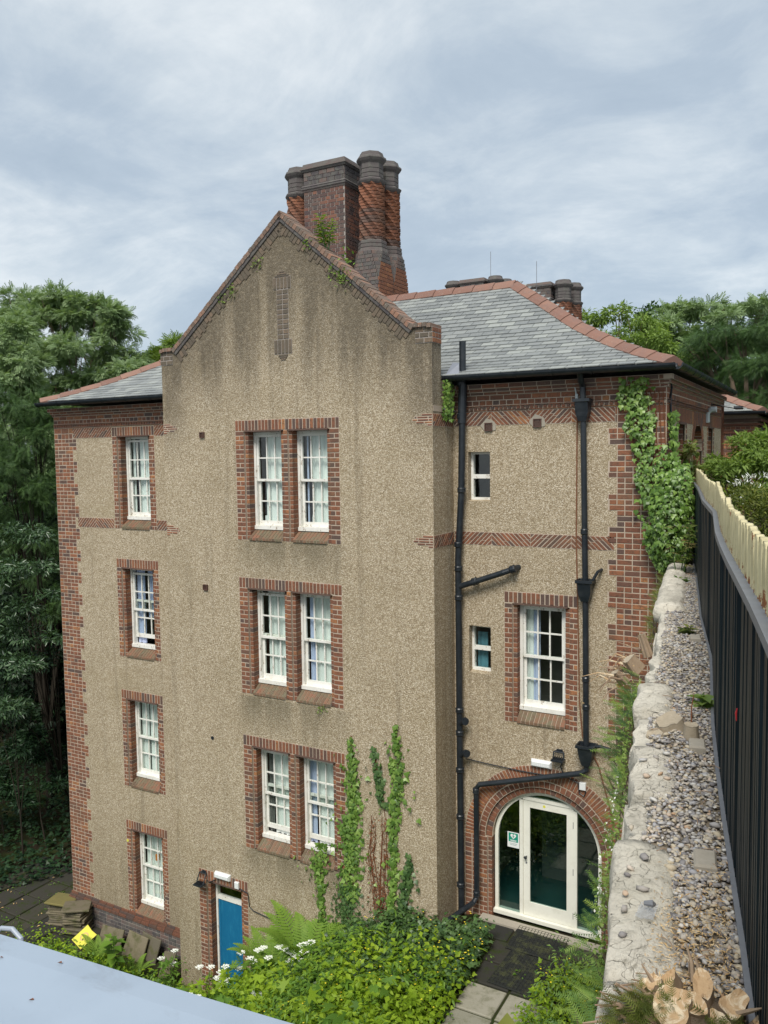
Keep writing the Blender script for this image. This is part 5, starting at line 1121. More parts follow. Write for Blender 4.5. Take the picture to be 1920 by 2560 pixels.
def floodlight(P, u, v, out, label, drop=.2, w=.2):
    th = thing('floodlight', label, 'floodlight', P[0]+P[1]*u+P[2]*v, 'black bracket floodlights on the house'); f = lambda a, b, d: P[0]+P[1]*(u+a)+P[2]*(v+b)+P[3]*d
    mb = MB(); mb.pbox(P, u-.05, u+.05, v+drop-.03, v+drop+.03, 0, .012); emit(mb, 'wall_plate', 'black_iron', th)
    for s in (-1, 1):
        mb = MB(); mb.tube([f(s*.05, drop, .012), f(s*w/2, drop*.96, .05), f(s*w/2, .02, out)], .011, 6); emit(mb, 'bracket', 'black_iron', th)
    mb = MB(); mb.tube([f(-w/2, drop*.96, .05), f(w/2, drop*.96, .05)], .011, 6); emit(mb, 'crossbar', 'black_iron', th)
    mb = MB(); mb.ring_stack([[f(-w*.6+e, z, out-.075+e), f(w*.6-e, z, out-.075+e), f(w*.6-e, z-.03*0, out+.075-e), f(-w*.6+e, z, out+.075-e)] for e, z in ((.02, .05), (0, .04), (0, .018), (.012, .008))]); hd = emit(mb, 'lamp_head', 'black_iron', th)
    for k in range(5):
        mb = MB(); a = -w*.4+k*w*.2; p = [f(a, .05, out-.08), f(a+.008, .05, out-.08), f(a+.008, .05, out+.08), f(a, .05, out+.08)]; mb.ring_stack([p, [q+P[2]*.018 for q in p]]); emit(mb, 'fin', 'black_iron', hd)
floodlight(PG, -5.13, -.46, .16, 'black floodlight left of the blue door', .22, .17)
floodlight(PR, 1.86, 2.98, .10, 'black floodlight above the arched glass entrance', .15, .17)
floodlight(PS, 5.6, 8.78, .5, 'black floodlight on the upper brick side wall under the eaves', .12, .26)
def jbox(P, u, v, w, h, label, m='white_plastic'):
    th = MB(); th.ring_stack([[P[0]+P[1]*(u+sx*(w/2-e))+P[2]*(v+sy*(h/2-e))+P[3]*d for sx, sy in ((-1, -1), (1, -1), (1, 1), (-1, 1))] for e, d in ((0, 0), (0, .045), (.008, .055))])
    tag(emit(th, 'junction_box', m, None, P[0]+P[1]*u+P[2]*v), label, 'junction box', 'junction boxes on the house')
jbox(PG, -4.287, -.30, .10, .13, 'small white junction box at the right end of the blue door head'); jbox(PR, 2.247, 2.62, .105, .125, 'small white junction box on the right shoulder of the brick arch')
jbox(PS, 4.9, 8.62, .2, .2, 'pale grey box above the arched opening of the upper side wall', 'grey_plastic')
mb = MB(); mb.tube([PS[0]+ay*5.1+az*8.78+ax*.06, PS[0]+ay*5.1+az*8.78+ax*.16], .06, 10); mb.tube([PS[0]+ay*5.05+az*8.72, PS[0]+ay*5.05+az*8.8+ax*.08], .05, 8); tag(emit(mb, 'security_camera', 'grey_plastic', None, PS[0]+ay*5.1+az*8.78), 'grey round security lamp above the pale grey box on the upper side wall', 'security lamp')
def cable(path, label, r=.009):
    mb = MB(); mb.tube(path, r, 6); tag(emit(mb, 'cable', 'black_iron', None, path[0]), label, 'cable', 'cables on the walls')
cable([(-4.24, -.02, -.36), (-4.03, -.02, -.40), (-4.0, -.02, -.66), (-3.9, -.02, -.72), (-3.55, -.02, -.76), (-3.28, -.02, -.80), (-3.0, -.02, -.9)], 'thin black cable trailing right from the blue door over the render')
cable([(-4.98, -.035, -.42), (-4.9, -.035, -.36), (-4.83, -.03, -.32)], 'short black cable between floodlight and bulkhead light over the blue door')
cable([(.2, RY-.03, 2.725), (.7, RY-.03, 2.70), (1.2, RY-.03, 2.685), (1.62, RY-.03, 2.69), (2.0, RY-.03, 2.715), (2.18, RY-.03, 2.66), (2.19, RY-.03, 2.5), (2.27, RY-.03, 2.46), (2.3, RY-.03, 2.54)], 'thin black cable crossing the brick arch from the soil pipe to the junction box')
cable([(1.92, RY-.02, 2.98), (1.88, RY-.03, 2.88), (1.95, RY-.03, 2.74), (1.98, RY-.03, 2.70)], 'short black cable hanging from the floodlight above the arch')
cable([(3.5, .93, 9.05), (3.52, .99, 8.95), (3.5, 1.0, 8.8), (3.51, 1.0, 8.5), (3.51, .98, 8.1)], 'dark cable bundle down the upper brick corner beside the ivy', .018)
# defibrillator notice
dz = RY-D0+.028
P = (V((0, RY-D0+.028, 0)), ax, az, -ay); nt_ = thing('notice', 'green and white defibrillator notice behind the left glass of the arched entrance', 'notice', (.99, dz, 1.37))
mb = MB(); mb.pbox(P, .895, 1.105, 1.235, 1.505, 0, .002); emit(mb, 'sheet', 'sign_white', nt_)
mb = MB(); mb.pbox(P, .915, 1.085, 1.335, 1.49, .0025, .0035); emit(mb, 'green_panel', 'sign_green', nt_)
hp = [(1.0+.052*(16*math.sin(t)**3)/16, 1.435+.052*(13*math.cos(t)-5*math.cos(2*t)-2*math.cos(3*t)-math.cos(4*t))/16) for t in np.linspace(0, 2*math.pi, 26)[:-1]]
mb = MB(); mb.prism(P, hp[::-1], .0038, .0046); emit(mb, 'heart', 'sign_white', nt_)
mb = MB(); mb.prism(P, [(1.006, 1.468), (.978, 1.43), (.997, 1.432), (.992, 1.396), (1.022, 1.44), (1.003, 1.438)], .0049, .0056); emit(mb, 'bolt', 'sign_green', nt_)
tb = MB()
for k, (w, z, m) in enumerate(((.12, 1.36, 0), (.10, 1.345, 0))): tb.pbox(P, 1.0-w/2, 1.0+w/2, z, z+.008, .0038, .0046)
tag(emit(tb, 'print', 'sign_white', nt_), kind='stuff')
tb = MB()
for k, w in enumerate((.14, .11)): tb.pbox(P, 1.0-w/2, 1.0+w/2, 1.30-k*.022, 1.307-k*.022, .0025, .0032)
tag(emit(tb, 'print', 'sign_text', nt_), kind='stuff')
# things standing on the inner sills
mb = MB(); Z0 = 6.445+.28; mb.box(-3.66, -3.40, .33, .42, Z0, Z0+.16); tag(emit(mb, 'storage_box', 'white_plastic', None, (-3.53, .37, Z0)), 'pale blue and white box on the sill inside the top left gable window', 'box')
for k, (x, h, m) in enumerate(((-3.62, .26, 'black_iron'), (-3.52, .36, 'blue_plastic'), (-3.44, .22, 'blue_plastic'))):
    mb = MB(); mb.tube([(x, .45, Z0), (x, .45, Z0+h*.7), (x, .45, Z0+h*.8), (x, .45, Z0+h)], [.03, .03, .014, .014], 10); tag(emit(mb, 'bottle', m, None, (x, .45, Z0)), ('dark bottle behind the box in the top left gable window', 'tallest blue bottle in the top left gable window', 'short blue bottle at the right of the top left gable window box')[k], 'bottle', 'bottles on the top window sill')
mb = MB(); mb.tube([(-2.62, .42, 6.72), (-2.62, .42, 6.86), (-2.62, .42, 6.94)], [.035, .035, .02], 10); tag(emit(mb, 'bottle', 'white_plastic', None, (-2.62, .42, 6.72)), 'white bottle on the sill of the top right gable window', 'bottle', 'bottles on the top window sill')
mb = MB(); mb.tube([(-2.52, .42, 3.79), (-2.52, .42, 3.87)], .045, 10); tag(emit(mb, 'toy', 'yellow_plastic', None, (-2.52, .42, 3.79)), 'small yellow green object on the sill of the middle right gable window', 'ornament')
mb = MB(); mb.tube([(-7.50, RY+.30, -1.05), (-7.50, RY+.30, -.93)], .055, 12); tag(emit(mb, 'ornament', 'orange_plastic', None, (-7.50, RY+.30, -1.05)), 'orange ornament behind the glass of the lowest left window', 'ornament')
mb = MB(); mb.prism((V((0, RY-.012, 0)), ax, az, -ay), [(-8.09+.03*math.cos(t), -.60+.03*math.sin(t)) for t in np.linspace(0, 2*math.pi, 12)[:-1]][::-1], 0, .006); tag(emit(mb, 'sticker', 'yellow_plastic', None, (-8.09, RY-.012, -.60)), 'small orange sticker on the brick jamb of the lowest left window', 'sticker')

# ================================================================== YARD CLUTTER
def slab_at(c, w, l, h, rz, rx=0.0, ry=0.0, m='stone_slab', label=None, group=None, cat='slab', name='stone_slab'):
    mb = MB(); R_ = Matrix.Rotation(rz, 3, 'Z') @ Matrix.Rotation(ry, 3, 'Y') @ Matrix.Rotation(rx, 3, 'X'); j = lambda: random.uniform(-.02, .02)
    base = [(-w/2+j(), -l/2+j()), (w/2+j(), -l/2+j()), (w/2+j(), l/2+j()), (0+j(), l/2+j()), (-w/2+j(), l/2+j())]
    mb.ring_stack([[V(c)+R_ @ V((x*k, y*k, z)) for x, y in base] for k, z in ((.96, 0), (1, h*.3), (1, h*.8), (.95, h))], random.random()); return tag(emit(mb, name, m, None, c), label, cat, group)
for k, (x, y, n, top, lab) in enumerate(((-10.08, .55, 9, 'mossy_slab', 'left'), (-9.42, .42, 11, 'stone_slab', 'right'))):
    z = -2.9
    for i in range(n):
        h = random.uniform(.038, .052); slab_at((x+random.uniform(-.04, .04), y+random.uniform(-.03, .03), z), .50, .46, h, .35+random.uniform(-.15, .15), 0, random.uniform(-.02, .02), 'stone_slab', 'grey stone roofing slab in the %s of the two stacks by the plinth' % lab, 'slabs of the %s stack' % lab); z += h+.004
    slab_at((x+.02, y-.02, z+.03), .62, .55, .05, .3+k*.4, -.10, .06, top, ('broad mossy yellow slab on top of the left stack', 'broad tilted grey slab on top of the right stack')[k], 'slabs crowning the stacks')
slab_at((-8.35, .40, -2.9), .62, .70, .06, .1, 1.05, 0, 'stone_slab', 'large brown slab leaning on the plinth behind the yellow board', 'slabs leaning on the plinth')
slab_at((-7.55, .32, -2.9), .62, .9, .05, -.05, 1.1, 0, 'stone_slab', 'grey slab leaning on the plinth under the lowest left window', 'slabs leaning on the plinth')
slab_at((-7.25, .45, -2.9), .6, .85, .05, -.12, 1.18, 0, 'stone_slab', 'darker slab leaning behind its neighbour on the plinth', 'slabs leaning on the plinth')
slab_at((-6.65, .45, -2.9), .3, .5, .05, .1, 1.1, 0, 'stone_slab', 'narrow slab leaning on the plinth near the gable corner', 'slabs leaning on the plinth')
slab_at((-6.45, .2, -2.9), .28, .3, .07, .4, .3, 0, 'stone_slab', 'small square stone lying near the gable corner', 'slabs leaning on the plinth')
yb = slab_at((-8.70, .0, -2.62), .46, .40, .02, -.25, .45, .1, 'yellow_plastic', 'bright yellow plastic board lying on the slabs', None, 'board', 'plastic_board')
mb = MB(); R_ = Matrix.Rotation(-.25, 3, 'Z') @ Matrix.Rotation(.1, 3, 'Y') @ Matrix.Rotation(.45, 3, 'X'); vs = [V((-8.70, .0, -2.62)) + R_ @ V((r*math.cos(t), r*math.sin(t), .023)) for t in np.linspace(0, 2*math.pi, 19)[:-1] for r in (.07, .10)]
mb.add(vs, [(2*i, 2*i+1, (2*i+3) % 36, (2*i+2) % 36) for i in range(18)]); emit(mb, 'ring_mark', 'chips', yb)
for k in range(26):
    x, y = random.uniform(-12.6, -10.3), random.uniform(-.9, 2.0); mb = MB(); a = random.random()*6; L = random.uniform(.02, .045); z = -2.88
    mb.add([(x, y, z), (x+L*math.cos(a+.5), y+L*math.sin(a+.5), z+.012), (x+2*L*math.cos(a), y+2*L*math.sin(a), z), (x+L*math.cos(a-.5), y+L*math.sin(a-.5), z+.01)], [(0, 1, 2, 3)]); tag(emit(mb, 'fallen_leaf', 'chips', None, (x, y, z)), 'fallen tan leaf on the dark mossy paving', 'fallen leaf', 'fallen leaves on the dark paving')

# ================================================================== REAR HOUSE
rear = thing('rear_house', 'further brick range with slate hip roof and twisted chimneys behind the main house', 'house', (-3, 15, 6.2))
RX, RYY, dzr = 3.84, 11.4, -.28
PQ = (V((0, RYY, 0)), ax, az, -ay); PQS = (V((RX, 0, 0)), ay, az, ax)
mb = MB(); mb.box(-10, RX, RYY, 18.2, 6.0, 8.9); emit(mb, 'wall', 'mortar', rear)
ob = MB()
for P, a_, b2 in ((PQ, 1.4, RX), (PQS, RYY, 16)):
    for i in range(30):
        unit = .24 if i % 2 else .12; u = a_-.05*(i % 2)
        while u < b2-.02:
            p, q = max(u, a_), min(u+unit, b2)
            if q-p > .03: ob.pbox(P, p+.005, q-.005, 6.2+i*.083, 6.2+(i+1)*.083-.011, -.02, .01, random.random())
            u += unit
    for z, h, o_ in ((8.42, .04, .04), (8.62, .06, .06), (8.72, .08, .1)): ob.pbox(P, a_, b2+o_, z, z+h, -.02, o_, random.random()*.5)
tag(emit(ob, 'brickwork', 'brick', rear), kind='stuff')
for y in (12.3, 13.6):
    mb = MB(); mb.pbox(PQS, y, y+.55, 7.2, 8.6, .012, .03); emit(mb, 'window', 'dark_room', rear)
mb = MB(); e0 = V((-10.2, RYY-.34, 0)); e1 = RX+.15; eb = 18.6
for (a0, z0), (a1, z1) in zip(PROF, PROF[1:]):
    q = lambda a, z: [V((-10.2+a, RYY-.34+a, z+dzr)), V((e1-a, RYY-.34+a, z+dzr)), V((e1-a, eb-a, z+dzr)), V((-10.2+a, eb-a, z+dzr))]
    p, p2 = q(a0, z0), q(a1, z1)
    for i in range(4): j = (i+1) % 4; mb.add([p[i], p[j], p2[j], p2[i]], [(0, 1, 2, 3)], .3)
rr = emit(mb, 'roof', 'slate', rear)
sl = MB(); i = 0; a = 0.0
while a < 2.2:
    z = prof(a)+dzr; a2 = a+.15; z2 = prof(a2)+dzr; x = 1.2 + (.13 if i % 2 else 0)
    while x < e1-a-.02:
        x2 = min(x+.255, e1-a); o_ = .02+random.uniform(-.003, .003)
        sl.add([(x, RYY-.34+a, z+o_), (x2-.006, RYY-.34+a, z+o_), (x2-.006, RYY-.34+a2+.03, z2+.008), (x, RYY-.34+a2+.03, z2+.008), (x, RYY-.34+a, z), (x2-.006, RYY-.34+a, z)], [(0, 1, 2, 3), (4, 5, 1, 0)], random.random()); x += .262
    a = a2; i += 1
tag(emit(sl, 'slates', 'slate', rr), kind='stuff')
aa = 0
while aa < 3.2:
    fx = lambda a: V((e1-a, RYY-.34+a, prof(a)+dzr)); a2 = aa+.33; dz_ = (prof(a2)-prof(aa))/.33; t = (fx(a2)-fx(aa)).normalized(); nf, ns = V((0, -dz_, 1)).normalized(), V((dz_, 0, 1)).normalized()
    w1 = t.cross(nf).normalized(); w1 = w1 if w1.x < 0 else -w1; w2 = t.cross(ns).normalized(); w2 = w2 if w2.y > 0 else -w2
    tile3(fx(aa), fx(a2), w1, w2, nf, ns, .17, 'hip_tile', rr); aa = a2
for p0, p1 in (((-3, RYY-.4, 8.97), (e1+.07, RYY-.4, 8.97)), ((e1+.05, RYY-.4, 8.97), (e1+.05, 17, 8.97))):
    gm = MB(); halfround(gm, p0, p1, .085); emit(gm, 'gutter', 'black_iron', rear)
cB = chimney(rear, -6.55, -5.62, 16.0, 16.9, 10.8, 14.3, [(-6.9, 16.2), (-5.25, 16.2), (-5.15, 16.9)], .25, 12.6, False)
cC = chimney(rear, -3.05, -2.2, 13.0, 13.9, 10.8, 13.25, [(-3.35, 13.2), (-1.85, 13.2), (-1.72, 13.85)], .24, 11.55, False)
for c, x, y, z, h in ((cB, -5.55, 16.5, 14.2, 1.1), (cC, -2.62, 12.95, 11.9, 2.0)):
    mb = MB(); mb.tube([(x, y, z), (x, y, z+h)], .009, 5); emit(mb, 'lightning_rod', 'grey_metal', c)

# ================================================================== TREES
ash = [(-26.71, 13.0, 14.47, 1.5, 1.3), (-24.34, 13.0, 14.08, 1.65, 1.45), (-22.78, 13.5, 14.0, 1.3, 1.1), (-22.02, 14.0, 13.31, 0.95, 0.85), (-22.84, 12.5, 12.36, 1.4, 1.0), (-25.37, 12.5, 12.71, 1.45, 1.1), (-21.83, 14.0, 12.26, 0.96, 0.7), (-26.56, 12.0, 13.1, 1.1, 1.6), (-22.0, 13.0, 11.34, 1.05, 0.65), (-24.2, 12.5, 11.2, 1.3, .8), (-20.5, 13.5, 11.6, .9, .6), (-19.6, 13.6, 11.3, .7, .5), (-21.2, 13, 10.4, 1.2, .6), (-23, 12, 10.0, 1.3, .8)]
tree('broadleaf_tree', 'tall feathery pale green tree rising behind the left wing roof', 'tree', (-24.5, 13.5, -3), ash, 17000, .31, PINNATE, 'leaf_ash', .3, None, .35, 14)
tree('broadleaf_tree', 'small pale tree top showing just left of the gable kneeler', 'tree', (-21.0, 17, -3), [(-21.2, 17, 13.0, .9, .55), (-20.3, 17, 12.7, .7, .4), (-22.3, 17, 12.3, 1.1, .8), (-20.6, 16.5, 11.9, 1.0, .7)], 2600, .36, PINNATE, 'leaf_light', .16, None, .3, 9)
robinia = [(-19.82, 7.0, 12.0, 1.0, 0.85), (-18.9, 7.0, 11.14, 0.85, 0.95), (-19.05, 6.5, 10.3, 1.1, 0.95), (-18.5, 7.0, 9.76, 0.65, 0.85), (-20.9, 8.0, 12.9, 0.8, 0.6), (-20.3, 6.5, 10.8, 1.2, 1.2), (-20, 7, 9, 1.5, 1.2), (-18.6, 7.2, 8.6, .9, 1.0), (-19, 7.5, 7.5, 1.3, 1.2)]
tree('broadleaf_tree', 'drooping light green tree at the left edge in front of the pale tree', 'tree', (-19.6, 7.5, -3), robinia, 12000, .25, PINNATE, 'leaf_ash', .24, None, .55, 14, .32, .55, 'shaded_bark')
yew = [(-15.56, 4.0, 9.1, 0.95, 1.3), (-14.73, 4.0, 8.4, 0.55, 1.4), (-15.2, 3.5, 7.41, 0.95, 1.4), (-14.35, 3.5, 6.73, 0.7, 1.05), (-16.18, 4.0, 5.9, 1.0, 1.2), (-15.12, 4.5, 9.4, 0.48, 0.83), (-16.6, 4.2, 7.8, 1.0, 1.4), (-14.9, 4.3, 5.4, .9, 1.1), (-15.8, 4.6, 4.2, 1.2, 1.3), (-14.4, 4.6, 3.4, .8, 1.0), (-13.9, 4.8, 7.6, .6, .9), (-14.0, 5.2, 9.0, .7, .8)]
tree('yew_tree', 'dark green drooping yew close against the left corner of the house', 'tree', (-15.6, 4.6, -3), yew, 16000, .24, YEWSPRAY, 'leaf_yew', .13, None, .75, 22, .26, .4, 'shaded_bark')
laurel = [(-12.6, 1.5, 5.96, 0.61, 0.51), (-11.68, 1.5, 6.09, 0.5, 0.33), (-11.79, 1.2, 5.33, 0.75, 0.45), (-10.95, 1.2, 4.63, 0.40, 0.27), (-12.17, 1.2, 4.1, 0.6, 0.5), (-10.85, 1.3, 3.55, 0.40, 0.33), (-12.1, 1.2, 2.88, 0.65, 0.45), (-12.4, 1.0, 1.7, 0.55, 0.5), (-12.9, 1.6, 4.9, .6, .5), (-12.8, 1.7, 3.4, .6, .5)]
tree('laurel_tree', 'glossy leaved laurel reaching branches towards the brick corner at left', 'tree', (-14.2, 4.6, -2.9), laurel, 5200, .135, LONG, 'leaf_laurel', .035, None, .3, 10, .36, .55, 'shaded_bark')
under = [(-18.25, 6.0, 3.26, 1.7, 1.9), (-18.48, 6.0, 0.2, 1.8, 2.0), (-16.4, 6.2, -1.2, 1.5, 1.6), (-16.62, 4.6, 2.0, 1.3, 1.5), (-15.8, 6.5, 1.5, 1.5, 2.2), (-20.5, 6, 2, 2, 2.5), (-14.6, 6.5, 4.2, 1.4, 2.0), (-13.4, 7, 2.2, 1.2, 2.4), (-13.2, 7.2, -.8, 1.3, 2.0), (-17, 7, 6, 1.8, 1.8), (-21, 8, 6, 2.2, 2.5), (-15.2, 5.2, -.4, 1.1, 1.2), (-15.4, 5.4, 2.6, 1.0, 1.4), (-14.2, 6, 1.2, 1.0, 1.4), (-17.4, 5.2, 1.0, 1.2, 1.4), (-12.6, 8.2, 1, 1.2, 2.4), (-19, 5, -1.2, 1.5, 1.3)]
tree('yew_tree', 'very dark evergreen mass in deep shade behind the laurel at left', 'tree', (-16.8, 7, -3), under, 24000, .22, LEAF, 'leaf_shaded_yew', .2, None, .4, 18, .35, .55, 'shaded_bark')
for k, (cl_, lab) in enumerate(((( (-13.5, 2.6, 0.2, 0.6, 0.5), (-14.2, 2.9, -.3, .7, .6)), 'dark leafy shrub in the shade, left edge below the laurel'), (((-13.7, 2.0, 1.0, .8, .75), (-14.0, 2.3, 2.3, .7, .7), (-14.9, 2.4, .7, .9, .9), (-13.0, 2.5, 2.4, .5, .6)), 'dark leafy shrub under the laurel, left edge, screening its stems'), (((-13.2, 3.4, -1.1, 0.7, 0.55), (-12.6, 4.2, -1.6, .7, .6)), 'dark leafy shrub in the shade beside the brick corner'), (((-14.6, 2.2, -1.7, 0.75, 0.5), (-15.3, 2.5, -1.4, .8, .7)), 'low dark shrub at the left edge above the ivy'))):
    tree('shrub', lab, 'shrub', (cl_[0][0], cl_[0][1]+.2, -2.9), list(cl_), 2200, .15, LONG, 'leaf_under', .03, 'shrubs in the shade at left', .2, 8, .4, .55, 'shaded_bark')
# right hand trees
tree('broadleaf_tree', 'yellow green leafy tree just right of the rear chimney', 'tree', (-2, 21.5, 6.2), [(-3.31, 22.0, 13.2, 0.74, 0.9), (-2.34, 22.0, 13.3, 0.81, 0.73), (-1.17, 21.0, 12.6, 0.93, 0.93), (-1.55, 20.0, 11.75, 0.91, 0.7), (-2.72, 21.0, 12.25, 0.7, 0.85), (-0.37, 20.0, 11.67, 0.8, 0.95), (-.2, 20, 10.6, 1.1, .9), (-1.4, 20, 10.4, 1.1, 1.0), (.6, 20, 11.2, .8, .7)], 9000, .19, LONG, 'leaf_light', .2, None, .5, 14)
tree('broadleaf_tree', 'tall pale feathery tree behind the yew on the right', 'tree', (0, 28, 6.2), [(-0.86, 28.0, 14.0, 1.15, 0.8), (0.2, 28.0, 14.2, 1.1, 0.6), (-1.38, 27.0, 13.4, 0.95, 0.9), (2.57, 27.0, 14.0, 0.9, 0.7), (1.46, 27.0, 13.6, 0.95, 0.6), (.4, 27, 12.6, 1.4, 1.2), (2.2, 27, 12.4, 1.4, 1.2), (-1, 27, 12, 1.3, 1.2), (3.6, 28, 13.6, 1.1, 1.1), (.4, 27, 10.6, 1.6, 1.4), (2.4, 27, 10.4, 1.6, 1.4), (4.2, 27, 11.4, 1.5, 1.6), (-1.2, 27, 10.2, 1.6, 1.4), (4.0, 26, 9.3, 1.5, 1.4)], 12000, .36, PINNATE, 'leaf_ash', .25, None, .35, 14)
tree('broadleaf_tree', 'darker small tree top behind the yellow green tree', 'tree', (-2.2, 30.5, 6.2), [(-2.22, 30.0, 14.5, 0.8, 0.65), (-2.9, 31.0, 14.9, 0.6, 0.5), (-1.55, 31.0, 14.8, 0.8, 0.6), (-3.6, 31, 13.7, 1, .9), (-2, 30.5, 13.2, 1.3, 1.2), (-2.4, 30.5, 11.6, 1.8, 1.5), (-.4, 31, 13, 1.3, 1.4), (1.2, 31, 12.4, 1.5, 1.5)], 6000, .2, LEAF, 'leaf_yew', .16, None, .2, 10)
tree('yew_tree', 'broad dark yew filling the right edge behind the rear range', 'tree', (2.8, 17.5, 6.2), [(2.22, 17.6, 11.7, 0.91, 0.65), (2.94, 17.5, 11.38, 0.9, 0.77), (1.73, 19, 11.08, 0.92, 0.79), (3.4, 16.0, 10.42, 1.0, 0.75), (4.0, 16.0, 10.38, 0.9, 0.86), (1.33, 19.0, 11.6, 0.6, 0.7), (3.9, 17.0, 11.72, 0.8, 0.7), (4.2, 15, 9.2, 1.0, .9), (4.6, 16, 8.2, 1.2, 1.0), (3.6, 19, 9.6, 1.3, 1.0), (5.2, 16, 10.5, 1.1, 1.1), (5.4, 15.5, 8.8, 1.1, 1.1), (2.6, 19, 10.2, 1.2, 1.1), (3.2, 19, 8.8, 1.4, 1.2)], 17000, .30, YEWSPRAY, 'leaf_yew', .3, None, .6, 24, .26, .45)
tree('shrub', 'light green leafy shrub between the upper side wall and the fence', 'shrub', (4.3, 3.3, 6.2), [(3.98, 3.6, 7.6, 0.34, 0.28), (4.45, 3.0, 7.95, 0.4, 0.35), (3.85, 3.2, 7.65, 0.3, 0.3), (4.21, 2.5, 7.63, 0.42, 0.29), (4.63, 2.5, 7.7, 0.35, 0.35), (4.1, 2.6, 7.4, 0.3, 0.27), (4.5, 3.2, 8.1, 0.25, 0.22), (4.9, 3.0, 8.0, .4, .4), (4.5, 2.6, 7.2, .4, .3), (5.0, 2.4, 7.3, .4, .4)], 6500, .095, LONG, 'leaf_light', .04, None, .3, 12, .38)
tree('shrub', 'taller green shrub further along the upper side wall', 'shrub', (4.3, 5.6, 6.2), [(4.25, 5.3, 7.75, .4, .35), (4.1, 6.3, 7.5, .4, .4), (4.7, 5.8, 7.9, .5, .4), (4.3, 5.2, 7.1, .5, .5), (5, 5, 7.8, .5, .5), (4.5, 7.5, 7.6, .5, .4), (5, 5.5, 7.2, .6, .6)], 3800, .11, LONG, 'leaf_lime', .04, None, .3, 10, .4)
hb = tree('shrub', 'rounded glossy shrub with white flower spikes behind the cream palings', 'shrub', (5.05, -2.7, 6.2), [(4.92, -2.4, 7.45, 0.3, 0.27), (5.11, -2.9, 7.32, 0.3, 0.32), (4.84, -2.2, 7.25, 0.22, 0.25), (5.08, -2.8, 6.97, 0.3, 0.3), (5.25, -2.8, 7.3, .35, .35), (4.92, -2.2, 6.95, .3, .3), (5.3, -2.6, 7.0, .35, .35)], 4200, .055, LONG, 'leaf_olive', .03, None, -.2, 12, .42)
P, N_2, Tp = crown([(4.86, -2.3, 7.6, .2, .1), (5.0, -2.5, 7.68, .2, .08), (4.76, -2.1, 7.42, .1, .14)], 150, -.8, 20, .2); foliage('flower_spikes', P, N_2, Tp, .05, NARROW, 'petal', hb)
th = thing('creeper', 'small lime green creeper climbing up beside the ivy at the wall corner', 'climber', (3.62, 1.8, 6.3)); P, N_2, Tp = crown([(3.66, 1.7, 7.9, .12, .22), (3.7, 1.9, 7.65, .16, .2), (3.72, 1.5, 8.05, .08, .12)], 420, .2, 8, .5); foliage('foliage', P, N_2, Tp, .085, LEAF, 'leaf_pink', th)
mb = MB(); mb.tube([(3.6, 1.7, 6.3), (3.66, 1.7, 7.2), (3.68, 1.65, 8.0)], .01, 5); emit(mb, 'stem', 'brown_stem', th)
# far wood closing the horizon
P = []; 
for (x0, x1, y0, y1, zb, zt, n) in ((-75, -28, 22, 60, -4, 9.5, 5000), (-14, 24, 50, 75, 6, 12.5, 5200), (5, 22, 10, 32, 6, 10.5, 2600), (-45, -22, -6, 14, -4, 7, 3500)):
    q = rng.random((n, 3)); X = x0+(x1-x0)*q[:, 0]; Y = y0+(y1-y0)*q[:, 1]; top = zt - 2.5 + 2.5*np.sin(X*.5+Y*.31)**2; P.append(np.stack([X, Y, zb+(top-zb)*np.sqrt(q[:, 2])], 1))
P = np.concatenate(P); tag(foliage('distant_wood', P, rng.normal(size=P.shape)+np.array([0, 0, .8]), rng.normal(size=P.shape), 1.0+.6*rng.random(len(P)), PINNATE, 'leaf_yew'), kind='stuff')

# ================================================================== CLIMBERS
def ivy_path(path, n, depth=.07):
    zs = np.array([p[1] for p in path]); xs = np.array([p[0] for p in path]); hw = np.array([p[2] for p in path]); L = np.concatenate([[0], np.cumsum(np.abs(np.diff(zs))*(hw[1:]+hw[:-1]+.02))]); q = np.sort(rng.random(n))*L[-1]
    z = np.interp(q, L, zs); x = np.interp(q, L, xs); h = np.interp(q, L, hw); t = np.clip(rng.normal(size=n)*.5, -1, 1); edge = 1-np.abs(t)*.7
    wob = np.array([mnoise.noise(V((zz*3.1, xx, 2))) for zz, xx in zip(z, x)])*.05
    stray = rng.random(n) < .14; t = np.where(stray, rng.normal(size=n)*1.3, t); P = np.stack([x+wob+h*t*(.75+.5*rng.random(n)), -.012-depth*edge*rng.random(n), z], 1)
    N = np.stack([.5*t+.3*rng.normal(size=n), -np.ones(n), .45+.3*rng.normal(size=n)], 1); Tp = np.stack([.45*rng.normal(size=n)+.3*t, -.15+.1*rng.normal(size=n), -1+.3*rng.normal(size=n)], 1); return P, N, Tp
def wall_ivy(label, path, n, size, m, stem='brown_stem'):
    th = thing('ivy', label, 'ivy', (path[-1][0], 0, path[-1][1]), 'ivy strands on the gable wall'); P, N, Tp = ivy_path(path, n); tag(foliage('foliage', P, N, Tp, size*(.4+1.0*rng.random(n)**1.3), IVY, m, th), kind='stuff')
    mb = MB(); mb.tube([(x, -.012, z) for x, z, h in path], .009, 5)
    for x, z, h in path[1:]:
        mb.tube([(x, -.01, z-.2), (x+random.choice((-1, 1))*h*.7, -.01, z+.05)], .005, 4)
    emit(mb, 'stem', stem, th)
wall_ivy('tallest bright green ivy strand beside the lowest right gable window', [(-1.635, 3.08, .03), (-1.62, 2.7, .11), (-1.614, 2.3, .14), (-1.62, 1.9, .12), (-1.66, 1.5, .22), (-1.70, 1.0, .25), (-1.72, .45, .2), (-1.74, .1, .16)], 900, .075, 'leaf_ivy')
wall_ivy('sparse dull ivy foot under the tallest strand', [(-1.75, .35, .25), (-1.78, .0, .26), (-1.8, -.5, .3)], 420, .055, 'leaf_darkivy')
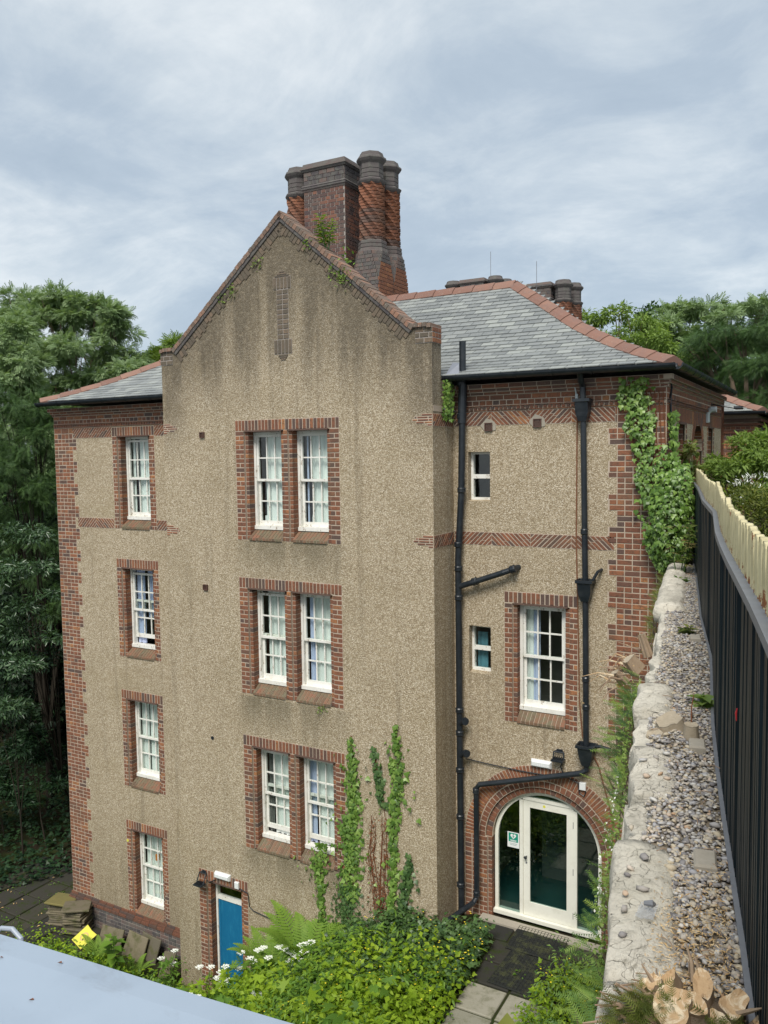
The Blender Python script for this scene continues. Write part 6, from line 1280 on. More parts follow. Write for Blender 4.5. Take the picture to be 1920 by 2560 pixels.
wall_ivy('short ivy tuft growing over the lowest gable window sill', [(-2.36, 1.0, .12), (-2.33, .78, .2), (-2.38, .5, .17), (-2.36, .2, .09), (-2.32, -.2, .06), (-2.25, -.6, .12)], 330, .07, 'leaf_ivy')
wall_ivy('thin short blue green ivy strand, left of the right hand pair', [(-1.17, 2.95, .025), (-1.12, 2.55, .09), (-1.05, 2.15, .09), (-.98, 1.95, .06)], 170, .075, 'leaf_darkivy')
wall_ivy('tall ivy strand with a full head, right of the bright strand', [(-.746, 3.42, .02), (-.76, 3.1, .07), (-.70, 2.75, .14), (-.72, 2.35, .14), (-.82, 1.85, .13), (-.82, 1.4, .06), (-.82, .9, .09), (-.84, .4, .07), (-.86, -.1, .08)], 620, .08, 'leaf_ivy')
wall_ivy('dark green ivy strand nearest the right corner of the gable', [(-.50, 1.2, .03), (-.55, .8, .09), (-.60, .35, .13), (-.62, -.15, .13)], 330, .075, 'leaf_darkivy')
for k, (lab, pth_) in enumerate((('withered brown creeper stems, left of the two', [(-1.22, 1.72), (-1.27, 1.0), (-1.2, .5), (-1.12, -.1)]), ('withered brown creeper stems under the full headed ivy', [(-.98, 1.75), (-.99, 1.1), (-1.02, .5), (-1.0, -.1)]))):
    th = thing('dead_creeper', lab, 'creeper', (pth_[-1][0], 0, pth_[-1][1]), 'withered creepers on the gable'); mb = MB()
    for j in range(7):
        o_ = random.uniform(-.07, .07); mb.tube([(x+o_*(1+i*.25)+random.uniform(-.02, .02), -.012, z-(.15*j if i == 0 else 0)) for i, (x, z) in enumerate(pth_)], .006, 4)
    emit(mb, 'stem', 'brown_stem', th); P, N, Tp = ivy_path([(x, z, .05+.05*i) for i, (x, z) in enumerate(pth_)], 330, .03); tag(foliage('dead_leaves', P, N, Tp, .022+.02*rng.random(len(P)), LEAF, 'brown_stem', th), kind='stuff')
# ivy over the right hand corner: the largest leaves one by one
ci = thing('ivy', 'dense leafy ivy covering the brick corner down to the fence', 'ivy', (3.5, .7, 6.2))
lefts = [(6.2, 3.42), (6.35, 3.33), (6.7, 3.2), (7.35, 3.07), (7.7, 3.06), (8.05, 2.99), (8.4, 2.95), (8.6, 2.86), (8.85, 2.79), (9.05, 2.82)]
n = 1150; z = 6.25+2.85*rng.random(n); lx = np.interp(z, [a for a, b in lefts], [b for a, b in lefts]) + .13*np.array([mnoise.noise(V((zz*4, 0, 7))) for zz in z]); rx = np.where(z > 8.95, 3.25, np.where(z > 8.1, 3.33, 3.50)); x = lx+(rx-lx)*rng.random(n)
dep = np.interp(z, [6.2, 7.2, 8, 9.1], [.28, .2, .12, .15]); Pa = np.stack([x, RY-.025-dep*rng.random(n), z], 1); Na = np.stack([.25*rng.normal(size=n), -np.ones(n), .55+.3*rng.normal(size=n)], 1); Ta = np.stack([.4*rng.normal(size=n), -.3+.2*rng.normal(size=n), -1+.25*rng.normal(size=n)], 1)
n = 520; z = 6.4+2.2*rng.random(n); Pb = np.stack([X3+.03+.12*rng.random(n), .72+np.interp(z, [6.4, 7.6, 8.7], [.9, .45, .3])*rng.random(n), z], 1); Nb = np.stack([np.ones(n)*.7, -.6+.3*rng.normal(size=n), .5+.3*rng.normal(size=n)], 1); Tb = np.stack([.1*rng.normal(size=n), .4*rng.normal(size=n), -1+.2*rng.normal(size=n)], 1)
n = 1500; d = sphere(n); d[:, 1] = -np.abs(d[:, 1]); Pc = np.array([3.56, .95, 6.95])+d*np.array([.33, .62, .88])*(.8+.3*rng.random((n, 1))); Nc = d+np.array([0, -.5, .5])+.35*rng.normal(size=(n, 3)); Tc = np.stack([.4*rng.normal(size=n), -.4+.2*rng.normal(size=n), -.9+.3*rng.normal(size=n)], 1)
n = 420; d = sphere(n); Pd = np.array([3.62, 1.8, 7.35])+d*np.array([.14, .8, .5]); Nd = d+np.array([.3, -.5, .6]); Td = np.stack([.4*rng.normal(size=n), -.4+.2*rng.normal(size=n), -.9+.3*rng.normal(size=n)], 1)
kp = np.array([mnoise.noise(V((a*3.2, c_*2.6, 4))) > -.30 for a, _, c_ in Pa]); Pa, Na, Ta = Pa[kp], Na[kp], Ta[kp]
P = np.concatenate([Pa, Pb, Pc, Pd]); N = np.concatenate([Na, Nb, Nc, Nd]); Tp = np.concatenate([Ta, Tb, Tc, Td]); size = .072*(.42+.95*rng.random(len(P))**1.3); r = np.clip(.45+.5*(P[:, 2]-7.6)/1.4*.35+.25*rng.normal(size=len(P)), 0, 1)
front = np.argsort(P[:, 1] - size*3)[:]; big = set(front[:900][np.argsort(-size[front[:900]])[:300]].tolist()); idx = np.array(sorted(big)); rest = np.array([i for i in range(len(P)) if i not in big])
tag(foliage('foliage', P[rest], N[rest], Tp[rest], size[rest], IVY, 'leaf_ivy', ci, None, r[rest]), kind='stuff')
IM = []
for k in range(8):
    me = bpy.data.meshes.new('leaf'); me.from_pydata(IVY[0].tolist(), [], IVY[1].tolist()); setrnd(me, [(k+.5)/8]*len(IVY[1])); me.materials.append(MATS['leaf_ivy']); IM.append(me)
tt = nrm(Tp); nv = nrm(N-(N*tt).sum(1, keepdims=True)*tt); ss = np.cross(tt, nv)
for i in idx:
    o = bpy.data.objects.new('leaf', IM[min(7, int(r[i]*8))]); COL.objects.link(o); o.parent = ci; M3 = Matrix((V(ss[i]), V(tt[i]), V(nv[i]))).transposed(); o.rotation_euler = M3.to_euler(); o.scale = (size[i],)*3; o.location = V(P[i]) - ORG[ci.name]
mb = MB()
for k in range(9):
    x = 3.0+.06*k; mb.tube([(3.4, RY-.03, 6.3), (3.3+.02*k, RY-.02, 7.0), (x, RY-.02, 8.0), (x-.05, RY-.02, 8.9)], .008, 5)
emit(mb, 'stem', 'brown_stem', ci)
th = thing('ivy', 'small pale ivy tuft in the angle behind the top of the soil pipe', 'ivy', (.04, .4, 8.5)); n = 170; z = 8.55+.65*rng.random(n); P = np.stack([.03+.1*rng.random(n), .28+.3*rng.random(n), z], 1); foliage('foliage', P, np.stack([np.ones(n), -.8+.2*rng.normal(size=n), .5+.3*rng.normal(size=n)], 1), np.stack([.2*rng.normal(size=n), .3*rng.normal(size=n), -np.ones(n)], 1), .055*(.6+.6*rng.random(n)), IVY, 'leaf_ivy', th)

# ================================================================== PLANTS IN THE COURTYARD
def fern(label, base, n, L, group='ferns in the courtyard', lean=(0, -1)):
    th = thing('fern', label, 'fern', base, group)
    for k in range(n):
        an = 2*math.pi*(k+random.random()*.6)/n; d = V((math.cos(an), math.sin(an)*.8, 0)); l = L*random.uniform(.8, 1.1); side = V((-d.y, d.x, 0)).normalized(); pts = []
        for i in range(23):
            t = i/22; r_ = l*(.08+.62*t**1.3); h = l*(1.05*t-.42*t**2.4); pts.append(V(base)+d*r_+V((0, 0, h)))
        mb = MB(); mb.tube(pts[::3], [.006*(1-i/9)+.0015 for i in range(len(pts[::3]))], 4); 
        for i in range(3, 23):
            t = i/22; w = l*.17*math.sin(math.pi*min(1, (t*.93+.02))**.7)*(1.05-t*.35)+.008; tg = (pts[min(22, i+1)]-pts[i-1]).normalized(); up = side.cross(tg)
            for s in (-1, 1):
                b = pts[i]; e = b + side*s*w + tg*w*.45 - up*abs(.08*w) ; hw = l*.020; mid = b.lerp(e, .45); mb.add([b-tg*hw*.7, mid-tg*hw, e, mid+tg*hw*.9, b+tg*hw*.7], [(0, 1, 2, 3, 4) if s > 0 else (4, 3, 2, 1, 0)], min(1, max(0, .5+.3*t+random.uniform(-.2, .2))))
        emit(mb, 'frond', 'leaf_fern', th)
fern('largest lime fern against the gable wall right of the blue door', (-2.45, -.45, -1.2), 15, 1.3)
fern('lime fern between the blue door and the largest fern', (-3.2, -.5, -1.6), 13, 1.15)
fern('fern behind the yellow board by the plinth', (-7.95, -.25, -2.9), 9, .8)
fern('fern under the leaning slabs near the gable corner', (-6.85, -.35, -2.9), 8, .75)
fern('small fern at the foot of the ivy strands', (-1.35, -.95, -.75), 7, .6)
fern('fern among the weeds below the white flowers', (-3.9, -2.1, -2.0), 8, .7)

def inpath(x, y): return (1.12 if y < -.2 else .95) - .1*math.sin(y*3) < x < (2.05 if y < -.3 else 2.3) + .1*math.sin(y*4)
def weeds(name, m, n, size, hgt, mask, tmpl=LEAF, per=16, spread=.14, seed=0):
    Ps, Ns, Ts = [], [], []; k = 0
    while k < n:
        x, y = random.uniform(-9.2, 3.4), random.uniform(-5.2, -.03)
        if not mask(x, y): k += .02; continue
        k += 1; g0 = ground_z(x, y); h = hgt*random.uniform(.5, 1.15)*(.7+.5*(mnoise.noise(V((x*.9+seed, y*.9, 1)))+.5))
        if -5.6 < x < -3.9 and y > -.7: h = min(h, .3)
        q = rng.random((per, 3)); a = q[:, 0]*6.283; rr_ = spread*np.sqrt(q[:, 1])*(1.3); z = h*(.25+.75*q[:, 2]**.6)-rr_*.25; dv = np.stack([np.cos(a), np.sin(a), np.zeros(per)], 1)
        Ps.append(np.array([x, y, g0])+dv*rr_[:, None]+np.array([0, 0, 1])*z[:, None]); Ns.append(np.stack([.35*rng.normal(size=per), .35*rng.normal(size=per)-.15, np.ones(per)], 1)+dv*.25); Ts.append(dv+.5*rng.normal(size=(per, 3))+np.array([0, 0, -.25]))
    P, N, Tp = map(np.concatenate, (Ps, Ns, Ts)); return tag(foliage(name, P, N, Tp, size*(.55+.8*rng.random(len(P))), tmpl, m), kind='stuff')
patch = lambda x, y, s: mnoise.noise(V((x*1.1+s, y*1.1, s*.7)))
ok = lambda x, y: not inpath(x, y) and not (x > 3.3) and not (x < -6.2 and y > -.5)
weeds('ground_elder', 'leaf_lime', 1350, .10, .66, lambda x, y: ok(x, y) and x < .9 and (patch(x, y, 3) > -.18 and (y < -.9 or x < -2.6)))
weeds('hogweed', 'leaf_mid', 90, .21, .72, lambda x, y: ok(x, y) and x < .6 and (y < -.9 or x < -2.6), LOBED, 7, .22)
weeds('hogweed', 'leaf_lime', 70, .17, .78, lambda x, y: ok(x, y) and x < .3 and y < -1.0, LOBED, 7, .2)
weeds('nettles', 'leaf_mid', 850, .10, .72, lambda x, y: ok(x, y) and x < .9 and patch(x, y, 3) <= .12 and (y < -.5 or x < -2.4), LONG)
weeds('buttercup_leaves', 'leaf_darkivy', 1000, .07, .46, lambda x, y: ok(x, y) and -2.2 < x < .9 and y > -1.7, IVY, 16, .13)
weeds('buttercup_leaves', 'leaf_lime', 420, .07, .42, lambda x, y: ok(x, y) and -1.0 < x < 1.0 and y < -1.0, IVY, 16, .13)
weeds('path_weeds', 'leaf_lime', 360, .075, .42, lambda x, y: 2.08 < x < 3.3 and y < -.35 and y > -4.2, LEAF, 16, .13)
weeds('path_weeds', 'leaf_sprig', 260, .07, .7, lambda x, y: 2.2 < x < 3.2 and -3 < y < .4, LONG, 16, .14)
weeds('path_weeds', 'leaf_mid', 40, .05, .14, lambda x, y: (.9 < x < 1.1 or 2.2 < x < 2.45 or (abs(x-1.75) < .1 and -1.1 < y < -.5)) and y > -3, LEAF, 10, .07)
weeds('bank_weeds', 'leaf_mid', 420, .085, .5, lambda x, y: -9.2 < x < -5.6 and y < -.25, LEAF, 16, .14)
weeds('ground_elder', 'leaf_lime', 620, .10, .7, lambda x, y: -8.6 < x < -4.2 and -3.4 < y < -.75, LEAF, 16, .14)
P = []
while len(P) < 170:
    x, y = random.uniform(-2.0, 3.2), random.uniform(-3.4, -.1)
    if inpath(x, y) or patch(x, y, 8) < -.1: continue
    P.append((x, y, ground_z(x, y)+random.uniform(.36, .58)))
P = np.array(P); n = len(P); Vt, F = cloud(np.repeat(P, 5, 0), np.tile([(0, -.2, 1)], (5*n, 1))+.3*rng.normal(size=(5*n, 3)), np.stack([np.cos(np.tile(np.arange(5)*1.2566, n)), np.sin(np.tile(np.arange(5)*1.2566, n)), np.full(5*n, .3)], 1), .017, LEAF); tag(mesh_np('buttercup_flowers', Vt, F, rng.random(len(F)), 'yellow_petal'), kind='stuff')
# left bank of weeds beside the stacks, ivy carpet in the shade
def carpet(name, m, n, size, x0, x1, y0, y1, fz, tmpl=IVY, h=.1, keep=lambda x, y: True):
    q = rng.random((n, 3)); P = np.stack([x0+(x1-x0)*q[:, 0], y0+(y1-y0)*q[:, 1], np.zeros(n)], 1); P = P[[keep(x, y) for x, y, _ in P]]; P[:, 2] = [fz(x, y)+h*random.random() for x, y, _ in P]; n = len(P)
    tag(foliage(name, P, np.stack([.4*rng.normal(size=n), .4*rng.normal(size=n)-.1, np.ones(n)], 1), np.stack([rng.normal(size=n), rng.normal(size=n), -.2*np.ones(n)], 1), size*(.6+.7*rng.random(n)), tmpl, m), kind='stuff')
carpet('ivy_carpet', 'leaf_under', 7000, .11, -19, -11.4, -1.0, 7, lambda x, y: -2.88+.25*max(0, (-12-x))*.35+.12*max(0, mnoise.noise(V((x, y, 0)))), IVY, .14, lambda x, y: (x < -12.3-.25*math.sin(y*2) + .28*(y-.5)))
carpet('bank_weeds', 'leaf_lime', 2400, .08, -10.2, -5.9, -2.6, .05, lambda x, y: -2.9, LEAF, .5, lambda x, y: y < -.35+.25*mnoise.noise(V((x*1.5, 0, 3))) or (-9.95 < x < -9.0 and y < -.1))
carpet('moss', 'leaf_mid', 900, .045, -12.5, -9.9, -1.2, 2.2, lambda x, y: -2.9, LEAF, .03, lambda x, y: patch(x*2, y*2, 5) > .1)

def leafy(name, label, cat, base, nst, H, size, m, tmpl=LONG, per=26, spread=.2, group=None):
    th = thing(name, label, cat, base, group); mb = MB(); Ps, Ns, Ts = [], [], []
    for s in range(nst):
        a = random.random()*6.283; b = V(base)+V((math.cos(a), math.sin(a), 0))*spread*random.random()*.5; e = b+V((math.cos(a)*spread*random.uniform(.3, 1), math.sin(a)*spread*random.uniform(.3, 1), H*random.uniform(.7, 1.1))); mb.tube([b, b.lerp(e, .5)+V((0, 0, .03)), e], [.008, .006, .003], 5)
        for k in range(per):
            t = .25+.75*(k/per); p = b.lerp(e, t); an = k*2.4+s; d = np.array([math.cos(an), math.sin(an), .35*(t-.3)]); Ps.append(np.array(p)); Ns.append(np.array([-.3*d[0], -.3*d[1], 1.0])+.15*rng.normal(size=3)); Ts.append(d+.15*rng.normal(size=3))
    emit(mb, 'stem', 'stem_green', th); P, N, Tp = np.array(Ps), np.array(Ns), np.array(Ts); foliage('leaves', P, N, Tp, size*(.6+.6*rng.random(len(P))), tmpl, m, th); return th
leafy('herb', 'large dark green leafy herb in the middle of the courtyard weeds', 'herb', (-1.25, -1.35, -.75), 22, .75, .19, 'leaf_mid', LONG, 22, .42, 'leafy herbs in the courtyard')
leafy('herb', 'leafy dark green herb in front, at the bottom edge below the larger herb', 'herb', (-1.0, -2.0, -.6), 14, .6, .16, 'leaf_mid', LONG, 20, .32, 'leafy herbs in the courtyard')
leafy('herb', 'leafy herb at the left, by the lowest white flowers and parapet edge', 'herb', (-3.3, -1.9, -1.85), 12, .55, .17, 'leaf_mid', LONG, 18, .32, 'leafy herbs in the courtyard')
leafy('burdock', 'tall single stemmed plant with big leaves in front of the slab stacks', 'plant', (-6.98, -.62, -2.9), 2, 1.25, .30, 'leaf_mid', LEAF, 16, .12)
leafy('burdock', 'broad pale leaved plant in front of the blue door', 'plant', (-4.65, -1.45, -2.5), 5, .75, .27, 'leaf_mid', LOBED, 8, .3)
leafy('buddleia', 'self sown green weed growing on the gable coping in front of the chimney', 'weed', (-2.03, .12, 11.53), 6, .55, .14, 'leaf_light', LONG, 22, .14)
for k, (x, z, lab) in enumerate(((-1.78, 11.12, 'yellow green weed tuft under the right gable coping'), (-1.62, 10.98, 'small weed below the tuft on the right gable verge'), (-4.25, 10.83, 'small fern like weed on the left gable verge, lower one'), (-4.02, 11.02, 'small fern like weed on the left gable verge, upper one'), (-2.35, 11.62, 'tiny weed just below the gable peak'), (-3.42, 11.45, 'tiny weed high on the left gable verge'))):
    th = thing('weed', lab, 'weed', (x, -.02, z), 'weeds rooted in the gable verge'); n = 46 if k < 2 else 22; P = np.array([x, -.03, z])+rng.normal(size=(n, 3))*np.array([.09 if k < 2 else .05, .02, .07]); foliage('leaves', P, rng.normal(size=(n, 3))*.4+np.array([0, -.8, .6]), rng.normal(size=(n, 3))+np.array([0, -.5, 0]), .06, LEAF, 'leaf_light', th)
th = thing('weed', 'small green tuft under the middle right gable window sill', 'weed', (-2.25, -.02, 3.45)); P = np.array([-2.25, -.03, 3.46])+rng.normal(size=(26, 3))*np.array([.06, .015, .05]); foliage('leaves', P, rng.normal(size=(26, 3))*.4+np.array([0, -.8, .6]), rng.normal(size=(26, 3)), .045, LEAF, 'leaf_light', th)
th = thing('weed', 'dark green weed in the gap between stack and flue of the chimney', 'weed', (-3.95, 3.95, 12.0)); P = np.array([-3.95, 3.9, 12.15])+rng.normal(size=(60, 3))*np.array([.08, .06, .2]); foliage('leaves', P, rng.normal(size=(60, 3))*.4+np.array([.3, -.8, .6]), rng.normal(size=(60, 3)), .09, LEAF, 'leaf_mid', th)

UMB = [(-6.0, 0.0, -2.13), (-6.34, -.05, -2.37), (-6.03, 0.0, -2.42), (-4.41, -1.0, -1.42), (-4.14, -1.0, -1.34), (-3.78, -1.0, -1.22), (-3.9, -1.0, -1.36), (-3.99, -1.0, -1.5), (-3.74, -1.0, -1.47), (-3.88, -1.0, -1.59), (-3.57, -0.9, -1.25), (-3.5, -0.9, -0.93), (-3.3, -0.9, -0.98), (-3.22, -0.9, -1.01), (-3.11, -0.9, -0.77), (-2.88, -0.9, -0.84), (-2.99, -0.9, -0.69), (-2.64, -0.9, -0.57), (-2.52, -0.9, -0.57), (-2.39, -0.9, -0.6), (-2.28, -0.9, -0.63), (-2.16, -0.9, -0.4), (-2.08, -0.9, -0.36), (-1.96, -0.9, -0.29), (-1.95, -0.9, -0.46), (-2.11, -0.9, -0.5), (-2.44, -0.9, -0.76), (-2.26, -0.9, -0.79), (-2.14, -0.9, -0.67), (-4.57, -1.7, -1.5), (-4.04, -1.7, -1.42), (-3.94, -1.7, -1.49), (-4.14, -1.7, -1.57), (-3.84, -1.7, -1.39), (-3.7, -1.7, -1.57), (-3.56, -1.7, -1.55), (-3.32, -1.7, -1.3), (-3.01, -1.7, -1.37), (-3.05, -1.7, -1.5), (-2.55, -1.7, -0.9), (-2.45, -1.7, -0.9), (-2.63, -1.7, -1.01)]
CP = [((0, 1, 2), 'white umbelled cow parsley by the gable corner and leaning slabs'), ((3, 4), 'white umbelled cow parsley left of the blue door foot'), ((5, 6, 7), 'white umbelled cow parsley in front of the lower blue door'), ((8, 9), 'white umbelled cow parsley lowest across the blue door'), ((10, 11, 12, 13), 'white umbelled cow parsley at the right jamb of the blue door'), ((14, 15, 16), 'white umbelled cow parsley in front of the second fern'), ((17, 18, 19, 20), 'white umbelled cow parsley, left half of the big clump below the ferns'), ((21, 22, 23, 24, 25), 'white umbelled cow parsley, upper right of the big clump below the ferns'), ((26, 27, 28), 'white umbelled cow parsley, lower part of the big clump below the ferns'), ((29, 32), 'white umbelled cow parsley nearest the parapet edge at left'), ((30, 31, 33), 'white umbelled cow parsley just above the parapet edge, second from left'), ((34, 35), 'white umbelled cow parsley touching the parapet edge, lower middle'), ((36, 37, 38), 'white umbelled cow parsley by the lower leafy herb at the parapet'), ((39, 40, 41), 'white umbelled cow parsley standing alone in the lime weeds')]
for ids, lab in CP:
    c = np.mean([UMB[i] for i in ids], 0); b = V((c[0], c[1], ground_z(c[0], c[1])-.02 if c[0] > -5.6 else -2.9)); th = thing('cow_parsley', lab, 'wild flower', b, 'cow parsley in the courtyard'); mb = MB(); fork = V((c[0], c[1], b.z*.45+c[2]*.55))
    mb.tube([b, fork], .006, 5)
    for i in ids:
        u = V(UMB[i]); mb.tube([fork, u-V((0, 0, .03))], .004, 4); fl = []; hub = u-V((0, 0, .03)); vs = []; P = []
        for k in range(13):
            a = k*2.4; r_ = .07*math.sqrt(k/13.); P.append((u.x+r_*math.cos(a), u.y+r_*math.sin(a), u.z-r_*r_*3))
        P = np.array(P); m = len(P); Vt, F = cloud(np.repeat(P, 4, 0), np.tile([(0, -.3, 1.)], (4*m, 1))+.25*rng.normal(size=(4*m, 3)), np.stack([np.cos(np.tile(np.arange(4)*1.57, m)+rng.random(4*m)), np.sin(np.tile(np.arange(4)*1.57, m)), np.full(4*m, .15)], 1), .029, LEAF)
        mesh_np('flower_head', Vt, F, rng.random(len(F)), 'petal', th)
    emit(mb, 'stem', 'stem_green', th)
    n = 26; P = np.array(b)+rng.random((n, 1))*np.array([0, 0, 1])*(c[2]-b.z)*.8+rng.normal(size=(n, 3))*np.array([.12, .1, .03]); foliage('leaves', P, np.stack([.3*rng.normal(size=n), .3*rng.normal(size=n), np.ones(n)], 1), rng.normal(size=(n, 3)), .2, PINNATE, 'leaf_mid', th)
def straps(label, base, n, L, m, group='strap leaved plants in the courtyard'):
    th = thing('strap_leaf_plant', label, 'plant', base, group)
    for k in range(n):
        a = 6.283*(k+random.random()*.5)/n; d = V((math.cos(a), math.sin(a), 0)); l = L*random.uniform(.7, 1.1); side = V((-d.y, d.x, 0)); vs = []
        for i in range(7):
            t = i/6; p = V(base)+d*l*(.15+.75*t)*t**.3+V((0, 0, l*(1.0*t-.75*t*t))); w = .022*l/.4*math.sin(math.pi*(.12+.88*t)**.8)+.002; vs += [p-side*w+V((0, 0, .006)), p, p+side*w+V((0, 0, .006))]
        mb = MB(); mb.add(vs, [(3*i+j, 3*i+j+1, 3*i+j+4, 3*i+j+3) for i in range(6) for j in (0, 1)], random.random()); emit(mb, 'leaf', m, th)
straps('yellow green strap leaved plant beside the rubber mats', (.72, -.62, .12), 9, .45, 'leaf_lime'); straps('grassy strap leaved clump at the bottom edge of the weeds', (-1.55, -1.9, -.55), 10, .5, 'leaf_lime'); straps('grassy strap leaved clump under the dark ivy strand', (-.55, -.7, .0), 8, .45, 'leaf_lime'); straps('grassy strap leaved clump near the large fern', (-1.75, -.75, -.55), 8, .5, 'leaf_lime')

# ================================================================== REGROWTH, STUMPS AND LITTER ON THE RETAINING WALL
def sprigs(label, ylist, n, size, z0, z1, out, m='leaf_sprig', group='yew regrowth along the retaining wall'):
    y0, y1 = ylist; th = thing('yew_regrowth', label, 'yew', (eL((y0+y1)/2)-.05, (y0+y1)/2, z0), group); y = y0+(y1-y0)*rng.random(n); z = z0+(z1-z0)*rng.random(n); o_ = out*rng.random(n)*(.35+.65*(z1-z)/(z1-z0+1e-6)); x = np.array([eL(q) for q in y])-.01-o_
    P = np.stack([x, y, z], 1); Tp = np.stack([-.75+.4*rng.normal(size=n), -.25+.55*rng.normal(size=n), .35+.35*rng.normal(size=n)], 1); N = np.stack([-.1+.25*rng.normal(size=n), -.35+.25*rng.normal(size=n), np.ones(n)], 1)
    tag(foliage('foliage', P, N, Tp, size*(.6+.7*rng.random(n)), SPRAY, m, th), kind='stuff'); mb = MB()
    for k in range(0, n, 6):
        b = V((eL(y[k])+.05, y[k], z0-.15)); mb.tube([b, b.lerp(V(P[k]), .6)+V((-.05, 0, .0)), V(P[k])], [.009, .006, .003], 5)
    emit(mb, 'stem', 'bark', th)
sprigs('fresh green yew sprays at the bottom edge left of the near coping', (-9.9, -8.9), 70, .12, 5.55, 6.1, .20)
sprigs('fresh green yew sprays in front of the lower arched entrance', (-8.9, -7.9), 60, .12, 5.6, 6.1, .16)
sprigs('green yew sprays level with the arch crown beside the coping', (-7.9, -6.7), 45, .10, 5.7, 6.12, .08)
sprigs('deep green yew bush below the broken stump beside the wall', (-6.7, -5.2), 130, .13, 5.65, 6.18, .16, 'leaf_yew')
sprigs('bright yew sprays reaching over the downpipe foot', (-6.6, -5.0), 75, .14, 5.7, 6.2, .24)
sprigs('dull bronze green yew sprays near the far end of the wall', (-3.4, .2), 170, .12, 5.8, 6.28, .08, 'leaf_olive')
th = thing('weed_trail', 'trailing tiny leaved weed with pale flowers down the coping edge', 'weed', (4.8, -8.0, 6.1)); n = 900; y = -9.0+3.6*rng.random(n); P = np.stack([np.array([eL(q) for q in y])-.02-.06*rng.random(n), y, 5.9+.3*rng.random(n)], 1); tag(foliage('foliage', P, rng.normal(size=(n, 3))*.4+np.array([-.4, -.3, 1]), rng.normal(size=(n, 3)), .022, LEAF, 'leaf_light', th), kind='stuff')
n = 60; y = -8.8+1.6*rng.random(n); P = np.stack([np.array([eL(q) for q in y])-.05-.04*rng.random(n), y, 6.0+.18*rng.random(n)], 1); tag(foliage('flowers', P, rng.normal(size=(n, 3))+np.array([0, 0, 1]), rng.normal(size=(n, 3)), .016, LEAF, 'petal', th), kind='stuff')
leafy('dock', 'pale drooping dock leaves at the bottom edge beside the near coping', 'plant', (4.93, -9.55, 5.85), 3, .16, .17, 'leaf_olive', LEAF, 4, .08)

def stump(parent, c, r, h, tilt=(0, 0), seed=0, name='cut_limb', rough=.22, barkm='pale_bark', el=1.0, rz=0, cutm='cut_wood'):
    c = V(c); up = V((tilt[0], tilt[1], 1)).normalized(); a = up.orthogonal().normalized(); b = up.cross(a); rings = []; m = 26
    def pt(k, rr_, z, f): an = 2*math.pi*k/m; q = 1+rough*mnoise.noise(V((math.cos(an)*1.3+seed, math.sin(an)*1.3, f))); x, y = math.cos(an)*rr_*q*el, math.sin(an)*rr_*q; return c+a*(x*math.cos(rz)-y*math.sin(rz))+b*(x*math.sin(rz)+y*math.cos(rz))+up*z
    for z, s in ((-.05, 1.25), (h*.25, 1.08), (h*.7, 1.0), (h, .97)): rings.append([pt(k, r*s, z + (.012*mnoise.noise(V((k*.5, seed, 3))) if z == h else 0), .3) for k in range(m)])
    mb = MB(); mb.ring_stack(rings, .5, False); o = emit(mb, name, barkm, parent); mb = MB(); top = [pt(k, r*.97, h+.012*mnoise.noise(V((k*.5, seed, 3)))+.002, .3) for k in range(m)]; inn = [pt(k, r*.5, h-.006, .3) for k in range(m)]; ct = c+up*(h-.004)
    mb.add(top+inn+[ct], [(k, (k+1) % m, m+(k+1) % m, m+k) for k in range(m)] + [(m+k, m+(k+1) % m, 2*m) for k in range(m)]); emit(mb, 'cut_face', cutm, o); return o
bs = thing('tree_stump', 'hacked multi stemmed yew stump with fresh orange cuts on the gravel in the foreground', 'stump', (5.42, -9.52, 6.28))
for k, (x, y, r, h, tl, el, rz) in enumerate(((5.40, -9.55, .052, .10, (-.12, -.38), 1.35, .6), (5.335, -9.47, .030, .09, (-.35, -.3), 1.2, 0), (5.45, -9.44, .030, .12, (.0, -.35), 1.9, .9), (5.525, -9.46, .034, .11, (.2, -.5), 1.7, .3), (5.505, -9.53, .032, .08, (.15, -.7), 1.5, 1.2), (5.56, -9.56, .026, .07, (.3, -.6), 1.5, .4), (5.445, -9.64, .017, .05, (.1, -.8), 1.2, 0), (5.40, -9.70, .014, .03, (-.05, -.9), 1, 0), (5.30, -9.70, .018, .03, (-.3, -.8), 1, 0), (5.36, -9.40, .022, .07, (-.3, -.5), 1.6, .4), (5.43, -9.50, .03, .11, (.0, -.6), 1.5, 1.9), (5.475, -9.60, .024, .08, (.1, -.9), 1.4, .2), (5.345, -9.58, .02, .07, (-.4, -.7), 1.5, .9), (5.585, -9.49, .02, .08, (.5, -.4), 1.7, .1))):
    stump(bs, (x, y, 6.285), r, h, tl, k*3.1, 'cut_limb', .42 if k < 6 else .3, 'pale_bark', el, rz)
mb = MB()
for k in range(46):
    a = random.uniform(2.2, 4.6); b = V((5.36+random.uniform(-.05, .05), -9.58+random.uniform(-.08, .1), 6.3)); L = random.uniform(.08, .19); mb.tube([b, b+V((math.cos(a)*L*.6, math.sin(a)*L*.35, .02+random.random()*.04)), b+V((math.cos(a)*L, math.sin(a)*L*.5, random.random()*.06))], [.007, .005, .002], 5)
emit(mb, 'dry_twigs', 'dry_twig', bs); md = MB(); md.ring_stack([[V((5.43+rr*1.25*math.cos(t)*(1+.18*math.sin(3*t+zz*90)), -9.53+rr*math.sin(t)*(1+.15*math.cos(4*t+zz*50)), zz)) for t in np.linspace(0, 2*math.pi, 19)[:-1]] for rr, zz in ((.135, 6.25), (.125, 6.30), (.10, 6.335), (.06, 6.35))]); emit(md, 'root_crown', 'bark', bs, smooth=True)
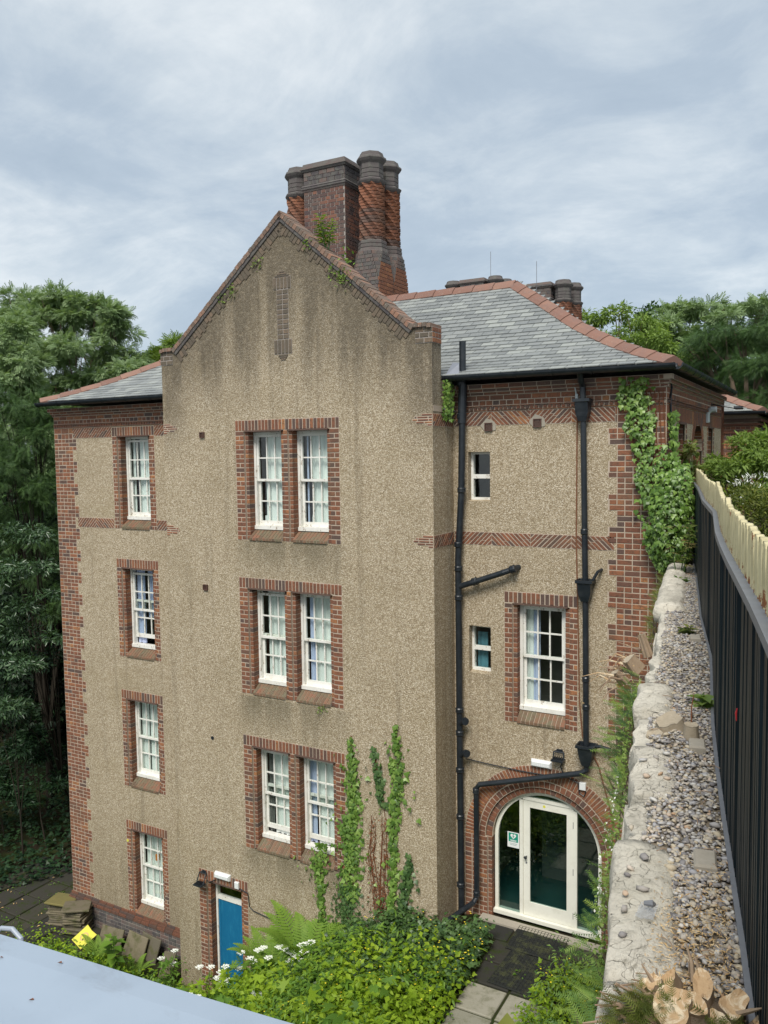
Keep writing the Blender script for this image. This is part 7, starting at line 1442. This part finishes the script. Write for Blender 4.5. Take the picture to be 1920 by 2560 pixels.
for k, (p, q) in enumerate((((5.41, -9.38, 6.33), (5.38, -9.33, 6.42)), ((5.43, -9.40, 6.34), (5.41, -9.36, 6.41)), ((5.33, -9.50, 6.32), (5.27, -9.47, 6.40)), ((5.31, -9.60, 6.31), (5.25, -9.64, 6.35)), ((5.55, -9.52, 6.36), (5.62, -9.55, 6.42)))):
    mb = MB(); mb.tube([p, V(p).lerp(V(q), .5)+V((.006, 0, .004)), q], [.009, .007, .002], 5); emit(mb, 'splinter', 'pale_bark', bs)
n = 900; th_ = rng.random(n)*6.283; rr_ = .09+.13*rng.random(n); P = np.stack([5.43+rr_*np.cos(th_)*1.05, -9.62+rr_*np.sin(th_)*.75-.02, 6.30+.07*rng.random(n)], 1); P = P[(P[:, 1] < -9.56) | (P[:, 0] < 5.34)]; n = len(P); tag(foliage('regrowth', P, np.stack([.3*rng.normal(size=n), -.3+.3*rng.normal(size=n), np.ones(n)], 1), np.stack([.7*rng.normal(size=n), -.5+.5*rng.normal(size=n), .45+.3*rng.normal(size=n)], 1), .062*(.6+.7*rng.random(n)), sprayt(9, .3), 'leaf_olive', bs), kind='stuff')
ms = thing('tree_stump', 'wide low grey stump on the gravel halfway up the wall', 'stump', (4.9, -6.9, 6.28), 'stumps on the gravel'); stump(ms, (4.90, -6.83, 6.27), .075, .085, (-.15, -.25), 5, 'cut_limb', .4, 'grey_wood', 1.3, .3, 'grey_wood'); stump(ms, (4.84, -7.0, 6.27), .045, .03, (-.2, -.4), 8, 'cut_limb', .4, 'grey_wood', 1.3, 1, 'grey_wood')
ms = thing('tree_stump', 'upright round grey stump beside the wide low stump', 'stump', (5.04, -6.98, 6.28), 'stumps on the gravel'); stump(ms, (5.035, -6.97, 6.27), .04, .11, (.02, -.1), 2.3, 'cut_limb', .18, 'grey_wood', 1.1, 0, 'grey_wood')
ts = thing('tree_stump', 'torn pale stump with splintered roots hanging on the courtyard side of the wall', 'stump', (4.1, -4.3, 5.95)); 
for k, (x, y, z, r, h, tl) in enumerate(((4.14, -4.35, 6.0, .05, .10, (-.6, -.4)), (4.17, -3.95, 6.06, .04, .17, (-.35, .1)), (4.08, -4.6, 5.95, .035, .08, (-.8, -.5)))): stump(ts, (x, y, z), r, h, tl, k*2.2+9, 'cut_limb', .4, 'pale_bark', 1.4, k, 'grey_wood')
for k in range(26):
    b = V((4.1+random.uniform(-.08, .05), -4.4+random.uniform(-.5, .6), 5.95+random.uniform(-.03, .1))); a = random.uniform(2.0, 4.6); L = random.uniform(.1, .3); mb = MB(); mb.tube([b, b+V((math.cos(a)*L*.5, math.sin(a)*L*.5, random.uniform(-.02, .05))), b+V((math.cos(a)*L, math.sin(a)*L, random.uniform(-.12, .08)))], [.010, .006, .002], 5); emit(mb, 'splinter' if k % 2 else 'root', 'dry_twig' if k % 3 else 'cut_wood', ts)
n = 1500; P = np.concatenate([np.stack([5.40+.12*rng.normal(size=2600), -9.2+.30*rng.normal(size=2600), ZT-.005+.022*rng.random(2600)], 1), np.stack([4.48+.09*rng.normal(size=400), -4.2+.6*rng.normal(size=400), ZT+.01*rng.random(400)-.03], 1), np.stack([4.05+.1*rng.normal(size=400), -4.4+.4*rng.normal(size=400), 5.98+.08*rng.normal(size=400)], 1)])
P = P[(P[:, 0] < np.array([fX(q)-.04 for q in P[:, 1]])) & ((P[:, 0] > np.array([eL(q)+.12 for q in P[:, 1]])) | (P[:, 2] < 6.2))]; n = len(P); tag(foliage('wood_chips', P, rng.normal(size=(n, 3))*.5+np.array([0, 0, 1]), rng.normal(size=(n, 3))*np.array([1, 1, .2]), .017*(.5+rng.random(n)), NARROW, 'chips'), kind='stuff')
mb = MB()
for k in range(70):
    y = random.uniform(-10, .3); x = random.uniform(eL(y)+.15, fX(y)-.05); a = random.random()*6.28; L = random.uniform(.03, .1); z = ZT+.015; mb.tube([(x, y, z), (x+L*.5*math.cos(a)+.005, y+L*.5*math.sin(a), z+.008), (x+L*math.cos(a), y+L*math.sin(a), z)], .0022, 4)
tag(emit(mb, 'twigs', 'dry_twig'), kind='stuff')
leafy('weed', 'light green leafy weed on the gravel beside the two grey stumps', 'weed', (4.98, -6.25, 6.27), 3, .10, .12, 'leaf_light', LEAF, 5, .06, 'weeds on the gravel'); leafy('weed', 'bronze leaved weed on the gravel by the far concrete block', 'weed', (4.56, -4.0, 6.26), 4, .10, .085, 'leaf_olive', LEAF, 9, .07, 'weeds on the gravel'); leafy('weed', 'small green weed near the far end of the gravel', 'weed', (4.02, -.9, 6.26), 5, .10, .07, 'leaf_mid', LEAF, 10, .1, 'weeds on the gravel')
mb = MB(); mb.tube([(5.02, -6.85, 6.28), (5.005, -6.75, 6.42), (5.0, -6.62, 6.47)], [.006, .004, .002], 5); tag(emit(mb, 'twig', 'brown_stem', None, (5.02, -6.85, 6.28)), 'thin dark upright twig between the two grey stumps', 'twig')
sp = leafy('sapling', 'young sycamore sapling with pinkish lobed leaves in front of the ivy by the fence', 'sapling', (3.86, -.15, 6.3), 5, .78, .15, 'leaf_pink', LOBED, 9, .22)
mb = MB(); Vt = []; nx, ny = 7, 9
for i in range(nx):
    for j in range(ny): u, v = i/(nx-1)-.5, j/(ny-1)-.5; Vt.append((5.196+u*.062, -9.02+v*.11, ZT+.022+.014*mnoise.noise(V((u*9, v*9, 2)))))
mb.add(Vt, [(i*ny+j, (i+1)*ny+j, (i+1)*ny+j+1, i*ny+j+1) for i in range(nx-1) for j in range(ny-1)]); wr = emit(mb, 'plastic_wrapper', 'clear_film', None, (5.196, -9.02, ZT+.01)); tag(wr, 'crumpled clear plastic wrapper lying on the near coping stone', 'wrapper')
mb = MB(); mb.tube([(5.18, -8.985, ZT+.03), (5.21, -8.99, ZT+.038), (5.215, -8.975, ZT+.03)], [.008, .013, .006], 7); emit(mb, 'foil', 'grey_metal', wr)
